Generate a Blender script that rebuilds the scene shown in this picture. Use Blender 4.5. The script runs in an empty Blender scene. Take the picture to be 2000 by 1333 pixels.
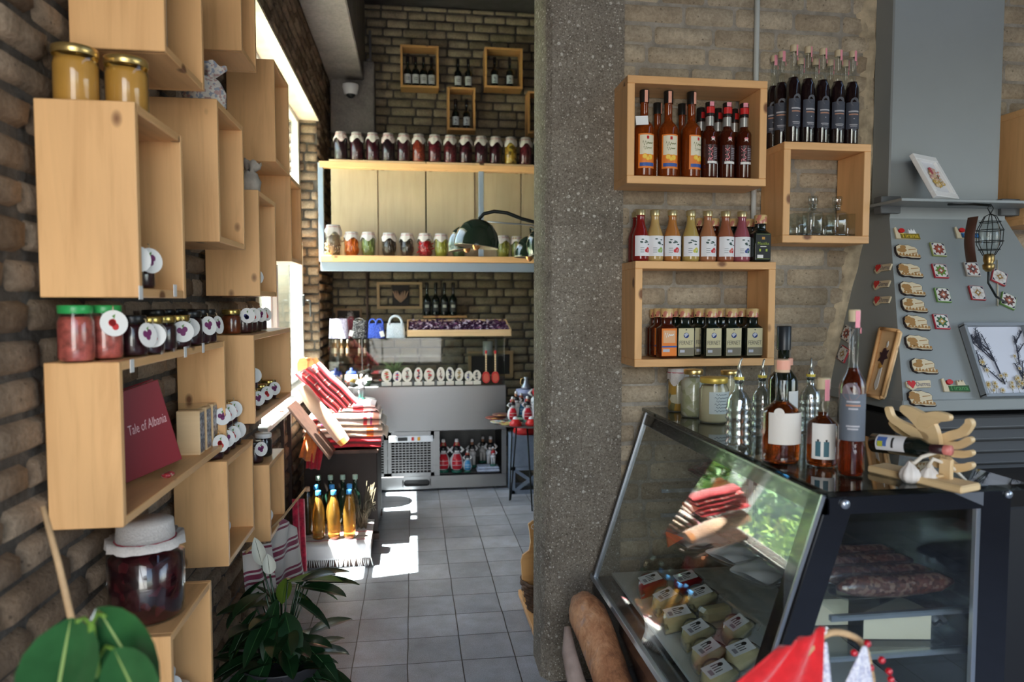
import bpy, math, random
from mathutils import Vector, Matrix
PI = math.pi
sc = bpy.context.scene
COL = sc.collection
random.seed(7)

# ------------------------------------------------------------------ camera
FPX = 1400.0
EYE = Vector((0.0, 0.0, 1.6))
PITCH = math.atan(74.5 / FPX)
YAW = math.atan(195 / FPX * math.cos(PITCH))
_s, _c, _sp, _cp = math.sin(YAW), math.cos(YAW), math.sin(PITCH), math.cos(PITCH)
CR = Vector((_c, -_s, 0)); CF = Vector((_s * _cp, _c * _cp, -_sp)); CU = Vector((_s * _sp, _c * _sp, _cp))
cam_data = bpy.data.cameras.new('camera')
cam_data.sensor_width = 36
cam_data.lens = FPX / 2000 * 36
cam_data.clip_start = 0.05
cam_data.dof.use_dof = True
cam_data.dof.focus_distance = 2.85
cam_data.dof.aperture_fstop = 2.6
cam = bpy.data.objects.new('camera', cam_data)
COL.objects.link(cam)
m = Matrix((CR, CU, -CF)).transposed().to_4x4(); m.translation = EYE
cam.matrix_world = m
sc.camera = cam

def ray(px, py): return CF + CR * ((px - 1000) / FPX) + CU * ((666.5 - py) / FPX)
def onY(px, py, Y): d = ray(px, py); return EYE + d * (Y / d.y)
def onX(px, py, X): d = ray(px, py); return EYE + d * (X / d.x)
def onZ(px, py, Z): d = ray(px, py); return EYE + d * ((Z - EYE.z) / d.z)
def onP(px, py, p, n): d = ray(px, py); return EYE + d * ((Vector(p) - EYE).dot(n) / d.dot(n))

# ------------------------------------------------------------------ world, sun, daylight, exposure
world = bpy.data.worlds.new('sky'); sc.world = world; world.use_nodes = True
nt = world.node_tree; nt.nodes.clear()
sky = nt.nodes.new('ShaderNodeTexSky'); sky.sky_type = 'NISHITA'; sky.sun_disc = False
sky.sun_elevation = math.radians(62); sky.sun_rotation = math.radians(-80); sky.air_density = 1.2; sky.dust_density = 2.0
bg = nt.nodes.new('ShaderNodeBackground'); bg.inputs[1].default_value = 0.55
wo = nt.nodes.new('ShaderNodeOutputWorld')
nt.links.new(sky.outputs[0], bg.inputs[0]); nt.links.new(bg.outputs[0], wo.inputs[0])
sun_data = bpy.data.lights.new('sun', 'SUN'); sun_data.energy = 95; sun_data.angle = math.radians(0.6); sun_data.color = (1.0, 0.95, 0.88)
sun = bpy.data.objects.new('sun', sun_data); COL.objects.link(sun)
sun.location = (-4, 4, 8)
sun.rotation_euler = Vector((1, 0.21, -2.94)).to_track_quat('-Z', 'Y').to_euler()

def area(name, loc, direction, sx, sy, power, color):
    l = bpy.data.lights.new(name, 'AREA'); l.shape = 'RECTANGLE'; l.size = sx; l.size_y = sy; l.energy = power; l.color = color
    o = bpy.data.objects.new(name, l); COL.objects.link(o); o.location = loc
    o.rotation_euler = Vector(direction).to_track_quat('-Z', 'Z').to_euler(); return o
# daylight through the big shop front behind the camera, and through the side window of the passage
area('daylight_shop_front', (-0.2, -1.6, 1.75), (0.0, 1, -0.04), 1.5, 2.6, 62, (1.0, 0.97, 0.93))
area('daylight_right_window', (4.3, 0.2, 1.9), (-1, 0.35, -0.1), 2.0, 1.6, 15, (0.93, 0.97, 1.0))  # fill light added to brighten the right side, no known window there
area('daylight_passage_window', (-1.15, 5.25, 2.1), (1, 0, -0.25), 2.5, 2.1, 20, (0.84, 0.95, 1.0))
sc.view_settings.view_transform = 'Standard'; sc.view_settings.look = 'None'; sc.view_settings.gamma = 1
sc.view_settings.use_curve_mapping = False
sc.view_settings.exposure = 0.42
sc.cycles.use_denoising = True
sc.cycles.max_bounces = 8; sc.cycles.transparent_max_bounces = 24; sc.cycles.caustics_reflective = False; sc.cycles.caustics_refractive = False
sc.cycles.sample_clamp_indirect = 6

# ------------------------------------------------------------------ materials
MATS = {}
class NT:
    def __init__(s, name):
        s.m = bpy.data.materials.new(name); s.m.use_nodes = True; s.t = s.m.node_tree
        s.p = s.t.nodes['Principled BSDF']; s.out = s.t.nodes['Material Output']
    def n(s, typ, **kw):
        x = s.t.nodes.new(typ)
        for k, v in kw.items():
            if k.startswith('i_'):
                key = k[2:]; key = int(key) if key.isdigit() else key.replace('_', ' ')
                x.inputs[key].default_value = v
            else: setattr(x, k, v)
        return x
    def l(s, a, b): s.t.links.new(a, b)
    def coord(s, scale=(1, 1, 1), kind='Object', rot=(0, 0, 0)):
        tc = s.n('ShaderNodeTexCoord'); mp = s.n('ShaderNodeMapping'); mp.inputs['Scale'].default_value = scale; mp.inputs['Rotation'].default_value = rot
        s.l(tc.outputs[kind], mp.inputs[0]); return mp.outputs[0]
    def noise(s, vec, scale, detail=4, rough=.55, dist=0):
        x = s.n('ShaderNodeTexNoise'); x.inputs['Scale'].default_value = scale; x.inputs['Detail'].default_value = detail
        x.inputs['Roughness'].default_value = rough; x.inputs['Distortion'].default_value = dist
        s.l(vec, x.inputs['Vector']); return x.outputs[0]
    def ramp(s, fac, stops, interp='LINEAR'):
        x = s.n('ShaderNodeValToRGB'); x.color_ramp.interpolation = interp; e = x.color_ramp.elements
        e[0].position, e[0].color = stops[0][0], (*stops[0][1], 1); e[1].position, e[1].color = stops[-1][0], (*stops[-1][1], 1)
        for p, c in stops[1:-1]: el = e.new(p); el.color = (*c, 1)
        s.l(fac, x.inputs[0]); return x.outputs[0]
    def mix(s, fac, a, b, mode='MIX'):
        x = s.n('ShaderNodeMix', data_type='RGBA', blend_type=mode)
        for sock, v in ((0, fac), (6, a), (7, b)):
            if hasattr(v, 'node'): s.l(v, x.inputs[sock])
            elif sock == 0: x.inputs[0].default_value = v
            else: x.inputs[sock].default_value = (*v, 1)
        return x.outputs[2]
    def bump(s, h, strength, dist=.01):
        x = s.n('ShaderNodeBump'); x.inputs['Strength'].default_value = strength; x.inputs['Distance'].default_value = dist
        s.l(h, x.inputs['Height']); s.l(x.outputs[0], s.p.inputs['Normal'])
    def base(s, c):
        if hasattr(c, 'node'): s.l(c, s.p.inputs['Base Color'])
        else: s.p.inputs['Base Color'].default_value = (*c, 1)

def M(name, col=(.5, .5, .5), rough=.5, metal=0, trans=0, ior=1.45, coat=0, noise=0, nscale=20, spec=.5, bump=0, sheen=0):
    if name in MATS: return MATS[name]
    t = NT(name); p = t.p
    p.inputs['Roughness'].default_value = rough; p.inputs['Metallic'].default_value = metal
    p.inputs['Transmission Weight'].default_value = trans; p.inputs['IOR'].default_value = ior
    p.inputs['Coat Weight'].default_value = coat; p.inputs['Coat Roughness'].default_value = .05
    p.inputs['Specular IOR Level'].default_value = spec; p.inputs['Sheen Weight'].default_value = sheen
    if noise or bump:
        f = t.noise(t.coord(), nscale)
        if noise:
            t.base(t.ramp(f, [(.3, tuple(c * (1 - noise) for c in col)), (.7, tuple(min(1, c * (1 + noise)) for c in col))]))
        else: t.base(col)
        if bump: t.bump(f, bump)
    else: t.base(col)
    MATS[name] = t.m; return t.m

def spots(name, cols, scale=60, rough=.3, coat=.3, bump=.2):
    """voronoi cells in several colours: preserves, beads, mosaics"""
    if name in MATS: return MATS[name]
    t = NT(name); v = t.n('ShaderNodeTexVoronoi'); v.inputs['Scale'].default_value = scale
    t.l(t.coord(), v.inputs['Vector'])
    s = t.n('ShaderNodeSeparateColor'); t.l(v.outputs['Color'], s.inputs[0])
    n = len(cols); t.base(t.ramp(s.outputs[0], [(i / n, c) for i, c in enumerate(cols)] if n > 1 else [(0, cols[0]), (1, cols[0])], 'CONSTANT'))
    t.p.inputs['Roughness'].default_value = rough; t.p.inputs['Coat Weight'].default_value = coat
    if bump: t.bump(v.outputs['Distance'], bump, .004)
    MATS[name] = t.m; return t.m

def thin_glass(name, tint=(1, 1, 1), refl=.9, rough=.02, least=0):
    if name in MATS: return MATS[name]
    t = NT(name); t.t.nodes.remove(t.p)
    tr = t.n('ShaderNodeBsdfTransparent'); tr.inputs[0].default_value = (*tint, 1)
    gl = t.n('ShaderNodeBsdfGlossy'); gl.inputs['Roughness'].default_value = rough; gl.inputs[0].default_value = (refl, refl, refl, 1)
    fr = t.n('ShaderNodeFresnel'); ge = t.n('ShaderNodeNewGeometry'); mr = t.n('ShaderNodeMapRange')
    mr.inputs['To Min'].default_value = 1.5; mr.inputs['To Max'].default_value = 1 / 1.5; t.l(ge.outputs['Backfacing'], mr.inputs['Value']); t.l(mr.outputs[0], fr.inputs[0])
    mxx = t.n('ShaderNodeMath', operation='MAXIMUM'); t.l(fr.outputs[0], mxx.inputs[0]); mxx.inputs[1].default_value = least
    mx = t.n('ShaderNodeMixShader'); t.l(mxx.outputs[0], mx.inputs[0]); t.l(tr.outputs[0], mx.inputs[1]); t.l(gl.outputs[0], mx.inputs[2])
    t.l(mx.outputs[0], t.out.inputs[0]); MATS[name] = t.m; return t.m

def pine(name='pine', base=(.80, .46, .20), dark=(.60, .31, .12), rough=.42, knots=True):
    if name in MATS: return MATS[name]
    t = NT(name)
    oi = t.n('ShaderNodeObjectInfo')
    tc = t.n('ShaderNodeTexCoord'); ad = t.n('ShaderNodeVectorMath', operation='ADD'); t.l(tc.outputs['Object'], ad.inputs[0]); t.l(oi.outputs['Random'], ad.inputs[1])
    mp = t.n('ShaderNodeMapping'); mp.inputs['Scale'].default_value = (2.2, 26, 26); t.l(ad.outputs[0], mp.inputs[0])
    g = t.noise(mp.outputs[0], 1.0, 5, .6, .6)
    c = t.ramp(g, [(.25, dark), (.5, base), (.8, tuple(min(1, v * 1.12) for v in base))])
    big = t.noise(ad.outputs[0], 3.0, 2)
    c = t.mix(.35, c, t.ramp(big, [(.3, tuple(v * .8 for v in base)), (.7, tuple(min(1, v * 1.15) for v in base))]))
    # knots
    mk = t.n('ShaderNodeMapping'); mk.inputs['Scale'].default_value = (5, 8, 8); t.l(ad.outputs[0], mk.inputs[0])
    v = t.n('ShaderNodeTexVoronoi'); v.inputs['Scale'].default_value = 1.0; t.l(mk.outputs[0], v.inputs['Vector'])
    kf = t.ramp(v.outputs['Distance'], [(.07, (1, 1, 1)), (.13, (0, 0, 0))])
    if knots: c = t.mix(kf, c, (.20, .08, .03))
    t.base(c); t.p.inputs['Roughness'].default_value = rough
    t.bump(g, .08, .004); MATS[name] = t.m; return t.m

def stripes(name, stops, axis=0, scale=1.0, rough=.9, weave=True, interp='CONSTANT'):
    if name in MATS: return MATS[name]
    t = NT(name); tc = t.n('ShaderNodeTexCoord'); s = t.n('ShaderNodeSeparateXYZ'); t.l(tc.outputs['Object'], s.inputs[0])
    mu = t.n('ShaderNodeMath', operation='MULTIPLY'); mu.inputs[1].default_value = scale; t.l(s.outputs[axis], mu.inputs[0])
    fr = t.n('ShaderNodeMath', operation='FRACT'); t.l(mu.outputs[0], fr.inputs[0])
    t.base(t.ramp(fr.outputs[0], stops, interp)); t.p.inputs['Roughness'].default_value = rough; t.p.inputs['Sheen Weight'].default_value = .3
    if weave: t.bump(t.noise(t.coord(), 400, 2), .3, .002)
    MATS[name] = t.m; return t.m

def brick_mat(name, tones, mortar=False):
    t = NT(name)
    at = t.n('ShaderNodeAttribute'); at.attribute_name = 'tone'
    c = t.ramp(at.outputs['Fac'], tones)
    co = t.coord()
    n1 = t.noise(co, 9, 5, .65); n2 = t.noise(co, 70, 4, .7)
    c = t.mix(.55, c, t.ramp(n1, [(.3, (.28, .24, .19)), (.7, (.95, .9, .8))]), 'MULTIPLY')
    c = t.mix(.35, c, t.ramp(n2, [(.35, (.25, .22, .18)), (.6, (1, 1, 1))]), 'MULTIPLY')
    v = t.n('ShaderNodeTexVoronoi'); v.inputs['Scale'].default_value = 34; t.l(co, v.inputs['Vector'])
    pit = t.ramp(v.outputs['Distance'], [(.08, (0, 0, 0)), (.16, (1, 1, 1))])
    c = t.mix(.5, c, pit, 'MULTIPLY')
    t.base(c); t.p.inputs['Roughness'].default_value = .93; t.p.inputs['Specular IOR Level'].default_value = .2
    mh = t.n('ShaderNodeMath', operation='ADD'); t.l(n2, mh.inputs[0]); t.l(n1, mh.inputs[1])
    t.bump(mh.outputs[0], .55, .012); MATS[name] = t.m; return t.m

BRICK = brick_mat('beige_brick', [(0, (.44, .36, .265)), (.35, (.56, .475, .36)), (.7, (.66, .575, .45)), (1, (.50, .43, .33))])
BRICK_L = brick_mat('brown_brick', [(0, (.18, .125, .085)), (.35, (.27, .20, .145)), (.7, (.38, .295, .22)), (1, (.23, .17, .125))])
t = NT('mortar'); co = t.coord(); n1 = t.noise(co, 14, 6, .7)
t.base(t.ramp(n1, [(.3, (.20, .18, .15)), (.7, (.40, .365, .31))])); t.p.inputs['Roughness'].default_value = .95; t.bump(n1, .8, .02); MORTAR = t.m
t = NT('dark_mortar'); co = t.coord(); n1 = t.noise(co, 14, 6, .7)
t.base(t.ramp(n1, [(.3, (.025, .02, .016)), (.7, (.11, .095, .08))])); t.p.inputs['Roughness'].default_value = .95; t.bump(n1, .8, .02); MORTAR_D = t.m
BRICK_B = brick_mat('olive_brick', [(0, (.26, .22, .15)), (.35, (.36, .31, .22)), (.7, (.44, .38, .28)), (1, (.30, .26, .19))])
t = NT('aggregate_concrete'); co = t.coord(); n1 = t.noise(co, 5, 6, .7); n2 = t.noise(co, 60, 5, .7)
v = t.n('ShaderNodeTexVoronoi'); v.inputs['Scale'].default_value = 75; t.l(co, v.inputs['Vector'])
v2 = t.n('ShaderNodeTexVoronoi'); v2.inputs['Scale'].default_value = 28; t.l(co, v2.inputs['Vector'])
c = t.ramp(n1, [(.25, (.26, .23, .19)), (.5, (.44, .395, .335)), (.75, (.58, .53, .455))])
c = t.mix(.6, c, t.ramp(n2, [(.3, (.25, .23, .2)), (.7, (1.0, .97, .9))]), 'MULTIPLY')
c = t.mix(t.ramp(v.outputs['Distance'], [(.14, (1, 1, 1)), (.28, (0, 0, 0))]), c, (.74, .70, .62))
gate = t.n('ShaderNodeSeparateColor'); t.l(v2.outputs['Color'], gate.inputs[0])
pm = t.n('ShaderNodeMath', operation='MULTIPLY'); t.l(t.ramp(gate.outputs[0], [(.55, (0, 0, 0)), (.57, (1, 1, 1))]), pm.inputs[0])
t.l(t.ramp(v2.outputs['Distance'], [(.14, (1, 1, 1)), (.22, (0, 0, 0))]), pm.inputs[1])
c = t.mix(pm.outputs[0], c, (.80, .77, .70))
n4 = t.noise(co, 130, 3, .7); c = t.mix(.75, c, t.ramp(n4, [(.36, (.40, .37, .33)), (.52, (1, 1, 1))]), 'MULTIPLY')
t.base(c); t.p.inputs['Roughness'].default_value = .9; t.bump(n2, 1.0, .02); CONCRETE = t.m
t = NT('smooth_concrete'); co = t.coord(); n1 = t.noise(co, 4, 6, .7); n2 = t.noise(co, 40, 4)
t.base(t.mix(.4, t.ramp(n1, [(.3, (.13, .115, .11)), (.7, (.24, .215, .20))]), t.ramp(n2, [(.3, (.4, .4, .4)), (.7, (1, 1, 1))]), 'MULTIPLY'))
t.p.inputs['Roughness'].default_value = .8; t.bump(n2, .4, .01); SMOOTHC = t.m
# floor: terrazzo tiles, 24 cm
t = NT('floor_tiles'); co = t.coord()
bt = t.n('ShaderNodeTexBrick'); bt.offset = 0; bt.squash = 1
for k, v_ in (('Scale', 1), ('Mortar Size', .0028), ('Mortar Smooth', .3), ('Bias', 0), ('Brick Width', .2405), ('Row Height', .2405)): bt.inputs[k].default_value = v_
bt.inputs['Color1'].default_value = (.43, .48, .56, 1); bt.inputs['Color2'].default_value = (.62, .68, .78, 1); bt.inputs['Mortar'].default_value = (.07, .065, .06, 1)
mp = t.n('ShaderNodeMapping'); mp.inputs['Location'].default_value = (.025 + 2.405, .0 - .012 + .2405 * 20, 0)
nz = t.n('ShaderNodeTexNoise'); nz.inputs['Scale'].default_value = 3; t.l(co, nz.inputs['Vector'])
sub = t.n('ShaderNodeVectorMath', operation='MULTIPLY_ADD'); t.l(nz.outputs[1], sub.inputs[0]); sub.inputs[1].default_value = (.012, .012, 0); t.l(co, sub.inputs[2])
t.l(sub.outputs[0], mp.inputs[0]); t.l(mp.outputs[0], bt.inputs['Vector'])
n1 = t.noise(co, 220, 2, .7); n2 = t.noise(co, 2.2, 4, .6); n3 = t.noise(co, 12, 5, .7)
c = t.mix(.55, bt.outputs[0], t.ramp(n1, [(.35, (.35, .35, .36)), (.65, (1, 1, 1))]), 'MULTIPLY')
c = t.mix(.75, c, t.ramp(n2, [(.3, (.50, .48, .47)), (.65, (1, 1, 1))]), 'MULTIPLY')
c = t.mix(.55, c, t.ramp(n3, [(.3, (.6, .58, .56)), (.6, (1, 1, 1))]), 'MULTIPLY')
t.base(c); t.l(t.ramp(n3, [(.3, (.30, .30, .30)), (.7, (.48, .48, .48))]), t.p.inputs['Roughness'])
inv = t.n('ShaderNodeMath', operation='SUBTRACT'); inv.inputs[0].default_value = 1; t.l(bt.outputs[1], inv.inputs[1])
t.bump(inv.outputs[0], .6, .004); FLOOR = t.m
# brushed steel
t = NT('brushed_steel'); n1 = t.noise(t.coord((1.5, 1, 220)), 1.5, 4, .6)
t.base((.25, .25, .255)); t.p.inputs['Metallic'].default_value = 1; t.l(t.ramp(n1, [(.2, (.24, .24, .24)), (.8, (.42, .42, .42))]), t.p.inputs['Roughness']); t.bump(n1, .05, .001); STEEL = t.m

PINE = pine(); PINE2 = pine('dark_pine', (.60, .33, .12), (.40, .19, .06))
PINE_L = pine('light_pine', (.80, .56, .31), (.66, .42, .20), .5)
CLEAR = thin_glass('clear_glass', (.93, .955, .945)); GREENGLASS = thin_glass('case_glass', (.95, .975, .965), .95)
PANE = thin_glass('window_glass', (.93, .97, .95), .95)
BLACKP = M('black_plastic', (.012, .012, .014), .35); WHITE = M('white_paper', (.80, .79, .76), .7); WHITEG = M('white_gloss', (.85, .85, .84), .3)
GOLD = M('gold_metal', (.72, .52, .20), .28, .9); BLUEGREY = M('blue_grey_paint', (.22, .27, .34), .45)
RED = M('red_paint', (.55, .02, .02), .35); INK = M('black_ink', (.02, .02, .02), .6); DKGREEN = M('dark_green', (.02, .09, .05), .4)

# ------------------------------------------------------------------ mesh builder
class MB:
    def __init__(s): s.v, s.f, s.m, s.s = [], [], [], []
    def add(s, vs, fs, mi=0, smooth=False, T=None):
        o = len(s.v)
        s.v += [tuple(T @ Vector(p)) if T else tuple(p) for p in vs]
        s.f += [tuple(i + o for i in f) for f in fs]; s.m += [mi] * len(fs); s.s += [smooth] * len(fs); return s
    def box(s, c, d, mi=0, b=0.0, T=None):
        x, y, z = c; a, e, h = d[0] / 2, d[1] / 2, d[2] / 2
        if b <= 0:
            vs = [(x + i * a, y + j * e, z + k * h) for i in (-1, 1) for j in (-1, 1) for k in (-1, 1)]
            return s.add(vs, [(0, 1, 3, 2), (4, 6, 7, 5), (0, 4, 5, 1), (2, 3, 7, 6), (0, 2, 6, 4), (1, 5, 7, 3)], mi, False, T)
        b = min(b, a * .9, e * .9, h * .9); vs = []; ix = {}
        for i in (-1, 1):
            for j in (-1, 1):
                for k in (-1, 1):
                    ix[i, j, k] = len(vs)
                    vs += [(x + i * a, y + j * (e - b), z + k * (h - b)), (x + i * (a - b), y + j * e, z + k * (h - b)), (x + i * (a - b), y + j * (e - b), z + k * h)]
        fs = []
        for i in (-1, 1):
            q = [ix[i, -1, -1], ix[i, 1, -1], ix[i, 1, 1], ix[i, -1, 1]]; fs.append(tuple(q if i > 0 else q[::-1]))
            q = [ix[-1, i, -1] + 1, ix[-1, i, 1] + 1, ix[1, i, 1] + 1, ix[1, i, -1] + 1]; fs.append(tuple(q if i > 0 else q[::-1]))
            q = [ix[-1, -1, i] + 2, ix[1, -1, i] + 2, ix[1, 1, i] + 2, ix[-1, 1, i] + 2]; fs.append(tuple(q if i > 0 else q[::-1]))
        for j in (-1, 1):
            for k in (-1, 1):
                q = [ix[-1, j, k] + 1, ix[1, j, k] + 1, ix[1, j, k] + 2, ix[-1, j, k] + 2]; fs.append(tuple(q if j * k < 0 else q[::-1]) if False else tuple(q))
                q = [ix[j, -1, k], ix[j, 1, k], ix[j, 1, k] + 2, ix[j, -1, k] + 2]; fs.append(tuple(q))
                q = [ix[j, k, -1], ix[j, k, 1], ix[j, k, 1] + 1, ix[j, k, -1] + 1]; fs.append(tuple(q))
        for key, o in ix.items(): fs.append((o, o + 1, o + 2))
        return s.add(vs, fs, mi, False, T)
    def lathe(s, prof, n=16, mi=0, c=(0, 0, 0), smooth=True, T=None, wob=None, cap=True):
        vs = []; fs = []
        for k, (r, z) in enumerate(prof):
            for i in range(n):
                a = 2 * PI * i / n; rr, zz = (r, z) if wob is None else wob(k, a, r, z)
                vs.append((c[0] + rr * math.cos(a), c[1] + rr * math.sin(a), c[2] + zz))
        for k in range(len(prof) - 1):
            for i in range(n):
                j = (i + 1) % n; fs.append((k * n + i, k * n + j, (k + 1) * n + j, (k + 1) * n + i))
        s.add(vs, fs, mi, smooth, T)
        if cap:
            o = len(s.v) - len(vs)
            if prof[0][0] > 1e-5: s.f.append(tuple(o + i for i in range(n))[::-1]); s.m.append(mi); s.s.append(False)
            if prof[-1][0] > 1e-5: s.f.append(tuple(o + (len(prof) - 1) * n + i for i in range(n))); s.m.append(mi); s.s.append(False)
        return s
    def sqlathe(s, prof, mi=0, c=(0, 0, 0), n=20, p=4.0, asp=1.0, T=None):
        """superellipse section: square-ish bottles"""
        def w(k, a, r, z):
            ca, sa = abs(math.cos(a)), abs(math.sin(a)); q = (ca ** p + sa ** p) ** (-1 / p); return r * q, z
        if asp == 1.0: return s.lathe(prof, n, mi, c, True, T, w)
        S = Matrix.Diagonal((1, asp, 1, 1)); o = len(s.v); s.lathe(prof, n, mi, (0, 0, 0), True, None, w)
        TT = (T or Matrix()) @ Matrix.Translation(c) @ S
        for i in range(o, len(s.v)): s.v[i] = tuple(TT @ Vector(s.v[i]))
        return s
    def tube(s, pts, rad, n=8, mi=0, T=None, cap=True):
        pts = [Vector(p) for p in pts]; R = rad if isinstance(rad, (list, tuple)) else [rad] * len(pts)
        vs = []; fs = []; prev = None
        for k, p in enumerate(pts):
            d = (pts[min(k + 1, len(pts) - 1)] - pts[max(k - 1, 0)])
            d = d.normalized() if d.length > 1e-9 else Vector((0, 0, 1))
            if prev is None:
                u = d.orthogonal().normalized()
            else:
                u = (prev - d * prev.dot(d)); u = u.normalized() if u.length > 1e-6 else d.orthogonal().normalized()
            prev = u; w = d.cross(u)
            for i in range(n):
                a = 2 * PI * i / n; vs.append(p + (u * math.cos(a) + w * math.sin(a)) * R[k])
        for k in range(len(pts) - 1):
            for i in range(n):
                j = (i + 1) % n; fs.append((k * n + i, k * n + j, (k + 1) * n + j, (k + 1) * n + i))
        if cap: fs += [tuple(range(n))[::-1], tuple((len(pts) - 1) * n + i for i in range(n))]
        return s.add(vs, fs, mi, True, T)
    def ball(s, c, r, n=12, m_=8, mi=0, T=None, jit=0):
        rx, ry, rz = r if isinstance(r, (tuple, list)) else (r, r, r)
        vs = [(c[0], c[1], c[2] - rz)]; fs = []
        for k in range(1, m_):
            ph = -PI / 2 + PI * k / m_
            for i in range(n):
                a = 2 * PI * i / n; q = 1 + (random.uniform(-jit, jit) if jit else 0)
                vs.append((c[0] + rx * q * math.cos(ph) * math.cos(a), c[1] + ry * q * math.cos(ph) * math.sin(a), c[2] + rz * q * math.sin(ph)))
        vs.append((c[0], c[1], c[2] + rz)); L = len(vs) - 1
        for i in range(n):
            j = (i + 1) % n; fs.append((0, 1 + j, 1 + i)); fs.append((L, L - n + i, L - n + j))
            for k in range(m_ - 2): fs.append((1 + k * n + i, 1 + k * n + j, 1 + (k + 1) * n + j, 1 + (k + 1) * n + i))
        return s.add(vs, fs, mi, True, T)
    def prism(s, pts, th, mi=0, T=None, smooth=False):
        """outline in local XZ, extruded along Y by th (front face at y=-th/2)"""
        n = len(pts); vs = [(x, -th / 2, z) for x, z in pts] + [(x, th / 2, z) for x, z in pts]
        area2 = sum(pts[i][0] * pts[(i + 1) % n][1] - pts[(i + 1) % n][0] * pts[i][1] for i in range(n))
        fr = tuple(range(n)); bk = tuple(range(n, 2 * n))[::-1]
        if area2 < 0: fr, bk = fr[::-1], bk[::-1]
        return s.add(vs, [fr, bk] + [(i, (i + 1) % n, n + (i + 1) % n, n + i) if area2 < 0 else (i, n + i, n + (i + 1) % n, (i + 1) % n) for i in range(n)], mi, smooth, T)
    def patch(s, R, z0, z1, a0, a1, n=8, mi=0, T=None, asp=1):
        """label on a cylinder; angle 0 faces -Y"""
        vs = []
        for i in range(n + 1):
            a = a0 + (a1 - a0) * i / n
            for z in (z0, z1): vs.append((R * math.sin(a), -R * math.cos(a) * asp, z))
        return s.add(vs, [(2 * i, 2 * i + 2, 2 * i + 3, 2 * i + 1) for i in range(n)], mi, True, T)
    def sheet(s, fn, nu, nv, mi=0, T=None, smooth=True, th=0):
        vs = [fn(i / nu, j / nv) for i in range(nu + 1) for j in range(nv + 1)]
        fs = [(i * (nv + 1) + j, (i + 1) * (nv + 1) + j, (i + 1) * (nv + 1) + j + 1, i * (nv + 1) + j + 1) for i in range(nu) for j in range(nv)]
        return s.add(vs, fs, mi, smooth, T)
    def mesh(s, name, mats):
        me = bpy.data.meshes.new(name); me.from_pydata(s.v, [], s.f)
        for x in (mats if isinstance(mats, (list, tuple)) else [mats]): me.materials.append(x)
        me.polygons.foreach_set('material_index', s.m); me.polygons.foreach_set('use_smooth', s.s); me.update()
        return me

def mobj(name, me, parent=None, loc=(0, 0, 0), rot=(0, 0, 0)):
    o = bpy.data.objects.new(name, me); COL.objects.link(o); o.location = loc; o.rotation_euler = rot
    if parent: o.parent = parent
    return o
def build(mb, name, mats, parent=None, loc=(0, 0, 0), rot=(0, 0, 0)): return mobj(name, mb.mesh(name, mats), parent, loc, rot)
def tag(o, label, cat, group=None, kind=None):
    if label: o['label'] = label
    if cat: o['category'] = cat
    if group: o['group'] = group
    if kind: o['kind'] = kind
    return o
def thing(name, label, cat, loc=(0, 0, 0), rot=(0, 0, 0), group=None):
    o = bpy.data.objects.new(name, None); COL.objects.link(o); o.location = loc
    o.rotation_euler = rot if isinstance(rot, (tuple, list)) or hasattr(rot, 'x') else (0, 0, rot); o.empty_display_size = .05
    return tag(o, label, cat, group)
def struct(mb, name, mats, parent=None, loc=(0, 0, 0)): return tag(build(mb, name, mats, parent, loc), None, None, None, 'structure')
ORD = ['first', 'second', 'third', 'fourth', 'fifth', 'sixth', 'seventh', 'eighth', 'ninth', 'tenth', 'eleventh', 'twelfth', 'thirteenth', 'fourteenth', 'fifteenth']

KITS = {}
def kit(key, maker):
    """parts of a kind, built once: list of (part name, mesh, label or None, [sub-parts])"""
    if key not in KITS: KITS[key] = maker()
    return KITS[key]
def place(parts, name, label, cat, loc, rot=0, group=None, sc_=1.0):
    r = thing(name, label, cat, loc, rot, group)
    if sc_ != 1.0: r.scale = (sc_,) * 3 if not isinstance(sc_, tuple) else sc_
    for p in parts:
        o = mobj(p[0], p[1], r)
        if len(p) > 2 and p[2]: o['label'] = p[2]
    return r

# text as mesh data, letters in local XZ facing -Y, centred, fitted to width
_TX = {}
def text_geo(txt, width=None, height=None, squash=1.0, shear=0):
    key = (txt, shear)
    if key not in _TX:
        cu = bpy.data.curves.new('lettering', 'FONT'); cu.body = txt; cu.size = 1; cu.resolution_u = 2; cu.shear = shear
        o = bpy.data.objects.new('lettering', cu); COL.objects.link(o)
        bpy.context.view_layer.update(); dg = bpy.context.evaluated_depsgraph_get()
        me = o.evaluated_get(dg).to_mesh()
        vs = [(v.co.x, v.co.y) for v in me.vertices]; fs = [tuple(p.vertices) for p in me.polygons]
        o.evaluated_get(dg).to_mesh_clear(); bpy.data.objects.remove(o); bpy.data.curves.remove(cu)
        _TX[key] = (vs, fs)
    vs, fs = _TX[key]
    x0, x1 = min(v[0] for v in vs), max(v[0] for v in vs); y0, y1 = min(v[1] for v in vs), max(v[1] for v in vs)
    k = width / (x1 - x0) if width else height / (y1 - y0)
    kz = height / (y1 - y0) if height else k * squash
    return [((x - (x0 + x1) / 2) * k, 0, (y - (y0 + y1) / 2) * kz) for x, y in vs], fs
def add_text(mb, txt, c, width=None, height=None, mi=1, T=None, R=None, rot=0, shear=0, asp=1):
    """flat at c, or wrapped on a cylinder of radius R (c = (angle, _, z))"""
    vs, fs = text_geo(txt, width, height, shear=shear); out = []
    cr, sr = math.cos(rot), math.sin(rot)
    for x, y, z in vs:
        x, z = x * cr - z * sr, x * sr + z * cr
        if R: a = c[0] + x / R; out.append((R * math.sin(a), -R * math.cos(a) * asp, c[2] + z))
        else: out.append((c[0] + x, c[1], c[2] + z))
    mb.add(out, fs, mi, False, T)

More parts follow.
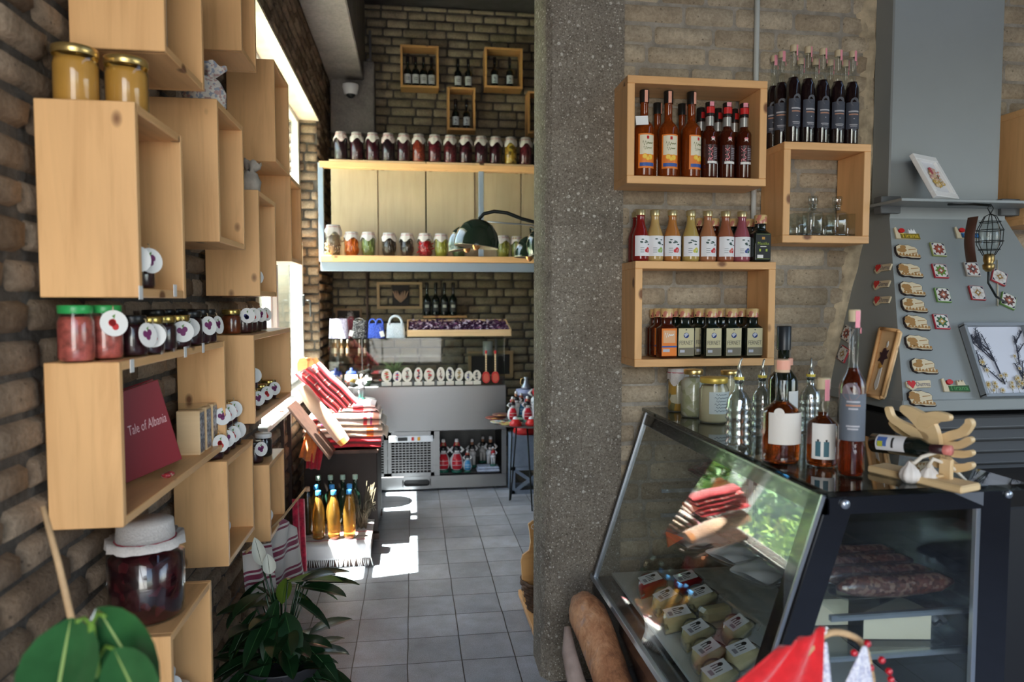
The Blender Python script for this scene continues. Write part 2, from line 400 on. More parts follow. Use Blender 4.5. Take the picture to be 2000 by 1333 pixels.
def squiggle(mb, c, width, height, mi=1, R=None, n=9):
    """an illegible handwritten stroke"""
    top = []; bot = []; w = height * .16
    for i in range(n * 4 + 1):
        t_ = i / (n * 4); x = -width / 2 + width * t_; z = height * .5 * math.sin(2 * PI * t_ * n * .5) * (.5 + .5 * math.sin(5 * t_ + 1)); top.append((x, z + w)); bot.append((x, z - w))
    vs = top + bot; k = len(top)
    out = [(R * math.sin(c[0] + x / R), -R * math.cos(c[0] + x / R), c[2] + z) if R else (c[0] + x, c[1], c[2] + z) for x, z in vs]
    mb.add(out, [(i, k + i, k + i + 1, i + 1) for i in range(k - 1)], mi, False)
# ------------------------------------------------------------------ the setting
def bricks(mb, tones, org, u, w, wid, hei, holes=(), pitch=.083, lmin=.17, lmax=.27, dep=.022, e=.013, gap=.012, seed=1):
    """rounded bricks on the plane through org spanned by u and Z, bulging along w"""
    rnd = random.Random(seed); org, u, w = Vector(org), Vector(u), Vector(w); flip = u.cross(Vector((0, 0, 1))).dot(w) < 0
    z = 0.0
    while z < hei:
        x = -rnd.uniform(0, lmin)
        while x < wid:
            L = rnd.uniform(lmin, lmax); x0, x1 = max(0, x + gap / 2), min(wid, x + L - gap / 2); x += L
            z0, z1 = z + gap / 2 + rnd.uniform(-.003, .003), min(hei, z + pitch - gap / 2 + rnd.uniform(-.003, .003))
            segs = [(x0, x1)]
            for h in holes:
                if z1 > h[2] and z0 < h[3]:
                    segs = [q for a, b in segs for q in ((a, min(b, h[0])), (max(a, h[1]), b))]
            for a, b in segs:
                if b - a < .03: continue
                hh = dep * rnd.uniform(.55, 1.2); us = [a, a + e, a + (b - a) * .33, a + (b - a) * .67, b - e, b]; zs = [z0, z0 + e, z1 - e, z1]
                vs = []
                for i, uu in enumerate(us):
                    for j, zz in enumerate(zs):
                        edge = i in (0, 5) or j in (0, 3); corner = i in (0, 5) and j in (0, 3)
                        du = dz = 0
                        if corner: du = (e * .35 if i == 0 else -e * .35); dz = (e * .35 if j == 0 else -e * .35)
                        h_ = -.004 if edge else hh + rnd.uniform(-.003, .003)
                        if edge: dz += rnd.uniform(-.002, .002)
                        vs.append(org + u * (uu + du) + Vector((0, 0, zz + dz)) + w * h_)
                fs = []
                for i in range(5):
                    for j in range(3):
                        q = (i * 4 + j, (i + 1) * 4 + j, (i + 1) * 4 + j + 1, i * 4 + j + 1); fs.append(q[::-1] if flip else q)
                mb.add(vs, fs, 1, True); tones += [rnd.random()] * len(vs)
        z += pitch
def brick_wall(name, slabs, faces, brick=None, mortar=None):
    mb = MB(); tones = []
    for c0, c1 in slabs:
        c = [(a + b) / 2 for a, b in zip(c0, c1)]; d = [abs(b - a) for a, b in zip(c0, c1)]; mb.box(c, d, 0)
    tones += [0] * len(mb.v)
    for f in faces: bricks(mb, tones, **f)
    me = mb.mesh(name, [mortar or MORTAR, brick or BRICK]); at = me.attributes.new('tone', 'FLOAT', 'POINT'); at.data.foreach_set('value', tones)
    return tag(mobj(name, me), None, None, None, 'structure')

WL, YB, YR, HC = -.80, 7.5, 2.93, 4.6        # left wall, back wall, right wall planes, ceiling
WY0, WY1, WZ0, WZ1 = 3.95, 6.58, .93, 3.22   # window opening
struct(MB().box((1.5, 2.7, -.05), (5.2, 10.4, .1)), 'floor', FLOOR)
struct(MB().box((1.5, 2.7, HC + .1), (5.2, 10.4, .2)), 'ceiling', M('dark_ceiling', (.05, .047, .044), .9, noise=.3, nscale=6))
WO = WL - .28
brick_wall('wall_left', [((WO, -2.5, 0), (WL - .02, WY0, HC)), ((WO, WY1, 0), (WL - .02, YB, HC)), ((WO, WY0, 0), (WL - .02, WY1, WZ0 - .03)), ((WO, WY0, WZ1), (WL - .02, WY1, HC))],
    [dict(org=(WL - .02, -.6, 0), u=(0, 1, 0), w=(1, 0, 0), wid=YB + .6, hei=HC, holes=[(WY0 + .6, WY1 + .6, WZ0 - .03, WZ1)], pitch=.085, lmin=.19, lmax=.30, dep=.02, e=.014, gap=.014, seed=3),
     dict(org=(WO + .02, WY1 - .002, WZ0), u=(1, 0, 0), w=(0, -1, 0), wid=.24, hei=WZ1 - WZ0, lmin=.12, lmax=.24, seed=8)], BRICK_L, MORTAR_D)
brick_wall('wall_back', [((WL - .28, YB, 0), (2.7, YB + .2, HC))], [dict(org=(WL, YB, 0), u=(1, 0, 0), w=(0, -1, 0), wid=3.4, hei=HC, pitch=.0875, seed=5)], BRICK_B, MORTAR_D)
brick_wall('wall_right', [((.862, YR, 0), (4.1, YR + .22, HC))], [dict(org=(.862, YR, 0), u=(1, 0, 0), w=(0, -1, 0), wid=3.1, hei=HC, pitch=.0835, lmin=.19, lmax=.3, dep=.016, gap=.008, seed=11)])
struct(MB().box((2.7, (YR + .22 + YB) / 2, HC / 2), (.1, YB - YR - .22, HC)), 'wall_passage_right', SMOOTHC)
struct(MB().box((4.1 - .05, -.0, .5), (.1, 5.9, 1)).box((4.05, 0, 3.5), (.1, 5.9, 1.4)).box((4.05, 2.2, 1.9), (.1, 1.5, 1.9)).box((4.05, -2.1, 1.9), (.1, 1.6, 1.9)), 'wall_side_right', M('grey_plaster', (.30, .29, .27), .9, noise=.2))
struct(MB().box((-1.0, -1.75, HC / 2), (.4, .1, HC)).box((3.0, -1.75, HC / 2), (2.2, .1, HC)).box((.6, -1.75, (3.0 + HC) / 2), (3.0, .1, HC - 3.0)), 'wall_rear', M('grey_plaster'))
struct(MB().box((-.62, 5.3, (3.76 + HC) / 2), (.34, 4.38, HC - 3.76), 0, .01).box((-.56, 7.35, 3.6), (.42, .26, .7), 0, .01), 'trim_1', SMOOTHC)      # ceiling beam and its corbel
# concrete column with a chamfered left edge
cb = MB(); cx0, cx1, cy0, cy1 = .535, .868, 2.9, 3.14; NZ = 60
rc = random.Random(4); ring = lambda z: [(cx0 + .032, cy0), (cx0 + .11, cy0), (cx0 + .22, cy0), (cx1, cy0), (cx1, cy1), (cx0, cy1), (cx0, cy0 + .05), (cx0 + .012, cy0 + .02)]
vs = []; 
for k in range(NZ + 1):
    z = HC * k / NZ; j1 = rc.uniform(-.004, .004)
    for i, (x, y) in enumerate(ring(z)):
        q = .004 if i in (0, 1, 2, 6, 7) else 0; vs.append((x + rc.uniform(-q, q) * (1 if i in (0, 6, 7) else .2) + (j1 * .5 if i == 0 else 0), y + rc.uniform(-q, q) * .5, z))
cb.add(vs, [(k * 8 + i, k * 8 + (i + 1) % 8, (k + 1) * 8 + (i + 1) % 8, (k + 1) * 8 + i) for k in range(NZ) for i in range(8)], 0, False)
column = struct(cb, 'wall_column', CONCRETE)

struct(MB().box((WL - .14, (WY0 + WY1) / 2, WZ1 - .01), (.275, WY1 - WY0, .02)).box((WL - .14, WY0 + .008, (WZ0 + WZ1) / 2), (.27, .016, WZ1 - WZ0 - .04)), 'trim_3', M('reveal_plaster', (.72, .62, .50), .85, noise=.15, nscale=9, bump=.5))  # lining added to the reveal, its pale warm colour imitates bounced daylight
# window: aluminium frame in two lights, glass, handle, marble sill
FX = WL - .2
white_al = M('white_aluminium', (.80, .80, .80), .35)
wn = MB()
for y0, y1 in ((WY0 + .0, WY0 + .06), (WY1 - .06, WY1), (5.16, 5.24)): wn.box((FX, (y0 + y1) / 2, (WZ0 + WZ1) / 2), (.06, y1 - y0, WZ1 - WZ0), 0, .004)
for z0, z1 in ((WZ0, WZ0 + .05), (WZ1 - .05, WZ1), (2.13, 2.17)): wn.box((FX, (WY0 + WY1) / 2, (z0 + z1) / 2), (.056, WY1 - WY0, z1 - z0), 0, .004)
window = struct(wn, 'window_1', white_al)
struct(MB().box((FX, (WY0 + WY1) / 2, (WZ0 + WZ1) / 2), (.006, WY1 - WY0 - .1, WZ1 - WZ0 - .08)), 'pane', PANE, window)
sash = MB()
for y in (5.275, 6.475): sash.box((FX + .035, y, 1.55), (.04, .06, 1.14), 0, .003)
for z in (1.0, 2.1): sash.box((FX + .035, 5.875, z), (.04, 1.2, .06), 0, .003)
sh = struct(sash, 'sash', white_al, window)
hd = MB().box((FX + .062, 6.45, 1.62), (.02, .03, .10), 0, .004).tube([(FX + .075, 6.45, 1.62), (FX + .115, 6.45, 1.62), (FX + .12, 6.45, 1.59), (FX + .118, 6.455, 1.48)], .009, 8)
struct(hd, 'window_handle', BLACKP, sh)
struct(MB().box((WL - .12, (WY0 + WY1) / 2, WZ0 - .015), (.3, WY1 - WY0 - .01, .03), 0, .004), 'window_sill', M('pale_marble', (.62, .61, .58), .35, noise=.12, nscale=8), window)
# ------------------------------------------------------------------ wall boxes
def plank(name, L, Wd, T_, mat, parent, loc, rot=(0, 0, 0), b=.002):
    return build(MB().box((0, 0, 0), (L, Wd, T_), 0, b), name, mat, parent, loc, rot)
def wall_box(label, x0, x1, y0, y1, z0, z1, mat=None, th=.02, group=None, facing='Y', back=None):
    """open pine box; facing 'Y': opening towards -Y, 'X': opening towards +X"""
    mat = mat or PINE
    r = thing('wall_box', label, 'wall shelf', ((x0 + x1) / 2, (y0 + y1) / 2, z0), 0, group)
    w, d, h = x1 - x0, y1 - y0, z1 - z0
    if facing == 'Y':
        plank('bottom_panel', w, d, th, mat, r, (0, 0, th / 2)); plank('top_panel', w, d, th, mat, r, (0, 0, h - th / 2))
        for s in (-1, 1): plank('side_panel', h - 2 * th, d - .001, th, mat, r, (s * (w - th) / 2, 0, h / 2), (0, PI / 2, 0))
    else:
        plank('bottom_panel', d - 2 * th, w - .001, th, mat, r, (0, 0, th / 2), (0, 0, PI / 2)); plank('top_panel', d - 2 * th, w - .001, th, mat, r, (0, 0, h - th / 2), (0, 0, PI / 2))
        for s in (-1, 1): build(MB().box((0, 0, 0), (h, w, th), 0, .002), 'side_panel', mat, r, (0, s * (d - th) / 2, h / 2), (0, PI / 2, 0)).rotation_euler = Matrix(((0, 1, 0), (0, 0, 1), (1, 0, 0))).transposed().inverted().to_euler() if False else (Matrix(((0, 1, 0), (0, 0, 1), (1, 0, 0))).to_euler())
    return r
LB = {}
def lbox(k, label, near, nb, far, zt=None, zb=None, d=.21):
    X = WL + d; a = onX(*near, X); y0 = a.y; y1 = onX(*far, X).y
    z1 = zt if zt else a.z; z0 = zb if zb else onX(*nb, X).z
    wall_box(label, WL + .008, X, y0, y1, z0, z1, facing='X', group=None); LB[k] = (X, y0, y1, z0, z1)
lbox('A', 'pine wall box at the top left corner, above the two mustard jars', (322, 101), None, (400, 178), zt=2.66, zb=2.20, d=.22)
lbox('B', 'pine wall box at the top, second from the left in the upper row', (472, 108), None, (502, 164), zt=2.93, zb=2.49)
lbox('C', 'large pale pine wall box carrying two honey jars on top', (262, 198), (252, 581), (357, 281))
lbox('D', 'pine wall box right behind the honey jar box, fabric bag on its top', (423, 193), (414, 468), (475, 253))
lbox('E', 'high pine wall box beside the upper window pane', (535, 116), (529, 306), (563, 160))
lbox('F', 'pine wall box with a small white tagged jar, left of the window', (504, 371), (497, 578), (538, 398))
lbox('G', 'farthest pine wall box, in front of the window glass', (567, 342), (562, 508), (588, 362))
lbox('H', 'long pine wall box holding the red book, jam jars on top', (232, 708), (247, 1027), (440, 672), d=.162)
lbox('I', 'long pine wall box below the window corner filled with tagged jam jars', (495, 655), (500, 827), (567, 635))
lbox('J', 'upright pine wall box below the long ones, two tagged jars inside', (443, 902), (449, 1105), (494, 850), d=.18)
lbox('K', 'narrow pine wall box nearest the striped cloths', (526, 909), (526, 1063), (555, 880))
lbox('L', 'lowest pine wall box under the large jar with white lid', (333, 1244), None, (413, 1131), zb=.42)

def price_tag(px, py, X, label, rz=0):
    p = onX(px, py, X + .002); o = build(MB().box((0, 0, 0), (.0015, .022, .03)), 'price_tag', WHITE, None, p); tag(o, label, 'price tag', 'price tags on the shelf edges')
for px, py, lb in ((258, 715, 'white price tag under the front of the green lidded jars'), (362, 688, 'middle white price tag on the long box with the red book'), (397, 680, 'right of the two close price tags above the grey postcards'), (275, 572, 'left price tag on the bottom edge of the honey jar box'), (342, 568, 'right price tag on the bottom edge of the honey jar box')):
    price_tag(px, py, WL + (.162 if py > 650 else .21), lb)

# ------------------------------------------------------------------ jars
def m_fill(c, rough=.35): return M('fill_%d_%d_%d' % tuple(int(x * 999) for x in c), c, rough, noise=.45, nscale=55, coat=.4)
def jar_parts(key, h, r, fill, lid, lid_h=.014, neck=.9, cloth=None, seg=18, lidr=None):
    def mk():
        n = h - lid_h; lr = lidr or r * neck
        prof = [(0, 0), (r * .9, 0), (r, .008), (r, n * .82), (lr * .98, n * .93), (lr * .96, n)]
        g = MB().lathe(prof, seg, cap=False)
        f = MB().lathe([(0, .004), (r * .88, .004), (r * .955, .012), (r * .955, n * .80), (lr * .90, n * .90), (0, n * .905)], seg, cap=False)
        L = MB().lathe([(lr, n - .004), (lr * 1.04, n), (lr * 1.04, h - .002), (lr, h), (0, h)], seg, cap=False)
        out = [('glass_body', g.mesh('glass_body', CLEAR)), ('filling', f.mesh('filling', fill)), ('lid', L.mesh('lid', lid))]
        if cloth:
            rnd = random.Random(len(key)); ph = rnd.uniform(0, 6)
            def wob(k, a, rr, zz):
                if key == 'bigjar':
                    q = .35 + .15 * math.sin(5 * a) + .2 * math.sin(11 * a); return (rr * (1 + .05 * math.sin(13 * a)) if k >= 3 else rr), zz - (.035 * h * q if k >= 4 else 0)
                q = abs(math.cos(2 * a + ph)) ** 2.2
                if k >= 2: return rr * (1 + .10 * q + .04 * math.sin(9 * a)), zz - (k - 1) * h * .055 * q
                return rr, zz
            c = MB().lathe([(0, h + .004), (lr * 1.05, h + .003), (lr * 1.1, h - lid_h), (r * 1.0, h * .86), (r * 1.03, h * .78)], 32, wob=wob, cap=False)
            c.tube([(lr * 1.13 * math.cos(a), lr * 1.13 * math.sin(a), h - lid_h * .9) for a in [i * PI / 8 for i in range(17)]], .0018, 5, 1)
            out.append(('cloth_cover', c.mesh('cloth_cover', [cloth, M('red_string', (.45, .05, .08), .8)])))
        return out
    return kit(key, mk)
TAGFRUIT = {'red': (.55, .03, .03), 'blue': (.05, .05, .18), 'orange': (.65, .20, .03), 'purple': (.18, .03, .12), 'green': (.12, .25, .05)}
def tag_kit(col, r=.030):
    def mk():
        rnd = random.Random(len(col)); m = MB()
        m.prism([(r * math.cos(a), r * math.sin(a) - r) for a in [i * PI / 12 for i in range(24)]], .0012, 0)
        for k in range(3):
            cx, cz = rnd.uniform(-.3, .3) * r, rnd.uniform(-.3, .3) * r
            m.prism([(cx + r * .25 * math.cos(a), -r + cz + r * .28 * math.sin(a)) for a in [i * PI / 6 for i in range(12)]], .0018, 1)
        m.prism([(-.1 * r, -.45 * r), (.15 * r, -.3 * r), (.05 * r, -.7 * r)], .0018, 2)
        m.tube([(0, 0, -.003), (.002, .002, .008), (.004, .01, .012)], .0012, 5, 3)
        return [('round_tag', m.mesh('round_tag', [WHITE, M('fruit_' + col, TAGFRUIT[col], .6), M('fruit_green', TAGFRUIT['green'], .6), M('jute', (.55, .42, .26), .9)]), 'white round paper tag with a fruit picture')]
    return kit('tag' + col, mk)
def jam(label, loc, h=.085, r=.034, fill=(.05, .008, .012), lid=None, tagc='red', taga=-.6, tagz=.7, group='jam jars on the left wall', tilt=.15, name='jam_jar', cat='jar', twist=0):
    lid = lid or M('gold_lid', (.55, .40, .12), .25, .9)
    parts = jar_parts('jam%s%s%s%s' % (h, r, fill, lid.name), h, r, m_fill(fill), lid)
    o = place(parts, name, label, cat, loc, twist, group)
    if tagc:
        p = tag_kit(tagc)[0]; t_ = mobj(p[0], p[1], o, ((r + .006) * math.sin(taga), -(r + .006) * math.cos(taga), h * tagz + .02), (0, 0, 0)); t_.rotation_euler = Matrix.Rotation(taga, 4, 'Z').to_euler(); t_.rotation_euler.x = -tilt; t_['label'] = p[2]
    return o
BLK = M('black_lid', (.01, .01, .01), .3); GRN = M('green_lid', (.03, .32, .08), .3); WLID = M('white_lid', (.78, .78, .76), .4)
HX, hy0, hy1, hz0, hz1 = LB['H']
def onshelf(px, X, z): p = onX(px, 640, X); return (X, p.y, z)
# on top of the long box H
jam('left of the two pink preserve jars with green lids', (-.73, onX(148, 650, -.73).y, hz1), .125, .037, (.42, .09, .07), GRN, None)
jam('right pink preserve jar with green lid and large strawberry tag', (-.70, onX(206, 650, -.70).y, hz1), .125, .037, (.46, .10, .08), GRN, 'red', .75, .75)
dk = (.03, .006, .01)
for i, (px, X, lid, tg, ta, hh) in enumerate([(258, -.675, BLK, 'purple', 1.2, .10), (292, -.66, None, 'red', .5, .095), (318, -.665, None, 'red', -.1, .095), (347, -.665, None, 'purple', .6, .095), (372, -.67, BLK, 'blue', .2, .105), (388, -.67, BLK, 'purple', 1.0, .11), (402, -.67, BLK, 'purple', 1.3, .11)]):
    jam('dark jam jar on the red book box, %s right of the green lidded jars' % ORD[i], (X, onX(px, 640, X).y, hz1), hh, .034, dk, lid, tg, ta, .62)
for i, px in enumerate((300, 322, 345, 365)):
    jam('dark jar in the rear line on the long box, %s from the left' % ORD[i], (-.755, onX(px, 630, -.755).y, hz1), .11, .034, dk, BLK, None)
# on the box I and in it
IX, iy0, iy1, iz0, iz1 = LB['I']
for i, (y, f, tg, ta) in enumerate([(iy0 + .07, (.16, .035, .01), None, 0), (iy0 + .17, (.05, .01, .01), 'blue', .6), (iy0 + .26, (.05, .01, .01), 'red', .7), (iy0 + .36, (.04, .01, .01), 'purple', .9), (iy0 + .46, dk, 'red', 1.0)]):
    jam('jam jar on top of the long box by the window, %s from the left' % ORD[i], (IX - .075 - .02 * (i == 0), y, iz1), .095, .036, f, None, tg, ta, .85)
for i in range(8):
    jam('bottom layer jam jar in the long box by the window, %s from the front' % ORD[i], (IX - .06 - (.0 if i % 2 == 0 else .075), iy0 + .06 + .088 * (i // 1) * .98, iz0 + .02), .085, .035, dk, None, ['red', 'blue', 'purple', 'blue'][i % 4] if i % 2 == 0 else None, .8, .7)
for i in range(3):
    jam('upper jam jar stacked in the long box by the window, %s from the front' % ORD[i], (IX - .07, iy0 + .063 + .088 * i, iz0 + .105), .085, .034, dk, None, ['purple', 'red', 'blue'][i], .7, .8)
# on the box J (two layers), in J
JX, jy0, jy1, jz0, jz1 = LB['J']
for i in range(4):
    jam('jam jar in the lower layer on the upright box, %s from the front' % ORD[i], (JX - .055, jy0 + .05 + .085 * i, jz1), .085, .034, dk, None, ['red', 'purple', 'red', 'blue'][i], .8, .8)
for i in range(3):
    jam('jam jar of the top layer on the upright box, %s from the front' % ORD[i], (JX - .055, jy0 + .095 + .085 * i, jz1 + .085), .085, .034, dk, None, ['purple', 'red', 'red'][i], .7, .8)
jam('front jam jar inside the upright box', (JX - .07, jy0 + .07, jz0 + .02), .09, .036, dk, BLK, 'purple', .8, .5)
jam('rear jam jar with a hanging tag inside the upright box', (JX - .09, jy0 + .2, jz0 + .02), .13, .036, dk, BLK, 'red', .7, .6)
KX, ky0, ky1, kz0, kz1 = LB['K']
jam('front dark jam jar on the narrow box near the striped cloths', (KX - .07, ky0 + .06, kz1), .09, .036, dk, BLK, 'purple', .8, .8)
jam('rear black jam jar on the narrow box near the striped cloths', (KX - .06, ky0 + .19, kz1), .10, .038, (.012, .01, .012), WLID, None)
jam('dark tall jar with a round tag inside the narrow box', (KX - .06, ky0 + .12, kz0 + .02), .15, .034, dk, BLK, 'blue', .7, .5)
LX, ly0, ly1, lz0, lz1 = LB['L']
for i, (a, b, z) in enumerate([(.07, .06, 0), (.16, .07, 0), (.26, .07, 0), (.08, .08, .09), (.17, .08, .09), (.13, .09, .18)]):
    jam('jar with white lid and tag inside the lowest box, %s' % ['bottom front', 'bottom middle', 'bottom rear', 'middle layer front', 'middle layer rear', 'topmost of the pile'][i], (LX - b, ly0 + a, lz0 + .02 + z), .088, .036, (.05, .01, .012), WLID, 'red' if i in (1, 3, 4, 5) else 'purple', .8, .75)
# C, D, F, G contents
CX, cy0_, cy1_, cz0, cz1 = LB['C']
jam('front dark jar with white tag inside the honey jar box', (CX - .05, cy0_ + .07, cz0 + .02), .085, .034, dk, BLK, 'blue', .9, .9)
jam('rear dark jar with white tag inside the honey jar box', (CX - .05, cy0_ + .145, cz0 + .02), .085, .034, dk, BLK, 'purple', .9, .9)
honey = M('mustard_cream', (.55, .27, .05), .4, noise=.12, nscale=9)
for px, lb, X in ((149, 'left honey coloured cream jar with brass lid on the pale box', -.745), (248, 'right honey coloured cream jar with brass lid on the pale box', -.66)):
    y = onX(px, 190, X).y; place(jar_parts('honeyjar', .135, .047, honey, GOLD, .014, .98, seg=28), 'cream_jar', lb, 'jar', (X, y + .0, cz1), 0, 'cream jars on the pale box')
FX_, fy0, fy1, fz0, fz1 = LB['F']; jam('small dark jar with a white tag in the box left of the window', (FX_ - .06, fy0 + .12, fz0 + .02), .085, .034, dk, BLK, 'blue', .8, .8)
jam('small glass jar with tag in the farthest box by the window', (LB['G'][0] - .06, LB['G'][1] + .12, LB['G'][3] + .02), .085, .034, (.2, .18, .14), BLK, None)
jam('small dark jar in the high box beside the upper window pane', (LB['E'][0] - .06, LB['E'][1] + .15, LB['E'][3] + .02), .085, .034, (.3, .28, .24), WLID, None)
# fabric pouches on boxes D and F
def pouch(label, loc, w, h, mat, seed, rz=0):
    r = random.Random(seed); mb = MB()
    def wob(k, a, rr, zz): return rr * (1 + .13 * math.sin(3 * a + seed) + .07 * math.sin(8 * a + k)), zz + .006 * math.sin(5 * a + k)
    mb.lathe([(0, 0), (w * .42, 0), (w * .52, h * .12), (w * .48, h * .4), (w * .30, h * .62), (w * .13, h * .7), (w * .14, h * .72), (w * .36, h * .92), (w * .30, h)], 28, wob=wob, cap=False)
    o = build(mb, 'cloth_pouch', mat, None, loc, (0, .25, rz)); return tag(o, label, 'pouch')
FLOWERY = spots('flowery_cotton', [(.62, .58, .52), (.62, .58, .52), (.45, .30, .28), (.60, .57, .53), (.30, .33, .40), (.66, .62, .56)], 130, .9, 0, .05)
pouch('floral cotton pouch tied at the neck on top of the second box', (LB['D'][0] - .08, LB['D'][1] + .13, LB['D'][4]), .12, .15, FLOWERY, 2)
pouch('pale gauze pouch on top of the box left of the window', (LB['F'][0] - .07, LB['F'][1] + .1, LB['F'][4]), .11, .13, M('gauze', (.42, .38, .33), .95, noise=.2), 4)
# grey card in box A
g = thing('grey_card', 'grey blank card standing in the top left pine box', 'card', (LB['A'][0] - .045, LB['A'][1] + .10, LB['A'][3] + .021))
build(MB().box((0, 0, .16), (.003, .12, .32)), 'card', M('grey_card', (.42, .43, .43), .6), g)
build(MB().box((.0022, 0, .16), (.001, .10, .28)), 'card_face', M('pale_card', (.50, .51, .51), .6), g)
build(MB().box((0, 0, .19), (.012, .05, .05)).box((.0, .0, .02), (.04, .1, .01)), 'support', PINE, g, (-.02, 0, 0))

# red book with script title, glass display cubes, cards in the long box H
def book(label, loc, rot):
    r = thing('gift_book', label, 'book', loc, rot); w, h, d = .155, .235, .03
    RB = M('crimson_cover', (.22, .010, .018), .45)
    build(MB().box((0, 0, h / 2), (w, .004, h), 0, .001).box((0, d, h / 2), (w, .004, h), 0, .001).box((-w / 2 + .002, d / 2, h / 2), (.004, d + .004, h), 0, .001), 'cover', RB, r)
    build(MB().box((.002, d / 2, h / 2), (w - .01, d - .005, h - .008)), 'page_block', M('page_edges', (.60, .54, .45), .9), r)
    tx = MB(); add_text(tx, 'Tale of Albania', (.018, -.0028, .13), .10, .026, 0, rot=.0, shear=.3); add_text(tx, 'Etsy', (0, -.0028, .205), .03, .009, 0, shear=.3) if False else None
    add_text(tx, 'handmade', (.045, -.0028, .03), .035, .007, 0) if False else None
    build(tx, 'title_lettering', M('faded_pink_ink', (.75, .45, .45), .6), r); return r
bx = onX(258, 960, HX - .03)
bk = book('crimson book with pale script title leaning in the long box', (HX - .055, onX(303, 960, HX - .055).y, hz0 + .045), (0, 0, 0))
bk.rotation_euler = (Matrix.Rotation(math.radians(42), 4, 'Z') @ Matrix.Rotation(math.radians(-15), 4, 'Y')).to_euler()
tag(build(MB().box((0, 0, 0), (.006, .075, .10), 0, .002), 'slate_tile', M('slate', (.16, .15, .15), .7, noise=.4, nscale=50), None, (HX - .12, hy0 + .27, hz1 - .10)), 'dark speckled slate tile behind the red book', 'tile')
tag(build(MB().box((0, 0, 0), (.11, .14, .004), 0), 'glass_plate', CLEAR, None, (HX - .09, hy1 - .14, hz0 + .163)), 'small clear glass plate lying over the postcard blocks', 'glass plate')
for i, y in enumerate((hy1 - .205, hy1 - .13, hy1 - .055)):
    w_ = thing('postcard_block', 'wooden block with a grey photo print, %s from the red book' % ORD[i], 'souvenir', (HX - .06, y, hz0 + .02), 0, 'photo blocks in the long box')
    build(MB().box((0, 0, .07), (.07, .05, .14), 0, .002), 'block', PINE_L, w_)
    build(MB().box((.036, 0, .07), (.001, .044, .125)), 'photo_print', spots('photo_grey', [(.12, .13, .15), (.3, .3, .32), (.2, .16, .15), (.4, .4, .42)], 120, .4, .3, 0), w_)
tag(build(MB().ball((0, 0, .008), (.014, .012, .008)).ball((.004, .02, .008), (.012, .012, .008)), 'red_trinket', spots('red_bead', [(.5, .05, .06), (.6, .4, .3), (.3, .02, .03)], 200), None, (HX - .03, onX(325, 945, HX - .03).y, hz0 + .02)), 'tiny red beaded trinket at the foot of the red book', 'trinket')

# the big preserve jar on L
bl = onX(284, 1200, -.62); big = jar_parts('bigjar', .245, .092, spots('dark_fruit', [(.025, .003, .005), (.04, .005, .008), (.015, .002, .004), (.06, .007, .01)], 45, .25, .5), WLID, .045, .70, M('muslin', (.62, .58, .54), .95, noise=.08, nscale=200, bump=.3), 32)
place(big, 'preserve_jar', 'huge dark red fruit jar with white lid and muslin frill on the lowest box', 'jar', (LX - .10, 1.945, lz1), .4)
# stick and rubber plant
st = MB(); a = onY(84, 990, 1.42); b = onY(140, 1212, 1.36); st.tube([b + (b - a) * 1.0, b, (a + b) / 2 + Vector((.002, 0, 0)), a], [.007, .0065, .006, .005], 8)
tag(build(st, 'plant_stake', M('pale_cane', (.52, .34, .18), .7, noise=.2)), 'thin pale cane stake rising behind the rubber plant', 'stake')
def leaf(mb, base, tip, width, nrm, mi=0, cup=.15, droop=.0, rib=1):
    base, tip, nrm = Vector(base), Vector(tip), Vector(nrm).normalized(); ax = tip - base; L = ax.length; ax.normalize(); sd = ax.cross(nrm).normalized(); n2 = sd.cross(ax)
    prof = [(0, .05), (.06, .35), (.16, .68), (.3, .92), (.45, 1.0), (.6, .96), (.75, .78), (.87, .52), (.95, .25), (1, .0)]
    def P(t, w, s): return base + ax * (t * L) + sd * (s * w * width / 2) + n2 * (cup * width * abs(s) ** 1.5 * w - droop * L * t * t)
    S = [-1, -.66, -.33, -.04, 0, .04, .33, .66, 1]; vs = [P(t, w, s_) - (n2 * .003 if s_ == 0 else n2 * 0) for t, w in prof for s_ in S]; n = len(S)
    for i in range(len(prof) - 1):
        pass
    fs = []; o = len(mb.v)
    mb.add(vs, [(i * n + j, (i + 1) * n + j, (i + 1) * n + j + 1, i * n + j + 1) for i in range(len(prof) - 1) for j in range(n - 1) if j not in (3, 4)], mi, True)
    mb.add(vs, [(i * n + j, (i + 1) * n + j, (i + 1) * n + j + 1, i * n + j + 1) for i in range(len(prof) - 1) for j in (3, 4)], rib, True)
RUB = M('rubber_leaf', (.028, .11, .035), .18, coat=.9, noise=.25, nscale=14); RIB = M('leaf_rib', (.34, .46, .16), .4)
rp = thing('rubber_plant', 'rubber plant with broad glossy leaves in the lower left corner', 'plant', (-.60, 1.08, .55))
stem = MB(); s0 = onY(190, 1333, 1.1); s1 = onY(178, 1215, 1.1); inv = Vector(rp.location)
stem.tube([Vector((s0.x, 1.1, .58)) - inv, s0 - inv, s1 - inv], [.009, .007, .005], 8)
for ax_, ay_, bx_, by_ in ((178, 1222, 150, 1215), (178, 1225, 205, 1205), (190, 1290, 225, 1270)):
    stem.tube([onY(ax_, ay_, 1.1) - inv, onY((ax_ + bx_) / 2, min(ay_, by_) - 8, 1.1) - inv, onY(bx_, by_, 1.08) - inv], .003, 6)
build(stem, 'stem', M('plant_stem', (.14, .26, .04), .4), rp)
for (b0, b1, yb, yt, w, nr) in (((138, 1208), (95, 1450), 1.12, 1.0, .105, (.1, -1, .25)), ((190, 1188), (305, 1375), 1.14, 1.08, .10, (-.25, -1, .45)), ((222, 1268), (300, 1430), 1.06, .98, .07, (.3, -1, .25))):
    lm = MB(); leaf(lm, onY(*b0, yb) - inv, onY(*b1, yt) - inv, w, nr); build(lm, 'leaf', [RUB, RIB], rp)
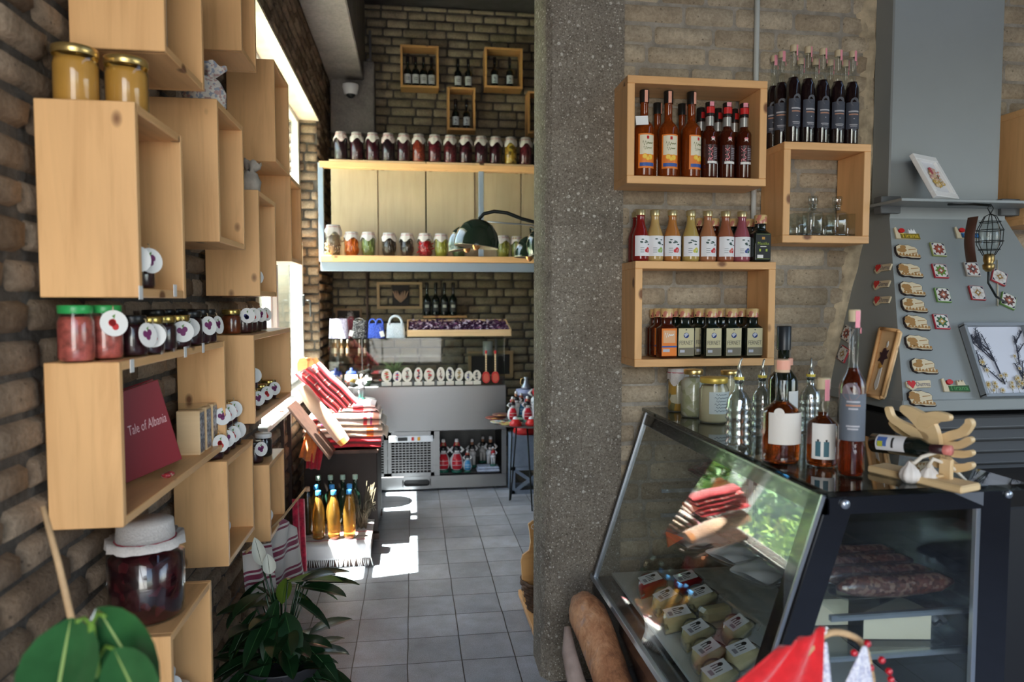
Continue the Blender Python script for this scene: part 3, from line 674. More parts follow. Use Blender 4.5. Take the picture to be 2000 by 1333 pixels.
build(MB().lathe([(0, -.55), (.10, -.55), (.13, -.22), (.135, -.22), (.12, -.24), (0, -.24)], 20, cap=False), 'pot', M('terracotta', (.40, .17, .09), .8), rp)

# ------------------------------------------------------------------ peace lily, striped cloths near the left wall
pl = thing('peace_lily', 'dense dark green peace lily with two white blooms by the left wall', 'plant', (-.52, 2.85, 0))
LEAFM = M('lily_leaf', (.008, .030, .010), .32, coat=.15, noise=.3, nscale=10); pr = random.Random(12)
LEAFY = M('lily_leaf_light', (.10, .17, .02), .4)
lm = MB()
for i in range(92):
    a = pr.uniform(0, 2 * PI); rad = pr.uniform(.05, .27); hz = pr.uniform(.15, .62) - rad * .35; b = Vector((rad * .45 * math.cos(a), rad * .45 * math.sin(a), hz - .04))
    L = pr.uniform(.15, .25); t_ = b + Vector((math.cos(a) * L * .85, math.sin(a) * L * .85, pr.uniform(-.16, .09)))
    if t_.x < -.26: t_.x = -.26 + pr.uniform(0, .03)
    if b.x < -.24: b.x = -.24
    t_.y = min(t_.y, .13 + pr.uniform(-.03, 0)); b.y = min(b.y, .10)
    lm.tube([(pr.uniform(-.03, .03), pr.uniform(-.03, .03), .16), b * .6 + Vector((0, 0, .08)), b], .0035, 4, 2); leaf(lm, b, t_, pr.uniform(.06, .095), (math.cos(a) * .4, math.sin(a) * .4, 1), 3 if i % 17 == 0 else 0, .12, .18)
tag(build(lm, 'foliage', [LEAFM, M('lily_rib', (.03, .09, .025), .4), LEAFM, LEAFY], pl), None, None, None, 'stuff')
for (p0, p1, Y) in (((497, 1050), (512, 1105), 2.85), ((522, 1082), (527, 1122), 2.82)):
    sm = MB(); c0, c1 = onY(*p0, Y) - Vector(pl.location), onY(*p1, Y) - Vector(pl.location)
    leaf(sm, c1, c0, .05, (.3, -1, .1), 0, .5); sm.tube([c1, (c1 + Vector((0, 0, .3))) * .5, (0, 0, .2)], .004, 6, 1)
    o = build(sm, 'bloom', [M('spathe_white', (.62, .63, .56), .5), LEAFM], pl); o['label'] = 'white spathe bloom'
build(MB().lathe([(0, 0), (.12, 0), (.155, .2), (.16, .21), (.145, .2), (0, .19)], 24, cap=False), 'pot', M('dark_pot', (.03, .03, .035), .5), pl)
WV = stripes('maroon_stripes', [(0, (.60, .56, .52)), (.34, (.20, .03, .06)), (.42, (.60, .56, .52)), (.5, (.22, .03, .07)), (.66, (.60, .56, .52)), (.72, (.22, .03, .07)), (.80, (.60, .56, .52))], 2, 7.5)
def drape(name, label, mat, P4, cat='cloth', folds=5, amp=.012, extra=None):
    """P4: top-left, top-right, bottom-right, bottom-left corners in the world"""
    o = Vector(P4[3]); A, B, C_, D = [Vector(p) - o for p in P4]; nrm = (B - A).cross(D - A).normalized(); mb = MB()
    fn = lambda u, v: (D * (1 - u) + C_ * u) * (1 - v) + (A * (1 - u) + B * u) * v + nrm * (amp * math.sin(folds * 2 * PI * u + 1.3 * v) * (1.15 - v * .6))
    mb.sheet(fn, 40, 16); ob = build(mb, name, mat, None, o); md = ob.modifiers.new('thickness', 'SOLIDIFY'); md.thickness = .003; return tag(ob, label, cat)
drape('striped_cloth', 'white woven cloth with maroon stripes hanging beside the narrow box', WV, [onY(553, 1012, 3.25), onY(583, 1035, 3.45), onY(598, 1142, 3.45), onY(500, 1140, 3.1)], folds=2)
drape('striped_cloth', 'white cloth with thin maroon lines draped behind the white blooms', WV, [onY(476, 1078, 3.0), onY(528, 1060, 3.1), onY(540, 1150, 3.1), onY(482, 1170, 3.0)], folds=1.5)
REDC = M('red_gauze', (.55, .02, .06), .85, noise=.5, nscale=35, sheen=.4)
drape('red_scarf', 'crimson tie dyed scarf hanging by the juice bottles', REDC, [onY(572, 975, 3.9), onY(596, 975, 3.95), onY(600, 1115, 3.95), onY(577, 1125, 3.8)], folds=2, amp=.008)
# cane rail the cloths hang from
rl = MB(); rl.tube([onY(480, 1080, 3.0), onY(553, 1010, 3.25), onY(597, 955, 4.05)], .006, 8)
tag(build(rl, 'cane_rail', M('pale_cane')), 'thin cane rail carrying the striped cloths along the left wall', 'rail')
# ------------------------------------------------------------------ back of the passage: shelf frame, cabinets, jars
YF = 6.2
def zY(py, Y, px=850): return onY(px, py, Y).z
def xY(px, Y, py=592): return onY(px, py, Y).x
zA, zB, zC_, zD = 2.775, 2.725, 1.998, 1.945; zE = 1.868
sf = thing('steel_shelf_frame', 'blue grey steel frame with pine boards across the end of the passage', 'shelf', (0, YF, 0))
X0, X1 = WL + .045, 1.09
def sp(mb, nm, mt): o = build(mb, nm, mt, sf); return o
sp(MB().box(((X0 + X1) / 2, -0, (zE + zD) / 2), (X1 - X0, .05, zD - zE), 0, .003), 'beam', BLUEGREY)
for px, a, b in ((630, zD, zA - .01), (940, zC_, zB), (1053, 0, zD)):
    x = xY(px, YF); sp(MB().box((x, .0, (a + b) / 2), (.042, .045, b - a), 0, .002), 'post', BLUEGREY)
def brd(nm, x0, x1, y0, y1, z0, z1, mat=PINE):
    o = build(MB().box((0, 0, 0), (x1 - x0, y1 - y0, z1 - z0), 0, .003), nm, mat, sf, ((x0 + x1) / 2, (y0 + y1) / 2, (z0 + z1) / 2)); return o
brd('lower_board', X0, X1 + .3, -.04, .52, zD + .001, zC_); brd('front_rail', X0, X1 + .3, -.04, .04, zB, zA)
YC_ = 6.48; zTop = zY(313, 6.42, 660)
for k, (a, b) in enumerate(((648, 833), (834, 936), (944, 1090))):
    x0, x1 = xY(a, YC_), xY(b, YC_); cb_ = thing('wall_cabinet', ['left plywood wall cabinet with two pale doors', 'middle plywood wall cabinet with one pale door', 'right plywood wall cabinet partly hidden by the column'][k], 'cabinet', ((x0 + x1) / 2, YC_, zC_), 0)
    ply = pine('plywood', (.44, .36, .23), (.38, .30, .185), .5, False); h = zTop - zC_ - .03
    build(MB().box((0, .26, h / 2 + .005), (x1 - x0 - .004, .44, h - .01), 0, .002), 'carcass', ply, cb_)
    build(MB().box((0, .19, h + .016), (x1 - x0 - .002, .56, .03), 0, .002), 'top_board', PINE_L, cb_)
    seams = {0: [(648, 740), (741, 833)], 1: [(834, 928)], 2: [(944, 1018), (1019, 1088)]}[k]
    for j, (p, q) in enumerate(seams):
        u, v_ = xY(p, YC_) + .004, xY(q, YC_) - .004
        d_ = build(MB().box((0, 0, 0), (h - .012, v_ - u, .018), 0, .002), 'door', ply, cb_, ((u + v_) / 2 - (x0 + x1) / 2, .03, h / 2 + .005)); d_.rotation_euler = Matrix(((0, 1, 0), (0, 0, 1), (1, 0, 0))).to_euler()
        build(MB().box((0, 0, 0), (.03, .01, .012), 0, .003), 'handle', M('dark_bronze', (.10, .06, .03), .4, .6), cb_, ((v_ - .035 if (j == 0 and k != 1) else u + .035) - (x0 + x1) / 2, .012, h - .03))
# top row of fruit jars under cloth
MUS = M('muslin', (.62, .58, .54), .95, noise=.08, nscale=200, bump=.3); MUSP = spots('pink_muslin', [(.62, .55, .52), (.60, .50, .48), (.66, .62, .58), (.5, .3, .3)], 150, .95, 0, .1)
cols = {'dark': spots('fill_dark', [(.03, .003, .008), (.055, .005, .012), (.02, .002, .005)], 60), 'wine': spots('fill_wine', [(.08, .006, .012), (.12, .012, .018), (.05, .004, .008)], 60), 'rust': spots('fill_rust', [(.16, .02, .01), (.22, .035, .014), (.11, .012, .006)], 70), 'black': spots('fill_black', [(.012, .006, .01), (.03, .008, .012)], 60), 'yellow': spots('fill_yellow', [(.45, .26, .02), (.30, .15, .02), (.5, .34, .05), (.15, .1, .02)], 40)}
names_ = {'dark': 'dark red', 'wine': 'wine red', 'rust': 'rust red', 'black': 'nearly black', 'yellow': 'yellow plum'}
YT = 6.40
for i, (px, c) in enumerate([(669, 'black'), (700, 'dark'), (731, 'dark'), (761, 'black'), (791, 'dark'), (820, 'rust'), (851, 'wine'), (881, 'wine'), (911, 'dark'), (941, 'dark'), (969, 'dark'), (998, 'yellow'), (1027, 'wine'), (1053, 'black')]):
    x = xY(px, YT); k = ['a', 'b', 'c'][i % 3]
    place(jar_parts('topjar' + c + k, .235, .058, cols[c], WLID, .022, .72, MUSP if i in (0, 3) else MUS, 24), 'preserve_jar', '%s fruit jar under a cloth cap, %s from the left on the top row' % (names_[c], ORD[i]), 'jar', (x, YT + .02, zTop + .001 - .0), i * .7, 'fruit jars on the cabinet tops')
# lower row of pickles
def bean(name, cols_, r, n, ln, key, seed=1, vert=True):
    """packed pickles standing in the jar: (filling mesh)"""
    rnd = random.Random(seed); mb = MB()
    for i in range(n):
        a = rnd.uniform(0, 2 * PI); q = r * math.sqrt(rnd.uniform(.35, 1)) ; x, y = q * math.cos(a), q * math.sin(a); z = rnd.uniform(.02, .12)
        b = Vector((x, y, z)); t_ = b + Vector((rnd.uniform(-.01, .01), rnd.uniform(-.01, .01), ln * rnd.uniform(.5, 1))) if vert else b + Vector((rnd.uniform(-ln, ln), rnd.uniform(-ln, ln), rnd.uniform(-ln, ln)))
        mb.tube([b, b.lerp(t_, .3) + Vector((.002, 0, 0)), b.lerp(t_, .7), t_], [.003, r * .12, r * .12, .003], 5, rnd.randrange(len(cols_)))
    return mb
def pickle(label, px, h, r, cols_, key, vert=True, cloth=True, ln=.07, n=90, Y=6.32, ht_=None):
    fills = [M('%s_%d' % (key, i), c, .35, coat=.3, noise=.2, nscale=60) for i, c in enumerate(cols_)]
    def mk():
        base = jar_parts('base' + key, h, r, fills[0], WLID, .018, .78, MUS if cloth else None, 24)
        mb = bean(key, cols_, r * .88, n, ln, key, len(key), vert); mb.lathe([(0, .006), (r * .8, .006), (r * .82, h * .68), (0, h * .68)], 14, 0, cap=False)
        return [base[0], ('pickles', mb.mesh('pickles', fills))] + base[2:]
    place(kit('pk' + key, mk), 'pickle_jar', label, 'jar', (xY(px, Y), Y, zC_ + .001), px * .1, 'pickle jars on the lower board')
pickle('taller jar of mixed pale pickles, leftmost on the lower board', 653, .262, .070, [(.30, .20, .12), (.40, .28, .18), (.22, .12, .08), (.45, .33, .25)], 'mixed', False, ln=.03, n=130)
pickle('jar of bright orange carrot pickles on the lower board', 688, .205, .062, [(.75, .16, .01), (.65, .12, .01), (.8, .22, .03)], 'carrot')
pickle('jar of pale green pickled cucumbers on the lower board', 721, .205, .062, [(.20, .24, .06), (.28, .32, .10), (.14, .17, .04)], 'cucumber')
pickle('dark brown pickle jar, left of the two brown ones', 761, .20, .062, [(.06, .035, .02), (.09, .05, .03), (.04, .025, .015)], 'brown')
pickle('dark brown pickle jar, right of the two brown ones', 796, .20, .060, [(.05, .03, .02), (.10, .055, .035), (.04, .02, .015)], 'browner')
pickle('jar of bright red pickled peppers on the lower board', 831, .20, .062, [(.42, .01, .015), (.5, .02, .02), (.3, .01, .01)], 'pepper', False, ln=.03, n=110)
pickle('jar of yellow green beans, left of the hanging green lamps', 862, .20, .060, [(.42, .40, .05), (.50, .47, .10), (.33, .32, .04)], 'beans')
pickle('short green pickle jar half hidden behind the green lamp', 897, .19, .060, [(.07, .11, .04), (.12, .16, .06)], 'greens')
pickle('jar of yellow beans right of the green lamp', 983, .19, .060, [(.38, .36, .06), (.46, .42, .10), (.28, .28, .05)], 'beanz')
pickle('small bean jar between the two green lamps', 1009, .185, .054, [(.30, .30, .08), (.40, .38, .12)], 'beanq')

# ------------------------------------------------------------------ bottles
def bottle_parts(key, h, r, body_mat, label=None, shoulder=.62, neck=.30, top=.82, cap=None, cap_h=.03, seg=20, sq=0, liquid=None, lab=(.18, .5), la=1.0, extra=None, asp=1.0, neck_w=None):
    """h to the cap top; body straight up to shoulder*h, neck radius neck*r"""
    def mk():
        H_ = h - cap_h * .6; nr = r * neck
        prof = [(0, 0.002), (r * .6, 0), (r * .94, .002), (r, .01), (r, H_ * shoulder)]
        for q in (.25, .5, .75, 1): prof.append((nr + (r - nr) * (1 + math.cos(PI * q)) / 2, H_ * (shoulder + (top - shoulder) * q * .75)))
        zs = H_ * (shoulder + (top - shoulder) * .75)
        prof += [(nr, zs + .01), (nr, H_ - .012), (nr * 1.15, H_ - .010), (nr * 1.15, H_ - .002), (nr * .9, H_)]
        g = MB()
        if sq: g.sqlathe(prof, 0, n=28, p=sq, asp=asp)
        else: g.lathe(prof, seg, cap=False)
        out = [('glass_body', g.mesh('glass_body', body_mat))]
        if liquid:
            lv = H_ * liquid[1]; lp = [(rr * .93, min(z, lv)) for rr, z in prof if z <= lv]; lp = [(a, max(b, .004)) for a, b in lp] + [(lp[-1][0], lv), (0, lv)]
            q = MB(); (q.sqlathe(lp, 0, n=28, p=sq, asp=asp) if sq else q.lathe(lp, seg, cap=False)); out.append(('liquid', q.mesh('liquid', liquid[0])))
        if cap:
            cm = MB().lathe([(nr * 1.2, h - cap_h), (nr * 1.25, h - .003), (nr * 1.1, h), (0, h)], 14, cap=False); out.append(('cap', cm.mesh('cap', cap)))
        if label:
            lm_ = MB(); R_ = r * 1.012
            if sq:
                w_ = r * .82; lm_.box((0, -r * asp * 1.006, h * (lab[0] + lab[1]) / 2), (w_ * 2, .0014, h * (lab[1] - lab[0]))); ctx = dict(flat=-r * asp * 1.006 - .0012, w=w_ * 2)
            else: lm_.patch(R_, h * lab[0], h * lab[1], -la, la, 12); ctx = dict(R=R_ * 1.006, w=R_ * la * 2)
            mats = [label[0]]
            if len(label) > 1: mats += label[1](lm_, ctx, h * lab[0], h * lab[1])
            out.append(('paper_label', lm_.mesh('paper_label', mats)))
        if extra: out += extra(h, r, nr)
        return out
    return kit(key, mk)
DARKG = M('dark_bottle_glass', (.008, .007, .007), .08, coat=.6); WINEG = M('wine_black_glass', (.006, .010, .008), .1, coat=.5)
def scribble(lm_, ctx, z0, z1):
    squiggle(lm_, (0, 0, z0 + (z1 - z0) * .62), ctx['w'] * .55, (z1 - z0) * .2, 1, ctx.get('R')) if 'R' in ctx else None
    squiggle(lm_, (0, 0, z0 + (z1 - z0) * .42), ctx['w'] * .5, (z1 - z0) * .2, 1, ctx.get('R')) if 'R' in ctx else None
    return [INK]
def sketch(lm_, ctx, z0, z1):
    rnd = random.Random(3); R_ = ctx['R']; H_ = z1 - z0
    for k in range(9):
        a = rnd.uniform(-.35, .35); zz = z0 + H_ * rnd.uniform(.2, .8); L = rnd.uniform(.1, .3); lm_.patch(R_, zz, zz + H_ * .05, a, a + L, 2, 1)
    lm_.patch(R_, z0 + H_ * .12, z0 + H_ * .2, -.5, .3, 4, 1); lm_.patch(R_, z0 + H_ * .2, z0 + H_ * .7, .0, .12, 2, 1); return [M('grey_ink', (.12, .12, .18), .6)]
WINE = lambda: bottle_parts('wine_mark', .30, .037, WINEG, [M('label_grey', (.55, .56, .58), .7), scribble], .58, .36, cap=M('wine_foil', (.01, .008, .01), .4), cap_h=.06, lab=(.10, .40), la=1.1)
WINE2 = lambda: bottle_parts('wine_sketch', .30, .037, WINEG, [M('label_pale', (.60, .66, .70), .7), sketch], .58, .36, cap=M('wine_foil'), cap_h=.06, lab=(.12, .40), la=1.1)
# small boxes on the back wall
YW = 7.28
def bbox(label, a, b, t_, bo, key):
    x0, x1 = xY(a, YW, (t_ + bo) / 2), xY(b, YW, (t_ + bo) / 2); m_ = (a + b) / 2; z1, z0 = onY(m_, t_, YW).z, onY(m_, bo, YW).z
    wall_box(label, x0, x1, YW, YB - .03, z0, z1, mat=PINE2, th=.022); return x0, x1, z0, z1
def wines(n, x0, x1, z, kit_, lbl, Y=7.36, sc_=1.0, grp='wine bottles high on the back wall', off=None):
    for i in range(n):
        x = x0 + (x1 - x0) * (i + .5) / n; place(kit_, 'wine_bottle', lbl % (['left', 'right'][i] if n == 2 else ORD[i]), 'bottle', (x, Y, z + .001), 0, grp, sc_)
b1 = bbox('pine box high on the back wall with four wine bottles', 782, 857, 88, 171, 1); wines(4, b1[0] + .03, b1[1] - .03, b1[2] + .022, WINE(), '%s wine bottle from the left in the upper left box')
b3 = bbox('small pine box on the back wall, lower one in the middle', 874, 929, 170, 254, 3); wines(2, b3[0] + .03, b3[1] - .03, b3[2] + .022, WINE2(), '%s dark wine bottle in the middle small box')
wines(2, xY(886, 7.36), xY(926, 7.36), b3[3], WINE(), '%s wine bottle standing on top of the middle small box')
b2 = bbox('pine box high on the back wall, right of the middle', 947, 1021, 93, 172, 2); wines(2, xY(952, 7.36), xY(1010, 7.36), b2[2] + .022, WINE2(), '%s dark wine bottle in the upper right box')
b4 = bbox('pine box on the back wall cut off by the column', 1031, 1100, 179, 262, 4)
ROSE = M('rose_wine', (.45, .05, .03), .12, coat=.5); PINKC = M('pink_foil', (.75, .12, .22), .4)
RK = bottle_parts('rose', .30, .037, ROSE, [WHITE, lambda lm_, c, a, b: (lm_.patch(c['R'], a + .01, a + (b - a) * .4, -.7, .7, 8, 1), [M('label_green', (.12, .25, .08), .6)])[1]], .58, .36, cap=PINKC, cap_h=.06, lab=(.10, .38))
place(RK, 'wine_bottle', 'rose bottle with pink cap on top of the box by the column', 'bottle', (xY(1056, 7.36), 7.36, b4[3]), 0, 'rose bottles by the column')
place(RK, 'wine_bottle', 'rose bottle with pink cap inside the box by the column', 'bottle', (xY(1056, 7.36), 7.36, b4[2] + .023), 0, 'rose bottles by the column')
# conduits, junction box and dome camera
tag(build(MB().tube([(xY(728, 7.45), 7.45, zY(60, 7.45, 728)), (xY(729, 7.45), 7.45, zY(258, 7.45, 728))], .012, 8).ball((xY(726, 7.43), 7.43, zY(120, 7.43, 726)), .03, 10, 6), 'conduit_pipe', M('grey_pipe', (.20, .20, .22), .5)), 'thin grey conduit running up the back wall by the beam', 'pipe')
tag(build(MB().tube([(xY(717, 7.45), 7.45, zY(534, 7.45, 717)), (xY(718, 7.45), 7.45, zY(745, 7.45, 717))], .011, 8), 'conduit_pipe', M('brown_pipe', (.12, .09, .08), .6)), 'thin brown conduit on the back wall behind the bags', 'pipe')
dc = thing('security_camera', 'white dome security camera below the ceiling beam', 'camera', (xY(690, 7.1), 7.1, zY(166, 7.1, 690)))
build(MB().lathe([(.075, 0), (.078, -.02), (.062, -.09), (0, -.095)], 20, cap=False).box((0, .06, .0), (.06, .14, .02)), 'housing', M('camera_white', (.62, .61, .66), .4), dc); build(MB().ball((0, 0, -.088), (.045, .045, .035)), 'lens_dome', BLACKP, dc)
# picture frames on the back wall below the frame
def frame(label, a, b, t_, bo, Y, fw, fmat, back=None, name='picture_frame', cat='picture', dep=.03):
    x0, x1 = xY(a, Y, (t_ + bo) / 2), xY(b, Y, (t_ + bo) / 2); z1, z0 = onY((a + b) / 2, t_, Y).z, onY((a + b) / 2, bo, Y).z; w, h = x1 - x0, z1 - z0
    r = thing(name, label, cat, ((x0 + x1) / 2, Y, z0)); m_ = MB()
    m_.box((0, 0, fw / 2), (w, dep, fw), 0, .002).box((0, 0, h - fw / 2), (w, dep, fw), 0, .002).box((-w / 2 + fw / 2, 0, h / 2), (fw, dep, h - 2 * fw), 0, .002).box((w / 2 - fw / 2, 0, h / 2), (fw, dep, h - 2 * fw), 0, .002)
    build(m_, 'frame', fmat, r)
    if back: build(MB().box((0, dep * .3, h / 2), (w - fw, .004, h - fw)), 'backing', back, r)
    return r, w, h
fr_m = M('frame_wood', (.36, .24, .12), .5); r_, w_, h_ = frame('thin wooden frame with a dried flower head, back wall centre', 736, 825, 551, 604, 7.455, .03, fr_m)
fl = MB(); fl.box((0.01, .005, h_ / 2), (.17, .004, h_ - .07), 1); rr = random.Random(5)
for i in range(60):
    a = rr.uniform(-.9, .9); L = rr.uniform(.05, .11); fl.tube([(0.01 + .01 * math.sin(i), -.005, h_ * .25), (.01 + L * math.sin(a) * .7, -.012, h_ * .25 + L * .5), (.01 + L * math.sin(a), -.02, h_ * .25 + L * 1.1)], [.002, .006, .003], 4, 0)
build(fl, 'dried_flower', [M('dried_petals', (.42, .26, .18), .9), M('dark_card', (.03, .025, .025), .8)], r_)
r_, w_, h_ = frame('small dark picture frame standing above the lilac bag', 655, 707, 603, 642, 7.455, .022, M('frame_wood_dark', (.22, .14, .08), .6), M('dark_card'))
build(MB().ball((.02, -.012, h_ * .55), (.05, .01, .07), 8, 6, jit=.3).ball((-.07, -.012, h_ * .4), (.04, .01, .04), 8, 6, jit=.3), 'shell_motif', spots('shell_grey', [(.25, .22, .22), (.45, .42, .42), (.1, .08, .08)], 70), r_)
r_, w_, h_ = frame('wooden frame leaning on the wall behind the glass, right end', 914, 1002, 686, 738, 7.455, .035, fr_m, M('dark_card'))
# board with four dark bottles
zb_ = zY(617, 7.3, 862); x0, x1 = xY(826, 7.3), xY(912, 7.3)
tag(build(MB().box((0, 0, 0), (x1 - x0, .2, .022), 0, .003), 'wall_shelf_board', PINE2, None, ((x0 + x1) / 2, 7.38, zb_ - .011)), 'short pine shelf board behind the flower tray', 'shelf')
WK = bottle_parts('sparkling', .335, .04, WINEG, [M('label_black', (.03, .03, .035), .6), lambda lm_, c, a, b: (lm_.patch(c['R'], a + .04, a + .07, -.5, .5, 6, 1), [M('silver_ink', (.45, .45, .42), .4)])[1]], .55, .36, cap=M('wine_foil'), cap_h=.07, lab=(.12, .42))
for i, px in enumerate((834, 851, 868, 885)): place(WK, 'wine_bottle', 'dark sparkling bottle on the small board, %s from the left' % ORD[i], 'bottle', (xY(px, 7.34), 7.34, zb_ + .001), 0, 'dark bottles on the small board')

# ------------------------------------------------------------------ refrigerated steel counter
YK = 6.06; xa, xb = xY(640, YK, 700), xY(989, YK, 900); zT = zY(754, YK, 850); zG = zY(662, YK, 820)
ck = thing('refrigerated_counter', 'stainless steel refrigerated counter with a glass display top', 'display counter', ((xa + xb) / 2, YK, 0)); cw = xb - xa; hw = cw / 2
def ckb(mb, nm, mt, lab=None):
    o = build(mb, nm, mt, ck)
    if lab: o['label'] = lab
    return o
def lx_(px, py=850): return xY(px, YK, py) - (xa + xb) / 2
z1_ = zY(843, YK, 850); z2_ = zY(930, YK, 850); z3_ = zY(955, YK, 850)
z3_ = max(z3_, .02)
ckb(MB().box((0, .37, (zT + z1_) / 2), (cw, .74, zT - z1_), 0, .006), 'upper_tank', STEEL)
bp = MB(); oc = lx_(814, 945)
bp.box(((-hw + oc - .11) / 2, 0.012, (z2_ + z3_) / 2), (oc - .11 + hw, .02, z2_ - z3_), 0, .002).box(((hw + oc + .11) / 2, 0.012, (z2_ + z3_) / 2), (hw - oc - .11, .02, z2_ - z3_), 0, .002)
ph = z2_ - z3_; bp.box((oc, .012, z2_ - ph * .13), (.222, .02, ph * .26)).box((oc, .012, z3_ + ph * .11), (.222, .02, ph * .22))
zc_ = (z2_ - ph * .26 + z3_ + ph * .22) / 2; hh_ = (z2_ - ph * .26) - (z3_ + ph * .22)
for s in (-1, 1):
    pts = [(s * .11, -hh_ / 2)] + [(s * (.11 - hh_ / 2 + hh_ / 2 * math.cos(a)), hh_ / 2 * math.sin(a)) for a in [-PI / 2 + i * PI / 10 for i in range(11)]] + [(s * .11, hh_ / 2), (s * .12, hh_ / 2), (s * .12, -hh_ / 2)]
    bp.prism([(oc + p[0], zc_ + p[1]) for p in pts], .02, 0, Matrix.Translation((0, .012, 0)))
ckb(bp, 'kick_panel', STEEL); ckb(MB().box((0, .38, (z2_ + z3_) / 2), (cw - .01, .66, z2_ - z3_ - .002)), 'base_tray', BLACKP)
for px in (727, 975):
    for y in (.08, .66): ckb(MB().lathe([(.02, 0), (.02, z3_ + .03)], 10, c=(lx_(px), y, 0)), 'foot', BLACKP)
xg0, xg1, xg2 = lx_(757), lx_(848), lx_(853)
def grille(x0, x1, z0, z1, nx, nz, nm):
    g_ = MB(); fr = .03
    for a, b, c, d in ((x0, x1, z0, z0 + fr), (x0, x1, z1 - fr * 2.2, z1), (x0, x0 + fr, z0, z1), (x1 - fr, x1, z0, z1)): g_.box(((a + b) / 2, .014, (c + d) / 2), (b - a, .012, d - c))
    for i in range(1, nx): x = x0 + fr + (x1 - x0 - 2 * fr) * i / nx; g_.box((x, .014, (z0 + z1) / 2), (.006, .008, z1 - z0 - 2 * fr))
    for i in range(1, nz): z = z0 + fr + (z1 - z0 - 3.2 * fr) * i / nz; g_.box(((x0 + x1) / 2, .013, z), (x1 - x0 - 2 * fr, .008, .006))
    ckb(g_, nm, STEEL)
    ckb(MB().box(((x0 + x1) / 2, .03, (z0 + z1) / 2), (x1 - x0 - .01, .01, z1 - z0 - .01)), 'grille_backing', M('dark_void', (.02, .02, .02), .9))
grille(-hw + .03, xg0 - .004, z2_, z1_, 14, 13, 'side_grille'); grille(xg0, xg1, z2_, z1_, 11, 13, 'vent_grille')
ckb(MB().box(((xg1 + xg2) / 2 + .012, .02, (z1_ + z2_) / 2), (.045, .03, z1_ - z2_)), 'front_post', STEEL); ckb(MB().box((hw - .02, .02, (z1_ + z2_) / 2), (.04, .03, z1_ - z2_)), 'front_post', STEEL)
ckb(MB().box((hw - .01, .4, (z1_ + z2_) / 2), (.012, .7, z1_ - z2_)).box((lx_(848), .4, (z1_ + z2_) / 2), (.012, .68, z1_ - z2_)).box(((xg2 + hw) / 2, .72, (z1_ + z2_) / 2), (hw - xg2, .012, z1_ - z2_)), 'compartment_wall', M('dark_steel', (.10, .10, .10), .4, .6))
pnl = ckb(MB().box(((xg0 + xg1) / 2, .003, z1_ - .06), (xg1 - xg0 - .02, .012, .055), 0, .003), 'control_panel', M('panel_silver', (.62, .64, .68), .3, .3))
cm_ = (xg0 + xg1) / 2
build(MB().box((cm_ - .07, -.006, z1_ - .06), (.08, .008, .03), 0, .002), 'display', BLACKP, pnl)
build(MB().box((cm_ + .015, -.006, z1_ - .06), (.022, .010, .03), 0, .003), 'switch', RED, pnl); build(MB().box((cm_ + .065, -.006, z1_ - .06), (.022, .010, .03), 0, .003), 'switch', M('amber_switch', (.75, .38, .03), .3), pnl)
GY0 = .125
gm = MB(); gh = zG - zT
gm.box((0, GY0, zT + gh / 2), (cw, .006, gh)).box((-hw + .003, .40, zT + gh / 2), (.006, .6, gh)).box((hw - .003, .40, zT + gh / 2), (.006, .6, gh)).box((0, .40, zG - .004), (cw, .6, .008))
ckb(gm, 'glass_hood', thin_glass('hood_glass', (.95, .97, .965), .5)); ckb(MB().box((0, .54, zT + gh * .55), (cw - .02, .26, .006)), 'glass_shelf', GREENGLASS)
ckb(MB().box((-hw + .01, .69, zT + gh / 2), (.02, .02, gh)).box((hw - .01, .69, zT + gh / 2), (.02, .02, gh)).box((lx_(707), GY0, zT + gh / 2), (.006, .012, gh)), 'hood_post', M('dark_steel'))
# oval painted plaques and two lutes on the ledge
OVW = M('plaque_cream', (.72, .66, .56), .5, noise=.08); motif = [(.35, .22, .08), (.06, .05, .25), (.25, .25, .2), (.5, .04, .04), (.55, .05, .06), (.2, .05, .05), (.05, .04, .08), (.3, .25, .15), (.18, .18, .12), (.02, .02, .02)]
for i, (cx, t_, wp) in enumerate([(650, 405, 66), (720, 418, 56), (783, 395, 66), (857, 395, 54), (928, 400, 68), (1003, 392, 52), (1063, 392, 54), (1123, 398, 54), (1185, 418, 54), (1238, 412, 54)]):
    px = 560 + cx / 3.333; tp = 600 + t_ / 3.333; Y = YK + .045; x = xY(px, Y, 740); H_ = zY(tp, Y, px) - zT; wd = wp / 3.333 * Y / FPX / 2
    r = thing('oval_plaque', 'painted oval wooden plaque on the steel ledge, %s from the left' % ORD[i], 'souvenir', (x, Y, zT + .001), 0, 'painted oval plaques on the ledge')
    build(MB().box((0, 0, .016), (wd * 1.9, .05, .032), 0, .003), 'base', OVW, r)
    build(MB().prism([(wd * math.cos(a), .03 + (H_ - .03) / 2 + (H_ - .03) / 2 * math.sin(a)) for a in [k * PI / 14 for k in range(28)]], .012, 0, Matrix.Rotation(-.06, 4, 'X')), 'oval_board', [OVW], r)
    q = random.Random(i); mm = MB(); zc0 = .03 + (H_ - .03) / 2
    for k in range(5): mm.prism([(q.uniform(-.3, .3) * wd + wd * .28 * math.cos(a), zc0 + q.uniform(-.004, .004) + (k - 2) * H_ * .10 + H_ * .07 * math.sin(a)) for a in [j * PI / 4 for j in range(8)]], .0015, k % 2, Matrix.Rotation(-.06, 4, 'X') @ Matrix.Translation((0, -.0068, 0)))
    build(mm, 'painted_motif', [M('motif_%d' % i, motif[i], .6), M('motif_%d' % ((i + 3) % 10), motif[(i + 3) % 10], .6)], r)
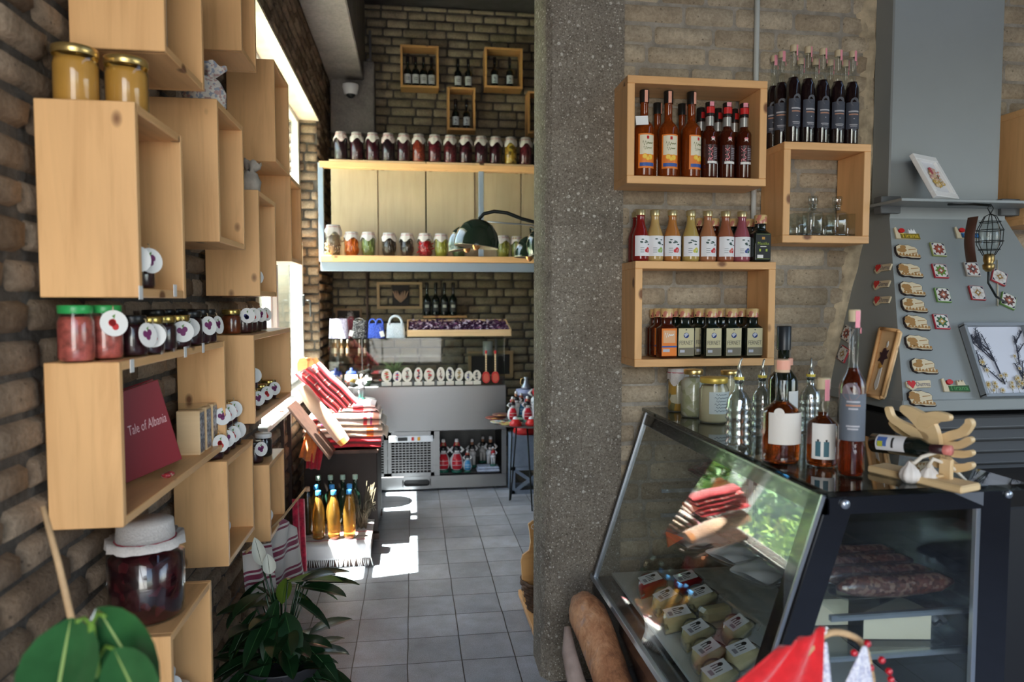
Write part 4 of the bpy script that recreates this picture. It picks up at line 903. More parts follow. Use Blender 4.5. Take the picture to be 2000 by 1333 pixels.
for i, cx in enumerate((1298, 1358)):
    px = 560 + cx / 3.333; Y = YK + .04; r = thing('toy_lute', '%s of the two small red lutes standing on the steel ledge' % ['left', 'right'][i], 'souvenir', (xY(px, Y, 720), Y, zT), 0, 'toy lutes'); H_ = zY(686, Y, px) - zT
    b_ = [(.034 * math.sin(a) * (1 if abs(a) < 9 else 1), .055 - .045 * math.cos(a) + (.012 if math.cos(a) < -.5 else 0)) for a in [k * PI / 12 for k in range(24)]]
    build(MB().prism(b_, .02), 'bowl', RED, r); build(MB().prism([(x * .72, .055 + (z - .055) * .72) for x, z in b_], .0225), 'soundboard', M('lute_light_red', (.62, .10, .06), .4), r)
    build(MB().box((0, 0, (.09 + H_) / 2), (.013, .012, H_ - .09), 0, .002), 'neck', PINE_L, r); build(MB().box((0, 0, H_ - .01), (.018, .015, .03), 0, .003), 'pegbox', RED, r)
    fm = MB()
    for k in range(6): fm.box((0, -.0065, .12 + k * (H_ - .16) / 6), (.014, .002, .003))
    build(fm, 'fret', INK, r)
tag(build(MB().box((0, 0, .004), (.18, .05, .008)), 'wooden_strip', PINE_L, None, (xY(965, YK + .04, 750), YK - .0, zT)), 'thin wooden strip under the two red lutes', 'strip') if False else None
# ceramics on the left of the ledge
def lathe_thing(name, label, cat, loc, parts, group=None):
    r = thing(name, label, cat, loc, 0, group)
    for nm, prof, mt in parts:
        build(MB().lathe(prof, 20, cap=False), nm, mt, r)
    return r
BW = spots('blue_white_ceramic', [(.55, .56, .60), (.06, .08, .22), (.60, .60, .62), (.5, .45, .3)], 55, .2, .5, 0)
FLW = spots('flower_ceramic', [(.70, .68, .62), (.65, .63, .6), (.55, .08, .05), (.65, .40, .10), (.68, .66, .6)], 26, .2, .5, 0)
NAVY = M('navy_glaze', (.03, .05, .20), .2, coat=.5)
lathe_thing('ceramic_jar', 'blue and white patterned ceramic jar on the counter ledge', 'jar', (xY(656, YK + .05, 740), YK + .058, zT + .001), [('body', [(0, 0), (.05, 0), (.055, .01), (.055, .09), (.05, .10), (0, .10)], BW), ('lid', [(.052, .10), (.045, .125), (.012, .135), (.014, .15), (0, .155)], NAVY)])
lathe_thing('ceramic_jar', 'round ceramic jar painted with a red flower, blue lid', 'jar', (xY(686, YK + .05, 740), YK + .057, zT + .001), [('body', [(0, 0), (.04, 0), (.058, .03), (.062, .06), (.052, .095), (.04, .105), (0, .105)], FLW), ('lid', [(.045, .105), (.038, .125), (.01, .132), (.013, .15), (0, .155)], NAVY)])
lathe_thing('sugar_bowl', 'small green and white lidded bowl on the counter ledge', 'bowl', (xY(716, YK + .05, 740), YK + .05, zT + .001), [('body', [(0, 0), (.025, 0), (.04, .03), (.042, .05), (0, .052)], M('sage_glaze', (.20, .32, .20), .25, coat=.4)), ('lid', [(.045, .052), (.04, .065), (.01, .07), (.012, .085), (0, .09)], M('white_glaze', (.7, .7, .68), .2, coat=.4))])
# rosemary plant inside the glass, bottles behind
rp_ = thing('potted_sprig', 'airy green potted sprig behind the counter glass', 'plant', (xY(772, YK + .26, 745), YK + .27, zT + .001)); mb = MB(); rr = random.Random(9)
for i in range(46):
    a = rr.uniform(0, 6.28); L = rr.uniform(.08, .2); e_ = Vector((L * .75 * math.cos(a), L * .42 * math.sin(a), .10 + L * rr.uniform(.2, .9))); mb.tube([(0, 0, .07), e_ * .6 + Vector((0, 0, .05)), e_], [.003, .003, .001], 4)
build(mb, 'leaves', M('sprig_green', (.20, .28, .10), .6), rp_); build(MB().lathe([(0, 0), (.035, 0), (.045, .075), (.038, .07), (0, .065)], 14, cap=False), 'pot', M('dark_pot'), rp_)
lathe_thing('white_tin', 'white tin on the glass shelf behind the lutes', 'tin', (xY(954, YK + .45, 680), YK + .52, zT + gh * .55 + .004), [('body', [(0, 0), (.045, 0), (.045, .12), (0, .12)], M('tin_white', (.45, .5, .52), .4))])
for i, px in enumerate((652, 664, 676)): place(bottle_parts('mini', .15, .016, M('mini_brown', (.15, .07, .03), .3), [M('mini_label', (.5, .4, .3), .6)], .5, .4, cap=M('mini_cap', (.6, .5, .42), .5), cap_h=.03), 'miniature_bottle', 'miniature bottle on the glass shelf at the left, %s from the left' % ORD[i], 'bottle', (xY(px, YK + .3, 690), YK + .46, zT + gh * .55 + .004), 0, 'miniatures on the glass shelf')
for i, px in enumerate((700, 711)): place(kit('mini', None), 'miniature_bottle', 'miniature bottle right of the hood post, %s' % ['left one', 'right one'][i], 'bottle', (xY(px, YK + .3, 690), YK + .46, zT + gh * .55 + .004), 0, 'miniatures on the glass shelf')
# bags on the glass top
def bag(label, px, w, h, mat, handles=1, hh=.07, tagged=False, dx=0, hr=.007, dep=.07, tz=0):
    Y = YK + (.28 if px == 686 else .19); r = thing('crochet_bag', label, 'bag', (xY(px, Y, 660), Y, zG)); n = 14
    def fn(u, v):
        a = 2 * PI * u; s_ = 1 - .12 * v; ca, sa = math.cos(a), math.sin(a); q = (abs(ca) ** 4 + abs(sa) ** 4) ** -.25
        return (w / 2 * s_ * q * ca, dep / 2 * s_ * q * sa * (1 - .5 * v), h * v + .003 * math.sin(6 * a))
    m_ = MB().sheet(fn, 32, 8); m_.box((0, 0, .003), (w * .9, dep * .8, .006)); build(m_, 'body', mat, r)
    for k in range(handles):
        y = -.01 - .012 * k; x_ = dx if handles == 1 else (k - .5) * w * .4; rw = w * (.33 if handles == 1 else .2)
        build(MB().tube([(x_ - rw * math.cos(t_), y, h - .012 + hh * math.sin(t_) ** .8 if math.sin(t_) > 0 else h - .012) for t_ in [PI * j / 14 for j in range(15)]], hr, 6), 'handle', mat, r)
    if tagged:
        q = build(MB().box((0, 0, 0), (.035, .002, .05)).tube([(0, 0, .025), (0, .004, .06)], .001, 4), 'paper_tag', WHITE, r, (tz, -dep / 2 - .006, h * .28), (0, .3 if tz < 0 else -.3, 0)); q['label'] = 'white paper tag'
bag('lilac crocheted bag, leftmost on the glass counter top', 662, .165, .165, M('lilac_yarn', (.42, .38, .50), .9, noise=.35, nscale=110, bump=.6), 0)
bag('dark red and brown bag behind the black beaded bag', 686, .07, .16, M('maroon_yarn', (.12, .02, .03), .9, noise=.5, nscale=90, bump=.6), 1, .03)
bag('black beaded bag with white flecks and a paper tag', 703, .125, .15, spots('black_beads', [(.01, .01, .012), (.012, .012, .015), (.015, .012, .012), (.35, .33, .33), (.01, .01, .01)], 210, .4, .2, .5), 1, .03, True, tz=-.07)
bag('bright blue crocheted bag with two loops and a paper tag', 735, .145, .125, M('blue_yarn', (.05, .10, .50), .85, noise=.5, nscale=110, bump=.7), 2, .05, True, tz=.05)
bag('white crocheted bag with one round handle', 773, .165, .125, M('white_yarn', (.62, .68, .74), .9, noise=.15, nscale=110, bump=.8), 1, .075, hr=.011)
# tray of dried violets
ty0, ty1 = YK + .12, YK + .50; x0, x1 = xY(795, ty0, 655), xY(999, ty0, 655); tr = thing('flower_tray', 'shallow wooden tray of dried violet and white flowers', 'tray', ((x0 + x1) / 2, (ty0 + ty1) / 2, zG + .002)); w, d = x1 - x0, ty1 - ty0
tilt = .22
TT = Matrix.Rotation(tilt, 4, 'X')
TT = Matrix.Translation((0, 0, d / 2 * math.sin(tilt) + .01)) @ TT
tm = MB()
tm.box((0, 0, .005), (w, d, .01), 0, 0, TT)
for s in (-1, 1): tm.box((0, s * (d / 2 - .006), .03), (w, .012, .055), 0, .002, TT); tm.box((s * (w / 2 - .006), 0, .03), (.012, d, .055), 0, .002, TT)
tm.box((0, d * .42, -.03), (w * .8, .02, .05), 0, 0, TT)
build(tm, 'tray_frame', PINE_L, tr)
pm_ = MB(); rr = random.Random(4)
for i in range(900):
    x, y = rr.uniform(-w / 2 + .02, w / 2 - .02), rr.uniform(-d / 2 + .02, d / 2 - .02); L = rr.uniform(.010, .022)
    pm_.add([(-L, 0, 0), (0, -L * .7, .004), (L, 0, .001), (0, L * .7, .006)], [(0, 1, 2, 3)], rr.choice([0, 0, 1, 1, 1, 2]), False, TT @ Matrix.Translation((x, y, .045 + rr.uniform(-.006, .018))) @ Matrix.Rotation(rr.uniform(0, 6.3), 4, 'Z') @ Matrix.Rotation(rr.uniform(-.8, .8), 4, 'X'))
pm_.box((0, 0, .028), (w - .03, d - .03, .03), 1, 0, TT)
tag(build(pm_, 'dried_flowers', [M('petal_pale', (.60, .48, .58), .8), M('petal_violet', (.06, .012, .06), .8), M('petal_plum', (.20, .07, .15), .8)], tr), None, None, None, 'stuff')

# ------------------------------------------------------------------ figurines
SKIN = M('painted_skin', (.45, .22, .13), .5); WB = M('glaze_white', (.70, .70, .72), .3, coat=.3); RB_ = M('glaze_red', (.50, .015, .03), .3, coat=.3); BKB = M('glaze_black', (.015, .015, .018), .3, coat=.3); BLB = M('glaze_blue', (.05, .25, .50), .3, coat=.3); GB_ = M('glaze_green', (.02, .14, .10), .3, coat=.3); YB_ = M('glaze_ochre', (.55, .28, .05), .4, coat=.2)
def figurine(label, X, Y, Z, h, kind='lady', rz=0, skirt=RB_, grp='folk costume figurines'):
    key = 'fig%s%s' % (kind, skirt.name)
    def mk():
        out = []
        m = lambda mb, n, mt: out.append((n, mb.mesh(n, mt)))
        m(MB().lathe([(0, 0), (.17, 0), (.17, .05), (.14, .07), (0, .07)], 16, cap=False), 'plinth', GB_)
        if kind == 'lady':
            b = MB().lathe([(.10, .07), (.17, .12), (.21, .25), (.19, .42), (.11, .56), (.09, .60), (0, .6)], 18, cap=False)
            m(b, 'skirt', WB); a = MB().patch(.0, 0, 0, 0, 0, 1)
            ap = MB()
            for k, (r0, z0, r1, z1) in enumerate([(.175, .12, .214, .25), (.214, .25, .194, .42), (.194, .42, .12, .56)]):
                n = 8
                for j in range(n):
                    t0, t1 = -.75 + 1.5 * j / n, -.75 + 1.5 * (j + 1) / n
                    ap.add([(r0 * 1.03 * math.sin(t0), -r0 * 1.03 * math.cos(t0), z0), (r0 * 1.03 * math.sin(t1), -r0 * 1.03 * math.cos(t1), z0), (r1 * 1.03 * math.sin(t1), -r1 * 1.03 * math.cos(t1), z1), (r1 * 1.03 * math.sin(t0), -r1 * 1.03 * math.cos(t0), z1)], [(0, 1, 2, 3)], 0, True)
            for z, r in ((.24, .214), (.36, .206)): ap.patch(r * 1.04, z, z + .012, -.7, .7, 8, 1)
            m(ap, 'apron', [skirt, WB])
        else:
            m(MB().tube([(-.06, 0, .07), (-.065, 0, .3), (-.05, 0, .5)], [.05, .06, .08], 8).tube([(.06, 0, .07), (.065, 0, .3), (.05, 0, .5)], [.05, .06, .08], 8).lathe([(.14, .40), (.15, .5), (.10, .58)], 12), 'trousers', WB)
        m(MB().lathe([(.09, .56), (.105, .62), (.12, .72), (.10, .77), (.045, .79), (0, .79)], 14, cap=False), 'bodice', BKB if kind == 'lady' else (skirt if kind == 'man' else BKB))
        m(MB().tube([(-.10, 0, .75), (-.19, -.01, .66), (-.12, -.07, .60)], [.035, .045, .03], 8).tube([(.10, 0, .75), (.19, -.01, .66), (.12, -.07, .60)], [.035, .045, .03], 8).patch(.122, .60, .66, -.6, .6, 6), 'sleeves', WB)
        m(MB().ball((0, 0, .85), (.058, .06, .07), 12, 8).lathe([(.03, .76), (.03, .80)], 8).ball((0, -.06, .845), (.008, .012, .012), 6, 4), 'head', SKIN)
        if kind == 'lady': m(MB().ball((0, .015, .87), (.07, .065, .07), 12, 8).tube([(-.06, .01, .86), (-.075, .0, .76), (-.06, -.02, .70)], [.02, .025, .01], 6).tube([(.06, .01, .86), (.075, 0, .76), (.06, -.02, .70)], [.02, .025, .01], 6), 'headscarf', skirt if skirt is RB_ else RB_)
        m(MB().lathe([(.055, .90), (.06, .93), (.045, .99), (0, 1.0)], 12, cap=False), 'cap', WB)
        return out
    place(kit(key, mk), 'figurine', label, 'figurine', (X, Y, Z), rz, grp, h)
zfl = z2_ + .004
tag(build(MB().box((0, 0, 0), (hw - xg2 - .02, .64, .012)), 'display_floor', M('dark_steel'), ck, ((xg2 + hw) / 2, .4, z2_ - .004)), None, None) if True else None
for px, tp, kd, sk, Y, lb in ((866, 858, 'lady', RB_, .12, 'red aproned folk lady figurine, leftmost in the counter niche'), (892, 857, 'lady', RB_, .10, 'red aproned folk lady figurine beside the leftmost one'), (913, 880, 'lady', BLB, .09, 'small blue skirted figurine in the counter niche'),
                              (922, 858, 'man', BKB, .28, 'black vested folk man figurine at the back of the niche'), (943, 853, 'man', BKB, .45, 'dark folk man figurine deep in the niche'), (958, 852, 'man', BKB, .22, 'white legged folk man at the right of the niche')):
    Yv = YK + Y; figurine(lb, xY(px, Yv, 900), Yv, zfl, zY(tp, Yv, px) - zfl, kd, 0, sk)
fc = tag(build(MB().box((0, 0, .013), (.20, .14, .024), 0, .01).box((0, .005, .036), (.19, .13, .02), 0, .009), 'folded_cloth', M('pale_blue_linen', (.42, .47, .60), .9, noise=.2, nscale=30), None, (xY(953, YK + .1, 918), YK + .105, zfl)), 'folded pale blue cloth in the counter niche', 'cloth')
figurine('ochre sashed figurine standing on the folded cloth', xY(963, YK + .1, 890), YK + .1, zfl + .046, .17, 'man', .0, RB_)

# ------------------------------------------------------------------ round table with figurines, crate, at right
tp_ = onZ(1024, 995, 0); tx, ty = xY(1042, 5.55, 825), 5.55; tz = zY(826, 5.42, 1000)
tb = thing('side_table', 'small round dark table on thin hairpin legs beside the column', 'table', (tx, ty, 0))
build(MB().lathe([(0, tz - .015), (.335, tz - .015), (.34, tz - .01), (.34, tz), (0, tz)], 40, cap=False), 'tabletop', M('smoked_top', (.09, .06, .06), .25, coat=.4), tb)
for a in (-1.75, 2.6, .4):
    lg = MB(); e_ = Vector((.2 * math.cos(a), .22 * math.sin(a), 0)); s_ = Vector((-math.sin(a), math.cos(a), 0)) * .05
    lg.tube([(e_.x * .8 - s_.x, e_.y * .8 - s_.y, tz - .02), (e_.x - s_.x * .2, e_.y - s_.y * .2, .008), (e_.x + s_.x * .2, e_.y + s_.y * .2, .008), (e_.x * .8 + s_.x, e_.y * .8 + s_.y, tz - .02)], .006, 6); build(lg, 'leg', M('black_steel', (.02, .025, .025), .4, .5), tb)
def tabspot(px, dy): Y = ty + dy; return xY(px, Y, 800), Y
for px, dy, tpx, kd, sk, lb in ((1001, -.1, 775, 'lady', RB_, 'grey haired folk lady figurine with a red apron at the table front'), (1030, -.12, 774, 'lady', RB_, 'folk lady figurine in the middle of the round table'), (1008, .08, 764, 'man', BKB, 'dark vested figurine standing behind the red aproned lady'), (1018, .12, 768, 'lady', BLB, 'blue skirted figurine at the back of the round table'), (1048, .02, 742, 'man', RB_, 'tallest figurine with white cap and red vest on the table'), (1051, -.15, 772, 'lady', WB, 'white dressed figurine at the column side of the table')):
    x, Y = tabspot(px, dy); figurine(lb, x, Y, tz, zY(tpx, Y, px) - tz, kd, 0, sk, 'figurines on the round table')
def dish(label, px, dy, r, col, z=0, name='ceramic_plate', cat='plate'):
    x, Y = tabspot(px, dy); lathe_thing(name, label, cat, (x, Y, tz + z), [('plate', [(0, 0), (r * .6, 0), (r, .012), (r * .97, .015), (r * .6, .005), (0, .005)], col), ('centre_motif', [(0, .006), (r * .45, .0065), (0, .007)], YB_)])
TERR = M('terracotta_glaze', (.35, .08, .05), .3, coat=.3, noise=.3, nscale=30)
dish('lower terracotta plate stacked at the left rim of the table', 968, .05, .085, TERR); dish('upper brown plate of the stack at the left rim', 980, .09, .08, M('brown_plate', (.22, .10, .08), .3, coat=.3), .018)
dish('pale blue painted plate at the front of the table', 972, -.14, .06, spots('blue_painted', [(.5, .6, .62), (.3, .45, .5), (.6, .55, .3), (.6, .6, .6)], 40, .3, .3, 0)); dish('yellow painted plate at the table front', 988, -.22, .055, spots('yellow_painted', [(.65, .55, .12), (.6, .5, .2), (.55, .2, .1)], 40, .3, .3, 0)); dish('small green and white plate behind the front figurines', 1016, -.03, .05, spots('green_painted', [(.5, .6, .5), (.2, .4, .3), (.65, .65, .6)], 40, .3, .3, 0))
for px, dy, lb in ((1007, -.27, 'red bell shaped souvenir with white top, left one'), (1038, -.27, 'red bell shaped souvenir at the table front, right one')):
    x, Y = tabspot(px, dy); lathe_thing('bell_souvenir', lb, 'souvenir', (x, Y, tz), [('body', [(0, 0), (.045, 0), (.046, .02), (.03, .04), (.02, .05), (0, .05)], RED), ('crown', [(.022, .05), (.02, .06), (.008, .068), (0, .07)], WB)])
x, Y = tabspot(1027, .2)
lathe_thing('cake_stand', 'lavender ruffled stand at the back of the round table', 'stand', (x, Y, tz), [('stem', [(0, 0), (.05, 0), (.03, .02), (.02, .15), (0, .15)], M('lavender_glaze', (.30, .33, .50), .4)), ('dish', [(.02, .15), (.075, .17), (.085, .19), (.08, .215), (0, .215)], M('lavender_glaze'))])
pt = lathe_thing('oil_jug', 'small pewter jug with brass handle on the lavender stand', 'jug', (x, Y, tz + .216), [('body', [(0, 0), (.035, .0), (.04, .02), (.02, .05), (.014, .08), (.02, .10), (.016, .10), (0, .095)], M('pewter', (.35, .38, .42), .3, .7))])
build(MB().tube([(-.018, 0, .09), (-.04, 0, .085), (-.045, 0, .05), (-.03, 0, .03)], .004, 6), 'handle', GOLD, pt)
# crate
cq = onZ(999, 967, 0); CY = 5.87; cxa, cxb = xY(999, CY, 900), xY(1056, CY, 900)
cr = thing('wooden_crate', 'blue grey painted crate with a cross brace, beside the steel counter', 'crate', ((cxa + cxb) / 2 + .03, CY + .12, 0)); CW = cxb - cxa + .06; czt = zY(852, CY, 1020)
GP = M('crate_paint', (.20, .25, .33), .6, noise=.15, nscale=12); zm = czt * .47
build(MB().box((0, 0, zm + (czt - zm) / 2), (CW, .26, czt - zm), 0, .004), 'upper_box', GP, cr)
fm = MB()
for s in (-1, 1): fm.box((s * (CW / 2 - .015), 0, zm / 2), (.03, .26, zm))
fm.box((0, -.12, .017), (CW, .02, .034)).box((0, -.12, zm - .015), (CW, .02, .03)).box((0, .12, .017), (CW, .02, .034))
build(fm, 'lower_frame', GP, cr); L = math.hypot(CW - .05, zm - .05); an = math.atan2(zm - .05, CW - .05)
for s in (-1, 1): build(MB().box((0, 0, 0), (L, .016, .028)), 'cross_brace', GP, cr, (0, -.122 + .004 * s, zm / 2), (0, s * an, 0))
lathe_thing('red_bowl', 'glossy red bowl standing on the grey crate', 'bowl', (xY(1025, CY + .1, 845), CY + .11, czt), [('body', [(0, 0), (.09, 0), (.10, .02), (.085, .065), (.08, .07), (0, .06)], RED)])

# ------------------------------------------------------------------ green lamps
LY = 4.3; ch = thing('arm_chandelier', 'black curved arm chandelier with dark green enamel shades behind the column', 'lamp', (1.02, LY, 2.0)); o0 = Vector(ch.location)
ENA = M('green_enamel', (.018, .035, .022), .14, coat=.7); BLS = M('black_steel')
def P_(px, py, Y=LY): return onY(px, py, Y) - o0
def shade(px, py_top, py_bot, wpx, Y, tiltY):
    c = P_(px, py_bot, Y); s_ = Y / FPX; R_ = wpx / 2 * s_; H_ = (py_bot - py_top) * s_; T = Matrix.Translation(c) @ Matrix.Rotation(tiltY, 4, 'Y')
    pr_ = [(R_, 0), (R_ * .985, H_ * .25), (R_ * .88, H_ * .55), (R_ * .66, H_ * .82), (R_ * .38, H_ * .97), (R_ * .14, H_ * 1.02), (0, H_ * 1.03)]
    sm = MB().lathe(pr_, 32, 0, cap=False, T=T).lathe([(r * .97, z - .003) for r, z in pr_], 32, 1, cap=False, T=T).lathe([(R_ * 1.0, 0), (R_ * 1.02, .004), (R_ * 1.0, .008)], 32, 0, cap=False, T=T)
    sd = build(sm, 'lamp_shade', [ENA, M('shade_inside', (.35, .30, .22), .4)], ch)
    build(MB().tube([(0, 0, H_ * .95), (0, 0, H_ * .3)], .012, 8, T=T).ball((0, 0, H_ * .1), (.026, .026, .04), 12, 8, 1, T=T), 'bulb', [BLS, M('copper_bulb', (.60, .28, .10), .25, .6)], sd)
    return T @ Vector((0, 0, H_ * 1.03))
h1 = shade(930, 430, 482, 88, LY, .10); h0 = shade(912, 442, 487, 74, LY + .35, -.12); h2 = shade(1034, 462, 503, 62, LY + .2, .05); h3 = shade(1060, 448, 492, 60, LY - .2, -.3)
hub = Vector((0, 0, 0)) + (P_(1110, 470))
for e_, mid in ((h1, [(945, 418), (965, 413), (990, 416), (1020, 428), (1058, 438)]), (h3, [(1056, 440), (1075, 440)])):
    build(MB().tube([e_] + [P_(a, b) for a, b in mid] + [hub], .011, 8), 'arm', BLS, ch)
build(MB().tube([h0, P_(935, 432, LY + .25), P_(985, 436), P_(1040, 440), hub], .005, 6), 'cable', M('grey_cable', (.3, .32, .33), .4), ch)
build(MB().tube([h2, h2 + Vector((0, 0, .05)), P_(1055, 455), hub], .007, 6), 'arm', BLS, ch)
build(MB().tube([hub, (hub.x, hub.y, HC - o0.z)], .014, 8).ball(hub, .04), 'stem', BLS, ch)

# ------------------------------------------------------------------ textiles by the window
wd_ = M('dark_walnut', (.07, .035, .025), .6, noise=.3)
tc_ = thing('wooden_chest', 'low dark wooden chest carrying the stack of folded textiles', 'chest', (-.48, 5.15, 0)); ZC2 = .62
build(MB().box((0, 0, ZC2 / 2 + .03), (.48, .62, ZC2 - .06), 0, .006), 'body', M('black_walnut', (.025, .015, .012), .7), tc_); build(MB().box((0, 0, ZC2 - .012), (.50, .65, .024), 0, .004), 'lid', wd_, tc_)  # near-black body colour stands in for the shaded open space under the stack
for sx in (-1, 1):
    for sy in (-1, 1): build(MB().box((sx * .22, sy * .27, .02), (.05, .05, .04)), 'foot', wd_, tc_)
ORG = M('orange_cotton', (.80, .22, .05), .85, noise=.15, nscale=40, sheen=.3); WHR = stripes('white_red_cotton', [(0, (.80, .72, .66)), (.38, (.62, .04, .05)), (.46, (.80, .72, .66)), (.52, (.45, .05, .25)), (.56, (.80, .40, .30)), (.70, (.80, .74, .68))], 0, 3.1)
ORW = stripes('orange_white_cotton', [(0, (.82, .62, .48)), (.40, (.80, .22, .04)), (.52, (.82, .62, .48)), (.62, (.84, .68, .55))], 0, 2.6); RDC = M('red_cotton', (.50, .015, .03), .85, noise=.2, nscale=50, sheen=.3)
RDW = stripes('red_white_cotton', [(0, (.50, .02, .03)), (.45, (.75, .65, .6)), (.5, (.50, .02, .03)), (.62, (.72, .10, .10)), (.8, (.82, .75, .7)), (.86, (.5, .02, .03))], 0, 9.0)
def folded(label, c, size, mat, seed, sag=.25, layers=2, fringe=False, rz=0):
    rnd = random.Random(seed); mb = MB(); w, d, h = size
    for k in range(layers):
        z0 = h * k / layers; hh2 = h / layers
        def fn(u, v, z0=z0, hh2=hh2, s=seed + k):
            a = 2 * PI * v; q = (abs(math.cos(a)) ** 3 + abs(math.sin(a)) ** 3) ** (-1 / 3)
            x = (u - .5) * w; edge = abs(u - .5) * 2
            return (x, d / 2 * math.cos(a) * q * (1 - .03 * math.sin(7 * u + s)), z0 + hh2 * .5 + hh2 * .5 * math.sin(a) * q * (1 - .25 * edge ** 6) - sag * h * edge ** 4 * .3 + .003 * math.sin(11 * u + s))
        mb.sheet(fn, 22, 16)
        mb.add([fn(0, j / 16) for j in range(16)], [tuple(range(16))], 0); mb.add([fn(1, j / 16) for j in range(16)], [tuple(range(16))[::-1]], 0)
    if fringe:
        for i in range(26): y = -d / 2 + d * i / 25; mb.tube([(w / 2 - .004, y, h * .4), (w / 2 + .02, y + rnd.uniform(-.004, .004), h * .2), (w / 2 + .03, y, -.005)], .0022, 4)
    return tag(build(mb, 'folded_textile', mat, None, c, (0, 0, rz)), label, 'cloth', 'folded textiles on the chest')
sx_ = -.465; sy_ = 5.04
folded('crimson folded cloth at the bottom of the textile stack', (sx_, sy_, ZC2 + .006), (.50, .40, .07), RDC, 1); folded('orange edged folded cloth second in the textile stack', (sx_ + .0, sy_, ZC2 + .075), (.52, .38, .075), ORW, 2, fringe=True)
folded('white folded cloth with orange and purple bands in the stack', (sx_ + .01, sy_, ZC2 + .152), (.48, .36, .08), WHR, 3, fringe=True); folded('topmost small white and red folded cloth of the stack', (sx_ + .06, sy_ + .03, ZC2 + .236), (.30, .26, .06), stripes('red_edge', [(0, (.55, .04, .06)), (.14, (.80, .68, .66)), (.6, (.80, .35, .30)), (.7, (.82, .74, .7))], 0, 2.0), 4, fringe=True)
# upright bundle leaning at the window side
for i in range(5):
    o = folded('red striped folded cloth in the leaning bundle, %s from the left' % ORD[i], (0, 0, 0), (.36, .15, .027), RDW if i % 2 else RDC, 10 + i, 0, 1); a = onY(588 + i * 10, 742 - i * 4, 4.75); b = onY(648 + i * 9, 800 - i * 5, 4.75)
    o.location = (a + b) / 2 + Vector((0, 0, .006)); ax = (b - a).normalized(); yv = Vector((0, 1, 0)); zv = ax.cross(yv).normalized(); o.rotation_euler = Matrix((ax, yv, zv)).transposed().to_euler(); o['group'] = 'red cloths in the leaning bundle'
o = folded('pale orange folded cloth sloping down from the window sill', (0, 0, 0), (.44, .15, .08), stripes('pale_orange', [(0, (.80, .45, .30)), (.40, (.78, .25, .04)), (.52, (.82, .50, .34))], 0, 2.2), 20, 0, 1); a = onY(586, 775, 4.58); b = onY(656, 862, 4.58); o.location = (a + b) / 2; ax = (b - a).normalized(); yv = Vector((0, 1, 0)); o.rotation_euler = Matrix((ax, yv, ax.cross(yv).normalized())).transposed().to_euler()
ra_, rb_ = onY(582, 779, 4.66), onY(662, 878, 4.66); axr = (rb_ - ra_).normalized(); yr = Vector((0, 1, 0)); zr = axr.cross(yr).normalized()
rk = thing('display_rack', 'slanted wooden display rack under the sloping cloths by the window', 'rack', ((ra_ + rb_) / 2 - zr * .052).to_tuple())
pk = build(MB().box((0, 0, 0), ((rb_ - ra_).length, .30, .014), 0, .002), 'sloping_board', wd_, rk); pk.rotation_euler = Matrix((axr, yr, zr)).transposed().to_euler()
for yy in (-.13, .12): zt2 = rk.location.z + .19; build(MB().box((-.16, yy, (.165 - rk.location.z + .14) / 2), (.025, .025, .14 + rk.location.z - .165)), 'leg', wd_, rk)
drape('orange_scarf', 'orange red scarf hanging down the window side of the stack', ORG, [onY(600, 835, 4.72), onY(625, 845, 4.72), onY(612, 905, 4.72), onY(584, 895, 4.72)], folds=1.5, amp=.015)
drape('red_cloth', 'deep red cloth hanging below the textile stack', RDC, [onY(600, 870, 4.74), onY(632, 880, 4.74), onY(625, 918, 4.74), onY(598, 916, 4.74)], folds=2, amp=.01)
for i in range(3):
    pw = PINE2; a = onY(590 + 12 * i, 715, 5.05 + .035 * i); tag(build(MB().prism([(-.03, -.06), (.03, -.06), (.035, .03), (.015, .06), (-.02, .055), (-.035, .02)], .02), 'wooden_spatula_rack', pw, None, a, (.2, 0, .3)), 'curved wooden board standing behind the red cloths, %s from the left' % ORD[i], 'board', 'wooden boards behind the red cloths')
# things left on the counter front: glass dome and pale figure
YV = 5.72
st2 = thing('metal_stool', 'chrome stool behind the textile stack holding the glass dome', 'stool', (xY(688, YV, 780), YV, 0)); zst = zY(781, YV, 690)
build(MB().lathe([(0, zst - .02), (.18, zst - .02), (.18, zst), (0, zst)], 24, cap=False), 'seat', STEEL, st2)
for a in (.6, 2.2, 3.8, 5.4): build(MB().tube([(.12 * math.cos(a), .12 * math.sin(a), zst - .02), (.17 * math.cos(a), .17 * math.sin(a), .0)], .01, 6), 'leg', STEEL, st2)
dm = thing('glass_dome', 'glass dome over a small amber bottle display', 'dome', (xY(671, YV, 770), YV, zst)); build(MB().lathe([(.07, 0), (.072, .07), (.06, .11), (.035, .135), (0, .142)], 24, cap=False), 'dome', CLEAR, dm)
build(MB().box((-.02, 0, .04), (.02, .03, .08), 0, .003).box((.015, .01, .035), (.022, .03, .07), 0, .003), 'display_bottles', M('amber_block', (.35, .13, .05), .3), dm); build(MB().tube([(.07 * math.cos(a), .07 * math.sin(a), .006) for a in [i * PI / 12 for i in range(25)]], .004, 6), 'rim', STEEL, dm)
figurine('white and black seated figure beside the glass dome', xY(706, YV, 760), YV, zst, .20, 'man', 0, WB, 'folk costume figurines')

